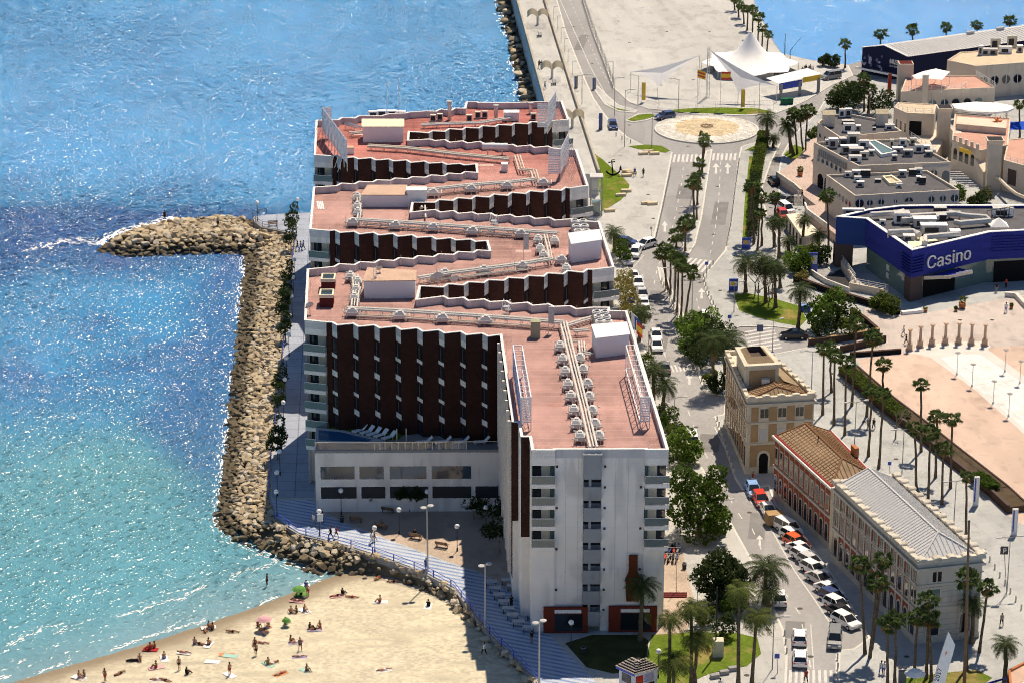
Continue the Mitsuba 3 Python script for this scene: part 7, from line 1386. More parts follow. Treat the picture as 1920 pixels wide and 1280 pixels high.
ce = np.mean(P, 0)+[0, 0, 1.0]; m.add([ce]+P, [[0, 1+i, 1+(i+1) % 7] for i in range(7)]); put('canvas', m, 'bright_white', t); ps = MB()
for v in P: ps.bar([v[0], v[1], 5.2], v, .1)
put('posts', ps, 'white_paint', t)
t = thing('round_canopy', 'large white rounded canopy roof below the round windows', 'canopy'); P = [S(*v, 3.0)[:2] for v in pairs('1784 196 1830 192 1870 194 1896 199 1901 204 1890 209 1860 212 1820 210 1790 204')]; put('slab', MB().prism(sg.Polygon(P), 2.7, 3.1, True), 'white_paint', t)
for v in ((1800, 203), (1850, 209), (1888, 206)): c = S(*v, 2.7); put('column', MB().tube([[c[0], c[1], 0], [c[0], c[1], 2.7]], .2, 8), 'cream_wall', t)
k, q = flatblock('terrace_wing', 'cream stepped wing with a curved railed terrace and a dark doorway', '1676 201 1700 212 1752 214 1756 196 1684 192', 7.6, 0, 'cream_wall', 'tan_deck', .2)
rail(k, [q[0], q[1], q[2]], 7.6); pan(k, 'doorway', q[0]*.0+q[1], q[2], .6, 3.0, 2.8, 6.0, 'black'); 
for i in range(3): pan(k, 'window', q[0], q[1], 1.0+1.6*i, 1.5+1.6*i, 3.6, 5.4, 'dark_glass', .05)
ins = S2(pairs('1697 250 1715 262 1735 275 1753 285'), 3.2); put('curved_terrace', MB().prism(sg.Polygon(S2(pairs('1690 236 1697 250 1715 262 1735 275 1757 286 1770 262 1750 240'), 3.2)), 0, 3.2), 'cream_wall', k); rail(k, ins, 3.2)
def tower(px, py, w, h, lab):
    t = thing('stair_tower', lab, 'tower'); c = S(px, py, 0); put('walls', MB().box((c[0], c[1]+w/2, h/2), (w, w, h)), 'cream_wall', t); put('capital', MB().add([[c[0]+x*w/2*s, c[1]+w/2+y*w/2*s, z] for s, z in ((1.0, h), (1.28, h+.9)) for x, y in ((-1, -1), (1, -1), (1, 1), (-1, 1))], BOXF), 'cream_wall', t); put('well', MB().box((c[0], c[1]+w/2, h+.92), (w*1.1, w*1.1, .06)), 'dark_grey', t)
tower(1768, 292, 2.3, 8.6, 'square cream tower with a flared top left of the pink terraces'); tower(1862, 358, 2.5, 8.8, 'nearer square cream tower with a flared top at the right edge')
t2 = thing('chimney_stack', 'slim cream stack with a white cap on the stepped wing', 'chimney'); c = S(1731, 235, 0); put('shaft', MB().box((c[0], c[1], 5.2), (1.1, 1.1, 10.4)), 'cream_wall', t2); put('cap', MB().box((c[0], c[1], 10.5), (1.3, 1.3, .2)), 'bright_white', t2)
k, q = flatblock('terrace_block', 'cream block with pink roof terraces between the two flared towers', '1785 262 1838 282 1890 272 1895 222 1790 214', 6.2, 0, 'cream_wall', 'terracotta_deck', .2)
rail(k, [q[0], q[1]], 6.2); rail(k, [q[4], q[3]], 6.2); 
rwin(k, q[1], q[2], 3.4, 4.2, 1.0, 'blue_glass', True)
for i in range(4): arch(k, 'arched_window', q[0], q[1], 1.2+1.7*i, 1.0, 2.6, 4.8, 'dark_glass')
put('upper_terrace', MB().prism(sg.Polygon([q[4]*.7+q[0]*.3, q[4]*.35+q[0]*.65, q[3]*.35+q[2]*.65, q[3]*.7+q[2]*.3]).buffer(-.6), 6.0, 7.4), 'cream_wall', k); put('yellow_awning', MB().wall(q[0]*.6+q[1]*.4, q[0]*.2+q[1]*.8, 4.9, 5.7, .1, -.9), 'yellow_paint', k)
for i in range(5): u_ = (i+.5)/5; c_ = q[0]*(1-u_)+q[1]*u_; put('parapet_post', MB().box((*c_, 6.6), (.5, .5, 1.2)), 'cream_wall', k)
wl = S2(pairs('1778 300 1800 318 1820 334 1842 352'), 0); wz = [6.4, 5.6, 4.8, 3.0]; k = thing('sloping_wall', 'cream wall stepping down with a row of seven oval windows', 'wall'); m = MB()
for i in range(3): a_, b_ = wl[i], wl[i+1]; dd_, nn_, _ = hup(a_, b_); m.add([[*a_, -.1], [*b_, -.1], [b_[0]+nn_[0]*1.5, b_[1]+nn_[1]*1.5, -.1], [a_[0]+nn_[0]*1.5, a_[1]+nn_[1]*1.5, -.1], [*a_, wz[i]], [*b_, wz[i+1]], [b_[0]+nn_[0]*1.5, b_[1]+nn_[1]*1.5, wz[i+1]], [a_[0]+nn_[0]*1.5, a_[1]+nn_[1]*1.5, wz[i]]], BOXF)
put('masonry', m, 'cream_wall', k)
for i in range(7): u = .9+i*1.25; rwin(k, wl[0], wl[3], u+.6, 3.4-.12*i, .5, 'black', cross=False, sx=.6)
k, q = flatblock('terrace_block', 'cream block with a pink roof at the right edge of the view', '1882 300 1990 330 2080 300 2000 250 1890 262', 6.0, 0, 'cream_wall', 'terracotta_deck', .2)
rail(k, [q[0], q[1]], 6.0); pan(k, 'doorway', q[0], q[1], 1.2, 3.2, 1.6, 4.6, 'brown_panel')
put('curved_parapet', MB().tube([[*S(*v, 2.6)[:2], 2.6] for v in ((1862, 330), (1876, 338), (1890, 352), (1906, 364), (1925, 372))], .3, 6), 'cream_wall', k)
flat('orange_paint', (.70, .20, .05)); t = thing('orange_sculpture', 'orange spiky ornament on the terrace roof', 'ornament'); c = S(1868, 240, 6.2); m = MB()
for i in range(9): a_ = i*.7; m.bar((c[0], c[1], 7.6), (c[0]+1.1*math.cos(a_), c[1]+.5*math.sin(a_), 7.6+.8*math.sin(a_*1.7)), .16)
put('spikes', m, 'orange_paint', t); put('stem', MB().bar((c[0], c[1], 6.1), (c[0], c[1], 7.6), .14), 'orange_paint', t)
t = thing('blue_awning', 'bright blue awning at the right edge below the round canopy', 'awning'); flat('awning_blue', (.03, .09, .50)); put('canvas', MB().quad(S(1893, 244, 2.6), S(1960, 244, 2.2), S(1960, 226, 3.0), S(1893, 229, 3.4)), 'awning_blue', t); put('posts', MB().bar(S(1895, 244, 0), S(1895, 244, 2.6), .1), 'white_paint', t)
t = thing('pergola', 'white slatted pergola over the passage behind the offices', 'pergola'); m = MB(); a_, b_ = S(1783, 322, 3.0), S(1815, 352, 3.0)
for i in range(8): v = a_+(b_-a_)*i/7; m.bar(v+[-2.2, 0, 0], v+[2.0, 0, 0], .12); m.bar([v[0]-2.1, v[1], 0], v+[-2.1, 0, 0], .1) if i % 2 == 0 else 0
put('beams', m, 'white_paint', t)
for i, (x, y) in enumerate(((1872, 244), (1885, 306))): pass
# sheds along the service road
worn('cream_roof', (.66, .62, .50), .1); t = thing('garage_row', 'row of garages with cream flat roofs along the service road', 'garages'); Z = 2.6
P = [S(*v, Z)[:2] for v in pairs('1474 402 1505 447 1537 436 1497 400')]; put('walls', MB().prism(sg.Polygon(P), -.1, Z-.1), 'cream_wall', t); a_, b_ = P[0], P[1]; L = seg(a_, b_)[4]
for i in range(5): pan(t, 'roof_panel', P[0]*0+a_, b_, 0, .01, 0, .01, 'cream_roof') if 0 else put('roof_panel', MB().prism(sg.Polygon([a_+(b_-a_)*(i+.02)/5, a_+(b_-a_)*(i+.97)/5, P[3]+(P[2]-P[3])*(i+.97)/5, P[3]+(P[2]-P[3])*(i+.02)/5]), Z-.1, Z+.02*i+.02), 'cream_roof', t); pan(t, 'door', a_, b_, L*(i+.15)/5, L*(i+.55)/5, .02, 2.1, 'dark_grey', .05)
# ---------------------------------------------------------------- tents, flags, street furniture
def row_things(fn, ln, step, maxn, lab, grp):
    L = sg.LineString(S2(pairs(ln))); n = min(maxn, max(2, int(L.length/step)))
    for i in range(n): fn(np.r_[np.array(L.interpolate(L.length*(i+.5)/n).coords[0]), 0], lab.format(ORD[i]), grp)
bo = ply(MB().lathe([(.11, 0), (.11, .7), (.09, .78), (.01, .8)], sides=8)); flat('bollard_pale', (.50, .48, .44))
def bollard(p, lab, grp): k = put('bollard', bo, 'bollard_pale', tf=place(p)); labels[k] = {'label': lab, 'category': 'bollard', 'group': grp}
for ln, w in (('1340 492 1319 520 1326 548 1348 594', 'on the pavement corner below the crossing'), ('1386 300 1378 360 1370 425 1362 465', 'along the right kerb of the upper carriageway'), ('1304 686 1322 732', 'on the island kerb opposite the hotel palms'), ('1343 783 1378 893', 'along the kerb beside the tan corner building'), ('1258 318 1242 394 1230 447', 'along the kerb of the anchor plaza'), ('1318 300 1302 346 1287 430 1278 466', 'on the left kerb of the upper median'), ('1150 252 1165 262 1190 272', 'in the curve left of the roundabout'), ('1239 525 1252 553 1264 580 1278 618', 'along the island kerb under the tall palms'), ('1470 1182 1476 1232', 'on the corner of the pavement by the lawn'), ('1842 1030 1880 1090 1920 1150', 'along the lane right of the stone building'), ('1570 1225 1572 1280', 'at the lower corner opposite the kiosk')):
    row_things(bollard, ln, 2.2, 20, '{} pale bollard from the far end '+w, 'bollards '+w)
for b, t, h, arms, ang, lab in (((1602, 835), 0, 6.8, 2, .3, 'double armed lamp on the paved walk behind the tan building'), ((1691, 888), 0, 6.8, 2, .3, 'double armed lamp on the paved walk behind the brick building'), ((1788, 988), 0, 6.8, 2, .3, 'double armed lamp on the paved walk behind the grey roof'), ((1521, 737), 0, 6.8, 2, .1, 'double armed lamp right of the tan building tower'), ((1888, 1108), 0, 7.6, 2, .2, 'double armed lamp beside the dark parking sign'), ((1297, 598), 0, 6.6, 2, .1, 'double armed lamp right of the tall median palms'), ((1263, 574), 0, 6.6, 2, .1, 'double armed lamp left of the tall median palms'), ((1292, 455), 0, 6.5, 2, .1, 'double armed lamp in the clump between the carriageways'),
    ((1215, 684), 0, 5.6, 1, 0, 'single armed lamp beside the two close white cars'), ((1264, 804), 0, 5.0, 1, .1, 'single armed lamp over the shrubs by the hotel'), ((1349, 1005), 0, 5.2, 1, .2, 'single armed lamp beside the big bushy tree'), ((1448, 1254), 0, 7.0, 2, 0, 'double armed lamp at the lower end of the street'), ((1171, 276), 0, 11.5, 1, .2, 'very tall lamp left of the roundabout'), ((1222, 277), 0, 7, 1, .2, 'lamp at the lower left rim of the roundabout'), ((1196, 199), 0, 6.5, 1, 3.1, 'lamp before the left white sail'), ((1152, 218), 0, 8, 1, .1, 'lamp on the pier road splitter island'), ((1272, 211), 0, 7, 1, 3.1, 'lamp on the long lawn left of the flags'), ((1423, 214), 0, 6.6, 1, .2, 'lamp on the long lawn right of the flags'), ((1091, 196), 0, 6.3, 1, .1, 'lamp on the pier road near the hotel roof'), ((1149, 168), 0, 6, 1, 3.1, 'lamp at the end of the pier fence'), ((1453, 484), 0, 5.8, 1, .2, 'lamp on the service road beside the slender palms'), ((1448, 664), 0, 5.6, 1, .5, 'lamp on the corner by the striped crossing'), ((1376, 585), 0, 5, 1, .5, 'lamp at the left tip of the triangular lawn')):
    tall_lamp(b, h, lab, arms, ang, 1.3, 'mid_grey', 'street lamps', r=.075)
for i, (x, y) in enumerate(((1038, 37), (1045, 55), (1052, 77), (1058, 98), (1065, 118), (1073, 141), (1082, 168))): tall_lamp((x, y), 3.0, f'{ORD[i]} small lamp from the far end along the pier road', 1, 0, .3, 'mid_grey', 'small lamps on the pier road', r=.05)
pl = MB().lathe([(.16, 0), (.16, .25), (.05, .3), (.045, 3.4)], sides=8); ps = MB().lathe([(.02, 3.35), (.42, 3.55), (.45, 3.62), (.01, 3.72)], sides=10)
PL = [('pole', ply(pl), 'light_grey'), ('lamp_head', ply(ps), 'mid_grey')]
for i, (x, y) in enumerate(pairs('1794 702 1822.5 724 1862 756 1891 780 1884 696.5 1912 718')): copy('plaza_lamp', f'{ORD[i if i < 4 else i-4]} slim saucer lamp from the columns on the {"left" if i < 4 else "right"} edge of the hatched band', 'street lamp', 'plaza lamps', PL, place(S(x, y, .02)))
ped = MB().box((0, 0, .1), (1.1, 1.1, .2)).box((0, 0, .62), (.8, .8, .85)).box((0, 0, 1.08), (.9, .9, .1)); sh = MB().lathe([(.27, 1.1), (.23, 1.5), (.21, 3.1)], sides=12); cap = MB().lathe([(.21, 3.1), (.26, 3.2), (.42, 3.42), (.42, 3.5), (.01, 3.5)], sides=12)
worn('column_stone', (.48, .36, .27), .15, 1.0); CO = [('pedestal', ply(ped), 'column_stone'), ('shaft', ply(sh, 40), 'column_stone'), ('capital', ply(cap), 'column_stone')]
for i, (x, y) in enumerate(pairs('1705 656 1725 650 1747 647 1772 644.5 1797 644 1821 645.6 1846 647')): copy('stone_column', f'{ORD[i]} free standing stone column from the left on the plaza', 'column', 'row of stone columns', CO, place(S(x, y, .02)))
# dark planter wall with greenery between walk and plaza
worn('dark_brick', (.075, .05, .04), .25, 1.0); worn('dark_soil', (.085, .065, .045), .4, 1.0)
WALL = '1572 700 1640 760 1700 806 1760 855 1812 896 1852 928 1888 962'
k = thing('planter_wall', 'long low dark brick wall with planting on top between walk and plaza', 'wall'); L = S2(pairs(WALL)); m = MB()
for a, b in zip(L, L[1:]): m.wall(a, b, -.1, 1.15, .35); 
put('masonry', m, 'dark_brick', k); m = MB()
for a, b in zip(L, L[1:]): m.wall(a, b, 1.15, 1.23, .42, -.03)
put('coping', m, 'brown_panel', k); m = MB()
for a, b in zip(L, L[1:]): m.wall(a, b, .0, .95, 2.6, .36)
put('bed', m, 'dark_soil', k); m = MB()
for a, b in zip(L, L[1:]): m.wall(a, b, .0, 1.1, .25, 2.96)
put('back_kerb', m, 'brown_panel', k)
strip('1584 694 1620 724 1660 758 1695 786', 2.4, .9, 5200, 'hedge_leaf', 'green planting on the upper half of the dark wall', 'planting', .9, 31, .2); strip('1830 893 1850 908 1862 920', 2.2, .9, 1800, 'tree_leaf', 'green planting near the lower end of the dark wall', 'planting', .9, 32, .2)
railing('plaza_railing', 'thin dark railing along the plaza edge behind the dark wall', pairs('1760 832 1800 866 1840 898 1880 932'), 0.0, 2.5, 'dark_metal', 1.2, .06, (1.0, .5), .05)
def lowwall(name, lab, ln, h, t, mat, coping=None):
    k = thing(name, lab, 'wall'); put('masonry', MB().prism(sg.LineString(S2(pairs(ln))).buffer(t/2, cap_style=2, join_style=2), -.1, h), mat, k)
    if coping: put('coping', MB().prism(sg.LineString(S2(pairs(ln))).buffer(t/2+.05, cap_style=2, join_style=2), h, h+.08, True), coping, k)
    return k
lowwall('dark_low_wall', 'long low black wall running down from the ramp to the casino plaza', '1489 528 1560 553 1630 574 1686 590', 1.0, .5, 'black', 'dark_brick'); lowwall('white_bench_wall', 'white bench like block at the end of the low black wall', '1690 590 1728 586', .55, .7, 'white_paint')
lowwall('dark_low_wall', 'upper dark wall of the car park steps', '1516 648 1580 640 1648 628', 1.1, .4, 'dark_brick', 'tan_brick'); lowwall('dark_low_wall', 'middle dark wall of the car park steps', '1576 661 1620 651 1660 641', 1.1, .4, 'dark_brick'); lowwall('dark_low_wall', 'lowest dark wall of the car park steps', '1594 669 1640 666 1689 662', .7, .4, 'black', 'dark_brick'); lowwall('dark_low_wall', 'slanting dark wall behind the leafy clump', '1596 588 1622 606 1646 627', 1.0, .4, 'black', 'dark_brick')
for i in range(5): k = put('ramp_slab', MB().prism(poly(f'{1566+i*13} {652-i*2.2} {1577+i*13} {650-i*2.2} {1583+i*13} {655-i*2.2} {1572+i*13} {658-i*2.2}'), .02, .3), 'kerb_stone'); labels[k] = {'label': f'{ORD[i]} pale slab from the left between the dark car park walls', 'category': 'step', 'group': 'pale slabs'}
lowwall('cream_ramp_wall', 'curved cream wall of the ramp below the casino', '1520 514 1535 524 1550 533 1592 549', .9, .3, 'plaster'); k = lowwall('cream_ramp_wall', 'angular cream terrace wall with white railing at the casino side', '1577 500 1590 518 1603 537 1594 544 1630 551 1665 558', 1.3, .4, 'cream_wall'); rail(k, [np.array(v) for v in S2(pairs('1577 500 1590 518 1603 537 1594 544 1630 551 1665 558'))], 1.3, .9)
k = thing('parking_ramp', 'dark ramp going down beside the casino', 'ramp'); put('surface', MB().prism(poly('1540 522 1576 505 1600 540 1590 546'), -.05, .015), 'dark_grey', k)
# potted plants on the plaza
pot = MB().lathe([(.35, 0), (.6, .35), (.55, .8), (.62, .9), (.5, .9), (.01, .8)], sides=12)
for i, (x, y, s, lab) in enumerate(((1804, 578, 1.0, 'large terracotta pot with a small tree on the casino plaza'), (1735, 585, .55, 'small pot at the end of the white bench block'), (1792, 584, .45, 'small pot left of the large terracotta one'), (1896, 579, .5, 'small pot beside the steps right of the casino plaza'), (1500, 330, .9, 'terracotta pot with a bush on the office terrace'))):
    z = 1.6 if i == 4 else 0; k = thing('plant_pot', lab, 'plant pot'); c = S(x, y, z); put('pot', pot, 'terracotta', k, tf=place(c, 0, s)); put('foliage', leaves([(c[0], c[1], z+1.4*s, .7*s, .7*s, .7*s)], 260, .14, 300+i), 'hedge_leaf', k)
k = lowwall('planter_box', 'white walled planter with slats at the right edge of the casino plaza', '1884 556 1905 558 1925 580', .8, .6, 'plaster')
# tents
flat('tent_white', (.80, .80, .80)); c = S(1406, 131); t_ = sight((1406, 131), 1404, 62); Hh = t_[2]; k = thing('big_tent', 'large white marquee rising to a single tall peak', 'tent'); m = MB(); an = np.arange(32)*2*np.pi/32; pr = []
for r, z in ((.45, 1.0), (1.25, .84), (2.1, .67), (3.1, .52), (4.4, .40), (6.2, .31), (8.0, .25), (9.6, .20)):
    sc = 1+.10*np.cos(an*8)*(r/9.8)**2; pr.append(np.stack([c[0]+r*sc*np.cos(an), c[1]+r*sc*np.sin(an)*1.1, Hh*z-.35*np.cos(an*8)*(r/9.8)**2*0+0*an], 1))
v = np.concatenate(pr); f = [g for i in range(7) for j in range(32) for g in ([i*32+j, i*32+(j+1) % 32, (i+1)*32+(j+1) % 32], [i*32+j, (i+1)*32+(j+1) % 32, (i+1)*32+j])]; put('canvas', trimesh.Trimesh(v, f, process=False), 'tent_white', k, smooth=True); put('peak_cap', MB().lathe([(.36, Hh*.99), (.2, Hh+.2), (.01, Hh+.25)], (c[0], c[1], 0), 12), 'tent_white', k)
for j in range(0, 32, 4):
    e = pr[-1][j]; put('pole', MB().tube([[e[0], e[1], 0], e], .07, 6), 'steel', k)
for a0, a1 in ((3.5, 4.4), (4.5, 5.3), (2.6, 3.3)): A_, B_2 = [np.array([c[0]+8.2*math.cos(a), c[1]+9.0*math.sin(a)]) for a in (a0, a1)]; put('side_wall', MB().wall(A_, B_2, .0, 1.9, .05), 'light_grey', k)
def sail(name, lab, P, sag=.3):
    """a cloth stretched between corner points, hollow towards its middle"""
    P = [np.asarray(p) for p in P]; ce = np.mean(P, 0); k = thing(name, lab, 'sail'); n = 7; m = MB(); N = len(P)
    for i in range(N):
        a, b = P[i], P[(i+1) % N]; edge = [a+(b-a)*t+(ce-(a+b)/2)*4*t*(1-t)*.28 for t in np.linspace(0, 1, n)]
        for j in range(n-1): m.add([ce-[0, 0, sag], edge[j], edge[j+1]], [[0, 1, 2]])
    put('canvas', m, 'tent_white', k)
    for p in P:
        if p[2] > .8: put('pole', MB().tube([[p[0], p[1], 0], p], .07, 6), 'steel', k)
hz = lambda b, t: sight(b, *t)
sail('shade_sail', 'left white sail stretched before the marquee', [hz((1184, 172), (1183, 135)), hz((1233, 185), (1233, 165)), hz((1308, 178), (1312, 104))]); sail('shade_sail', 'right white sail stretched in front of the marquee', [hz((1327, 182), (1328, 92)), hz((1384, 196), (1384, 176)), hz((1456, 192), (1457, 162))])
k = thing('lattice_mast', 'ladder like mast between the two white sails', 'mast'); c = S(1327, 182); h = sight((1327, 182), 1327, 88)[2]; m = MB().bar((c[0]-.35, c[1], 0), (c[0]-.2, c[1], h), .1).bar((c[0]+.35, c[1], 0), (c[0]+.2, c[1], h), .1)
for i in range(9): z = h*(i+.5)/9; m.bar((c[0]-.33, c[1], z), (c[0]+.33, c[1], z), .08)
put('lattice', m, 'light_grey', k)
k = thing('event_awning', 'long white awning with a blue and yellow front', 'awning'); a, b = S(1460, 186), S(1538, 172); za = sight((1460, 186), 1460, 160)[2]; d_, n_, L_ = hup(a, b)
put('roof', MB().quad([*a[:2], za+.3], [*b[:2], za+.9], [*(b[:2]+n_*4.5), za+1.1], [*(a[:2]+n_*4.5), za+.5]), 'tent_white', k); put('blue_front', MB().wall(a, a[:2]+d_*L_*.55, za-1.1, za+.35, .05, -.05), 'blue_metal', k); put('yellow_front', MB().wall(a[:2]+d_*L_*.56, b, za-.4, za+.75, .05, -.05), 'yellow_paint', k)
for t in (.05, .5, .95): put('gate_pillar', MB().box((*(a[:2]+d_*L_*t), 1.5), (.6, .6, 3.0)), 'mid_grey', k)
def flag(base, top, cols, lab, w=1.6, h=1.1, dr=.0):
    k = thing('flag', lab, 'flag'); b = S(*base); t = sight(base, *top); put('pole', MB().tube([[b[0], b[1], 0], [t[0], t[1], t[2]+.1]], .05, 6), 'white_paint', k); n = len(cols)
    for i, (c, f0, f1) in enumerate(cols):
        m = MB(); xs = np.linspace(0, w, 6)
        for j in range(5): y0, y1 = .12*math.sin(xs[j]*4), .12*math.sin(xs[j+1]*4); m.quad([t[0]+xs[j], t[1]+y0, t[2]-h*f1-dr*xs[j]], [t[0]+xs[j+1], t[1]+y1, t[2]-h*f1-dr*xs[j+1]], [t[0]+xs[j+1], t[1]+y1, t[2]-h*f0-dr*xs[j+1]], [t[0]+xs[j], t[1]+y0, t[2]-h*f0-dr*xs[j]])
        put('cloth_band', m, c, k)
SP_ = [('red_paint', 0, .26), ('yellow_paint', .26, .74), ('red_paint', .74, 1)]
flag((1350, 205), (1352, 135), SP_, 'red and yellow flag in front of the marquee', 2.0, 1.7); flag((1307, 203), (1308, 131), [('yellow_paint', 0, .2), ('red_paint', .2, .4), ('yellow_paint', .4, .6), ('red_paint', .6, .8), ('yellow_paint', .8, 1)], 'orange striped flag left of the red and yellow one', 1.7, 1.7, .3)
flag((1186, 690), (1184, 585), [('cloth_white', 0, 1)], 'white flag at the street side of the hotel', 1.0, 2.2, .9); flag((1190, 694), (1189, 592), [('cloth_blue', 0, 1)], 'blue flag at the street side of the hotel', 1.0, 2.2, .9); flag((1194, 698), (1193, 602), SP_, 'red and yellow flag at the street side of the hotel', 1.0, 2.0, .9)
for x, y, y0, lab in ((1207, 192, 155, 'narrow yellow banner before the left sail'), (1393, 205, 168, 'narrow yellow banner on the long lawn')): k = thing('banner', lab, 'banner'); b = S(x, y); h = sight((x, y), x, y0)[2]; put('cloth', MB().box((b[0], b[1], h*.55), (.7, .08, h*.9)), 'yellow_paint', k); put('pole', MB().tube([[b[0]-.4, b[1], 0], [b[0]-.4, b[1], h]], .05, 6), 'mid_grey', k)
k = thing('banner', 'red feather banner by the museum garden', 'banner'); b = S(1664, 190); h = sight((1664, 190), 1670, 136)[2]; put('cloth', MB().box((b[0]+.3, b[1], h*.6), (.8, .06, h*.7), 0, .8), 'car_red', k); put('pole', MB().tube([[b[0]-.1, b[1], 0], [b[0]-.1, b[1], h]], .04, 6), 'light_grey', k)
for x, y, h, lean, lab in ((1471, 110, 5, 0, 'left curved street mast at the quay edge'), (1481, 120, 5, 2.2, 'right leaning mast at the quay edge')): k = thing('quay_mast', lab, 'mast'); b = S(x, y); put('pole', MB().tube([b, b+[0, 0, h*.6], b+[lean, 0, h*1.15]], [.1, .08, .05], 6), 'dark_grey', k)
for i, (x, y) in enumerate(((1480, 195), (1470, 196))): k = thing('rubbish_container', ('right', 'left')[i]+' green rubbish container under the blue and yellow awning', 'container'); b = S(x, y); put('tub', MB().box((b[0], b[1], .6), (1.4, 1, 1.1), 0, 1.1), 'cloth_teal' if 0 else 'dark_leaf_paint', k) if 0 else put('tub', MB().box((b[0], b[1], .6), (1.4, 1, 1.1), 0, 1.08), 'bin_green', k); put('lid', MB().box((b[0], b[1], 1.2), (1.55, 1.1, .12)), 'bin_green', k)
flat('bin_green', (.03, .12, .07))
railing('quay_fence', 'tall thin mesh fence before the tents', pairs('1172 190 1235 201 1300 208 1380 210 1450 206'), 0, 4.0, 'steel', 2.0, .06, (1.0, .5), .04)
railing('pier_fence', 'long dark fence between the pier road and the empty quay', pairs('1092 -20 1094 4 1112 60 1136 124 1150 162'), 0, 3.0, 'mid_grey', 1.9, .12, (1.0, .66, .33), .06)
# pier: palm shaped sunshades, benches
for i, (x, y) in enumerate(((1008, 47), (1035, 147), (1073, 240))):
    k = thing('sunshade', f'{ORD[i]} palm shaped slatted sunshade from the far end of the pier promenade', 'sunshade', 'slatted sunshades'); c = S(x, y, 4.0); put('post', MB().box((c[0], c[1], 5.1), (.5, .5, 2.3)), 'plaster', k)
    for j in range(7): 
        y_ = c[1]-2.4+.8*j; put('slat', MB().tube([[c[0]+s, y_, 6.3+.9*(1-(abs(abs(s)-1.1)/1.1)**2)*.8+.1*abs(s)] for s in np.linspace(-2.3, 2.3, 13)], .10, 4), 'tan_stone', k)
for i, (x, y) in enumerate(((1013, 68), (1040, 158), (1060, 252))): copy('pier_bench', f'{ORD[i]} bench from the far end of the pier promenade', 'bench', 'benches on the pier promenade', BENCH, place(S(x, y, 4.0), 1.6, 1.3), {'wood': 'mid_grey'})
k = thing('lift_shaft', 'glass and steel lift shaft at the end of the pier promenade', 'lift'); c = S(1118, 405); m = MB()
for x in (-1, 1):
    for y in (-1, 1): m.box((c[0]+x, c[1]+1+y, 3.6), (.18, .18, 7.2))
for z in (.2, 2.4, 4.7, 7.1): m.box((c[0], c[1], z), (2.1, .16, .16)); m.box((c[0], c[1]+2, z), (2.1, .16, .16)); m.box((c[0]-1, c[1]+1, z), (.16, 2, .16)); m.box((c[0]+1, c[1]+1, z), (.16, 2, .16))
put('frame', m, 'mid_grey', k); put('cabin', MB().box((c[0], c[1]+1, 1.3), (1.5, 1.5, 2.4)), 'green_glass', k); put('glazing', MB().wall((c[0]-1, c[1]), (c[0]+1, c[1]), .3, 7.0, .03), 'clear_glass', k); put('roof', MB().box((c[0], c[1]+1, 7.3), (2.4, 2.4, .2)), 'light_grey', k); put('stairs', MB().add([[c[0]-2.4, c[1], .0], [c[0]-1.2, c[1], 0], [c[0]-1.2, c[1]+6, 4], [c[0]-2.4, c[1]+6, 4], [c[0]-2.4, c[1], -.3], [c[0]-1.2, c[1], -.3], [c[0]-1.2, c[1]+6, 3.7], [c[0]-2.4, c[1]+6, 3.7]], BOXF), 'light_grey', k)
# anchor, stone seats
k = thing('anchor', 'big black anchor standing on the lawn beside the hotel', 'anchor'); c = S(1154, 330); m = MB().tube([[c[0]-.5, c[1], .4], [c[0]-.75, c[1], 3.0]], .14, 6).bar((c[0]-1.4, c[1], 2.6), (c[0]-.1, c[1], 2.8), .16); put('shank', m, 'black', k); put('arms', MB().tube([[c[0]-.5+1.5*math.sin(a), c[1], 1.7-1.5*math.cos(a)] for a in np.linspace(-1.0, 1.3, 9)], .16, 6), 'black', k); put('fluke', MB().box((c[0]+.95, c[1], 1.55), (.5, .3, .8), 0, .4), 'black', k)
for i, (x, y) in enumerate(pairs('1206 290 1216 286 1227 290 1176 323 1184 326 1175 331 1174 360 1164 368 1143 397 1212 383 1223 384')): k = put('stone_bench', MB().box((0, 0, .25), (1.9, .8, .5)), 'tan_stone', tf=place(S(x, y), .2)); labels[k] = {'label': f'{ORD[i]} low stone seat counted from the top of the anchor plaza', 'category': 'bench', 'group': 'stone seats'}
for i, (x, y) in enumerate(pairs('1340 1270 1358 1263 1374 1256 1422 548 1437 553 1446 551')): k = put('stone_block', MB().box((0, 0, .25), (1.1 if i < 3 else .5, .6, .5)), 'mid_grey', tf=place(S(x, y), .3)); labels[k] = {'label': f'{ORD[i % 3]} grey stone block from the left {"at the lower edge of the lawn" if i < 3 else "above the triangular lawn"}', 'category': 'block', 'group': 'stone blocks'}
k = thing('monument_plinth', 'pale block plinth with a lamp mast on the lawn', 'plinth'); c = S(1346, 1228); put('block', MB().box((c[0], c[1], 1.1), (1.3, 1.3, 2.2)), 'cream_stone', k); put('mast', MB().tube([[c[0]-.3, c[1], 2.2], [c[0]-.3, c[1], 9.2]], .1, 6), 'dark_grey', k)
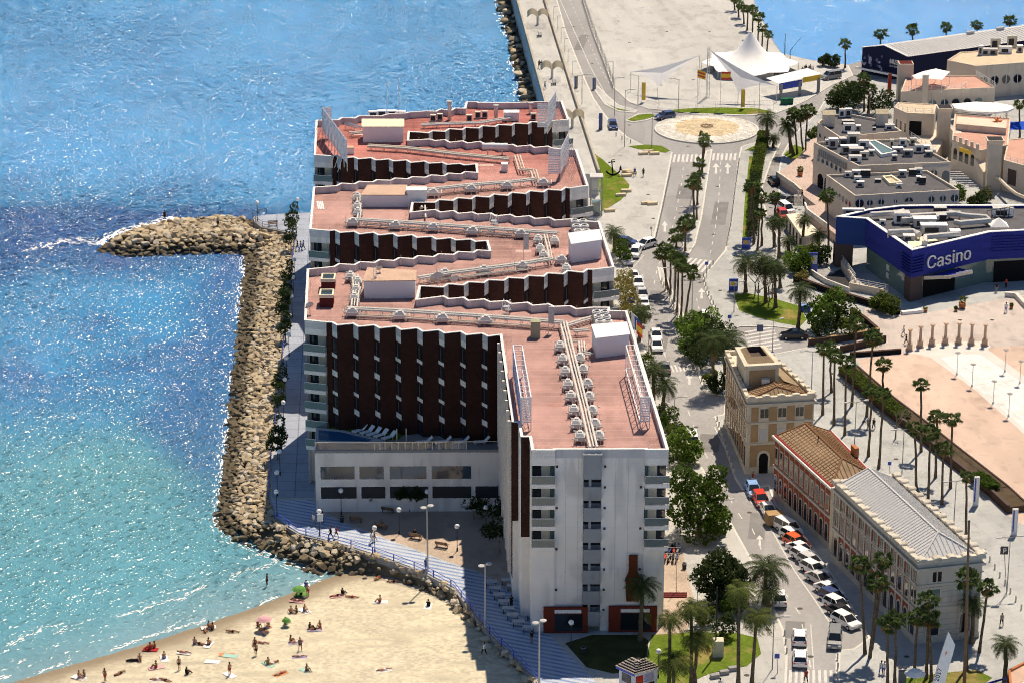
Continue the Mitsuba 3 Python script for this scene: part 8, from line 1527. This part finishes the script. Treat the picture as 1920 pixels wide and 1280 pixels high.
# signs
def sign(base, top, w, h, col, lab, text=None, tcol='letter_white', name='road_sign', cat='sign', thick=.08):
    k = thing(name, lab, cat); b = S(*base); t = sight(base, *top); put('post', MB().tube([[b[0], b[1]+.06, 0], [t[0], t[1]+.06, t[2]]], .05, 6), 'mid_grey', k); put('board', MB().box((t[0], t[1], t[2]), (w, thick, h)), col, k)
    if text: lettering(k, text, t[:2]+[-w/2, -thick/2], t[:2]+[w/2, -thick/2], w*.3, t[2]-h*.3, h*.6, tcol, w*.4, .03, .01, True)
sign((1325, 522), (1325, 494), .55, .55, 'blue_metal', 'small blue square sign at the pavement corner below the crossing'); sign((1366, 620), (1368, 594), .6, .6, 'blue_metal', 'blue sign at the lower tip of the pavement corner'); sign((1425, 655), (1425, 615), 1.0, 1.1, 'car_navy', 'dark square sign before the striped crossing'); sign((1184, 600), (1184, 563), 1.1, .9, 'blue_metal', 'blue parking sign by the hotel flags', 'P'); sign((1888, 1116), (1883, 1031), 1.0, 1.1, 'car_black', 'dark parking sign right of the stone building', 'P'); sign((1448, 665), (1448, 662), .5, .5, 'blue_metal', 'small blue plate low on a pole by the tan building'); sign((1458, 1262), (1457, 1229), .6, .6, 'blue_metal', 'blue sign at the lower corner of the pavement'); sign((1669, 892), (1668, 868), .5, .5, 'blue_metal', 'small blue sign by the corner of the tan tiled roof'); sign((1222, 449), (1221, 428), .4, .5, 'light_grey', 'small sign on the plaza kerb above the hotel car park'); sign((1599, 992), (599*2.9, 960), .3, .3, 'light_grey', 'x') if 0 else None
sign((1598, 1010), (1600, 965), .8, .6, 'white_paint', 'x') if 0 else sign((600, 1008), (600, 970), .8, 1.0, 'white_paint', 'small white notice on the globe lamp by the blue railing')
def poster(base, top, lab, col): k = thing('poster_stand', lab, 'poster stand'); b = S(*base); t = sight(base, *top); put('frame', MB().box((b[0], b[1], t[2]/2+.2), (1.5, .25, t[2]+.4)), 'blue_metal', k); put('poster', MB().box((b[0], b[1]-.14, t[2]*.72), (1.3, .04, t[2]*.5)), col, k); put('picture', MB().lathe([(.01, 0), (.34, .02), (.34, .03), (.01, .05)], (0, 0, 0), 12).mesh().apply_transform(trimesh.transformations.rotation_matrix(math.pi/2, [1, 0, 0])).apply_translation([b[0]-.1, b[1]-.17, t[2]*.75]), 'yellow_paint', k)
poster((1375, 545), (1375, 527), 'blue and yellow poster stand at the tip of the triangular lawn', 'cloth_white'); poster((1399, 466), (1399, 450), 'poster stand at the foot of the dense palm clump', 'cloth_lilac'); poster((1524, 510), (1527, 478), 'poster board on the service road before the casino', 'cloth_white')
for x, y, y0, lab, c in ((1126, 243, 213, 'tall dark totem sign left of the roundabout', 'car_navy'), (1829, 947, 893, 'white and blue totem at the dark wall by the plaza steps', 'cabin_white'), (1901, 1002, 953, 'white and blue totem at the right end of the dark wall', 'cabin_white'), (1080, 165, 143, 'dark totem beside the pier road', 'car_grey'), (1114, 167, 146, 'dark double board at the head of the splitter island', 'car_grey')): k = thing('totem_sign', lab, 'totem'); b = S(x, y); h = sight((x, y), x, y0)[2]; put('panel', MB().box((b[0], b[1], h/2), (.75, .35, h)), c, k); put('stripe', MB().box((b[0]-.2, b[1]-.19, h*.55), (.2, .04, h*.8)), 'blue_metal', k)
# mast at the stone building, kiosk, banner, brick kiosk
k = thing('wooden_mast', 'very tall dark wooden mast before the corner of the stone building', 'mast'); b = S(1808, 1290); t = sight((1808, 1290), 1817, 978); put('pole', MB().tube([b, (b+t)/2, t], [.22, .18, .12], 8), 'wood', k); put('tip', MB().lathe([(.13, 0), (.17, .1), (.01, .3)], t, 8), 'dark_metal', k)
k = thing('kiosk', 'small kiosk with a shingled pyramid roof at the bottom of the picture', 'kiosk'); Z = 2.7; E_ = [S(*v, Z) for v in ((1155, 1247), (1190, 1263), (1239, 1250), (1206, 1236))]; ap = S(1198, 1231, Z+1.1); cc = np.mean(E_, 0); W4 = [cc+(q-cc)*.86 for q in E_]
put('walls', MB().prism(sg.Polygon([q[:2] for q in W4]), 0, Z-.1), 'cabin_white', k); ap = np.array([cc[0], cc[1], Z+1.3])
rf = put('roof', MB().add([*E_, ap], [[0, 1, 4], [1, 2, 4], [2, 3, 4], [3, 0, 4]]), 'dark_grey', k); worn('shingle', (.30, .27, .25), .3, 3.0)
for (p, q) in ((E_[0], E_[1]), (E_[1], E_[2])):
    for r in range(6):
        for j in range(10-r): a = p+(q-p)*(j+.5+r*.5)/10; v = a+(ap-(p+q)/2)*(r/6.5); put('shingle', MB().box((0, 0, 0), (.26, .30, .05)), 'shingle', rf, tf=place(v+[0, 0, .06], math.atan2((q-p)[1], (q-p)[0])))
put('blue_fascia', MB().wall(E_[0], E_[1], Z-.35, Z, .08, -.02), 'blue_metal', k); put('white_fascia', MB().wall(E_[1], E_[2], Z-.3, Z, .08, -.02), 'cabin_white', k); a, b = W4[0], W4[1]; pan(k, 'window', a, b, .5, 2.0, 1.0, 2.1, 'dark_glass', .05); a, b = W4[1], W4[2]; pan(k, 'poster', a, b, .1, 1.1, .6, 2.2, 'car_red', .05); pan(k, 'slatted_shutter', a, b, 1.3, 2.6, 1.2, 2.3, 'cloth_lilac', .05); pan(k, 'counter', a, b, 1.2, 2.7, .0, 1.0, 'dark_grey', .05)
k = thing('feather_banner', 'tall white feather banner leaning at the bottom right with dark numerals', 'banner'); B0 = (1742, 1330); Q = [sight(B0, x, y) for x, y in ((1778, 1183), (1791, 1208), (1786, 1228), (1776, 1262), (1768, 1300), (1762, 1330), (1735, 1330), (1750, 1275), (1764, 1226))]; put('cloth', MB().add(Q+[q+[0, .03, 0] for q in Q], [[0, i, i+1] for i in range(1, 8)]+[[9, 9+i+1, 9+i] for i in range(1, 8)]), 'bright_white', k); put('pole', MB().tube([S(*B0), Q[6], Q[7], Q[8], Q[0]], .04, 6), 'light_grey', k)
m = meshkit.text_mesh('2017', .5, .02); u = (Q[0]-Q[6]); u /= np.linalg.norm(u); w_ = np.cross([0, 1.0, 0], u)*-1; o = Q[6]+(Q[0]-Q[6])*.36+np.array([.55, -.03, 0]); v = m.vertices; put('lettering', trimesh.Trimesh(o+np.outer(v[:, 0], u)+np.outer(v[:, 1], -w_ if w_[0] > 0 else w_)+np.outer(v[:, 2], [0, -1, 0]), m.faces, process=False), 'dark_grey', k, label='dark numerals 2017 running up the banner'); put('orange_mark', MB().add([sight(B0, 1776, 1222)-[0, .04, 0], sight(B0, 1772, 1228)-[0, .04, 0], sight(B0, 1773, 1219)-[0, .04, 0]], [[0, 1, 2]]), 'orange_paint', k)
k = thing('brick_kiosk', 'corner of a low red brick kiosk with a flat tan roof at the right edge', 'kiosk'); P = S2(pairs('1890 1256 1895 1300 2000 1300 2000 1225 1925 1238'), 2.8); put('walls', MB().prism(sg.Polygon(P), -.1, 2.6), 'dark_red', k); put('rim', MB().prism(sg.Polygon(P).difference(sg.Polygon(P).buffer(-.3)), 2.6, 2.9), 'terracotta', k); put('roof', MB().prism(sg.Polygon(P).buffer(-.28), 2.5, 2.65), 'orange_roof', k)
k = thing('blue_rail', 'thick blue rail at the bottom right beside the brick kiosk', 'railing'); a, b = S(1842, 1283, .9), S(1889, 1270, .9); put('rail', MB().tube([a, b], .13, 8), 'blue_metal', k); put('posts', MB().bar([*b[:2], 0], b, .12), 'blue_metal', k)
k = thing('utility_box', 'dark grey cabinet with two round mirrors at the bottom among the palms', 'cabinet'); c = S(1691, 1282); put('cabinet', MB().box((c[0], c[1], .9), (.95, .5, 1.8)), 'car_grey', k)
for s in (-.3, .3): put('mirror', MB().tube([[c[0]+s, c[1], 2.2], [c[0]+s, c[1]+.08, 2.2]], .26, 12), 'mid_grey', k)
k = thing('parasol', 'white and blue café parasol at the bottom edge', 'parasol'); c = S(1714, 1290); put('canopy', MB().lathe([(1.3, 2.0), (.7, 2.4), (.02, 2.55)], c, 10), 'bright_white', k); put('pole', MB().tube([c, c+[0, 0, 2.5]], .04, 6), 'steel', k)
k = thing('blue_tarpaulin', 'bright blue covered crate beside the lawn under the date palm', 'crate'); c = S(1510, 583); put('crate', MB().box((c[0], c[1], .5), (1.6, 1.1, 1.0)), 'awning_blue', k); put('cover', MB().box((c[0], c[1], 1.03), (1.7, 1.2, .08)), 'car_sky', k)
for i, (x, y) in enumerate(((1186, 360), (1050, 600))): pass
for i, (x, y, lab) in enumerate(((641, 978, 'dark litter bin at the globe lamp left of the podium'), (1094, 1225, 'pale litter bin on the shaded lawn'), (1283, 1066, 'litter bin on the hotel forecourt'))): k = thing('litter_bin', lab, 'litter bin'); c = S(x, y); put('tub', MB().lathe([(.25, 0), (.3, .8), (.26, .8), (.24, .1)], c, 12), 'dark_grey', k); put('rim', MB().lathe([(.31, .8), (.33, .86), (.27, .88)], c, 12), 'mid_grey', k)
for i in range(3): k = put('forecourt_step', MB().prism(poly(f'{1232} {1120-i*3.2} {1288} {1120-i*3.2} {1288} {1117.5-i*3.2} {1232} {1117.5-i*3.2}'), 0, .14), 'dark_red'); labels[k] = {'label': f'{("lowest", "middle", "highest")[i]} long dark red step across the hotel forecourt', 'category': 'step', 'group': 'forecourt steps'}
for i, (x, y, y1) in enumerate(((1240, 1140, 1050), (1268, 1110, 1040), (1308, 1125, 1068))): k = thing('flag_pole', f'{ORD[i]} thin bare flagpole from the left on the hotel forecourt', 'flagpole', 'bare flagpoles'); b = S(x, y); t = sight((x, y), x, y1); put('pole', MB().tube([b, t], .05, 6), 'light_grey', k); put('finial', MB().ball(t, .1, 0), 'light_grey', k)
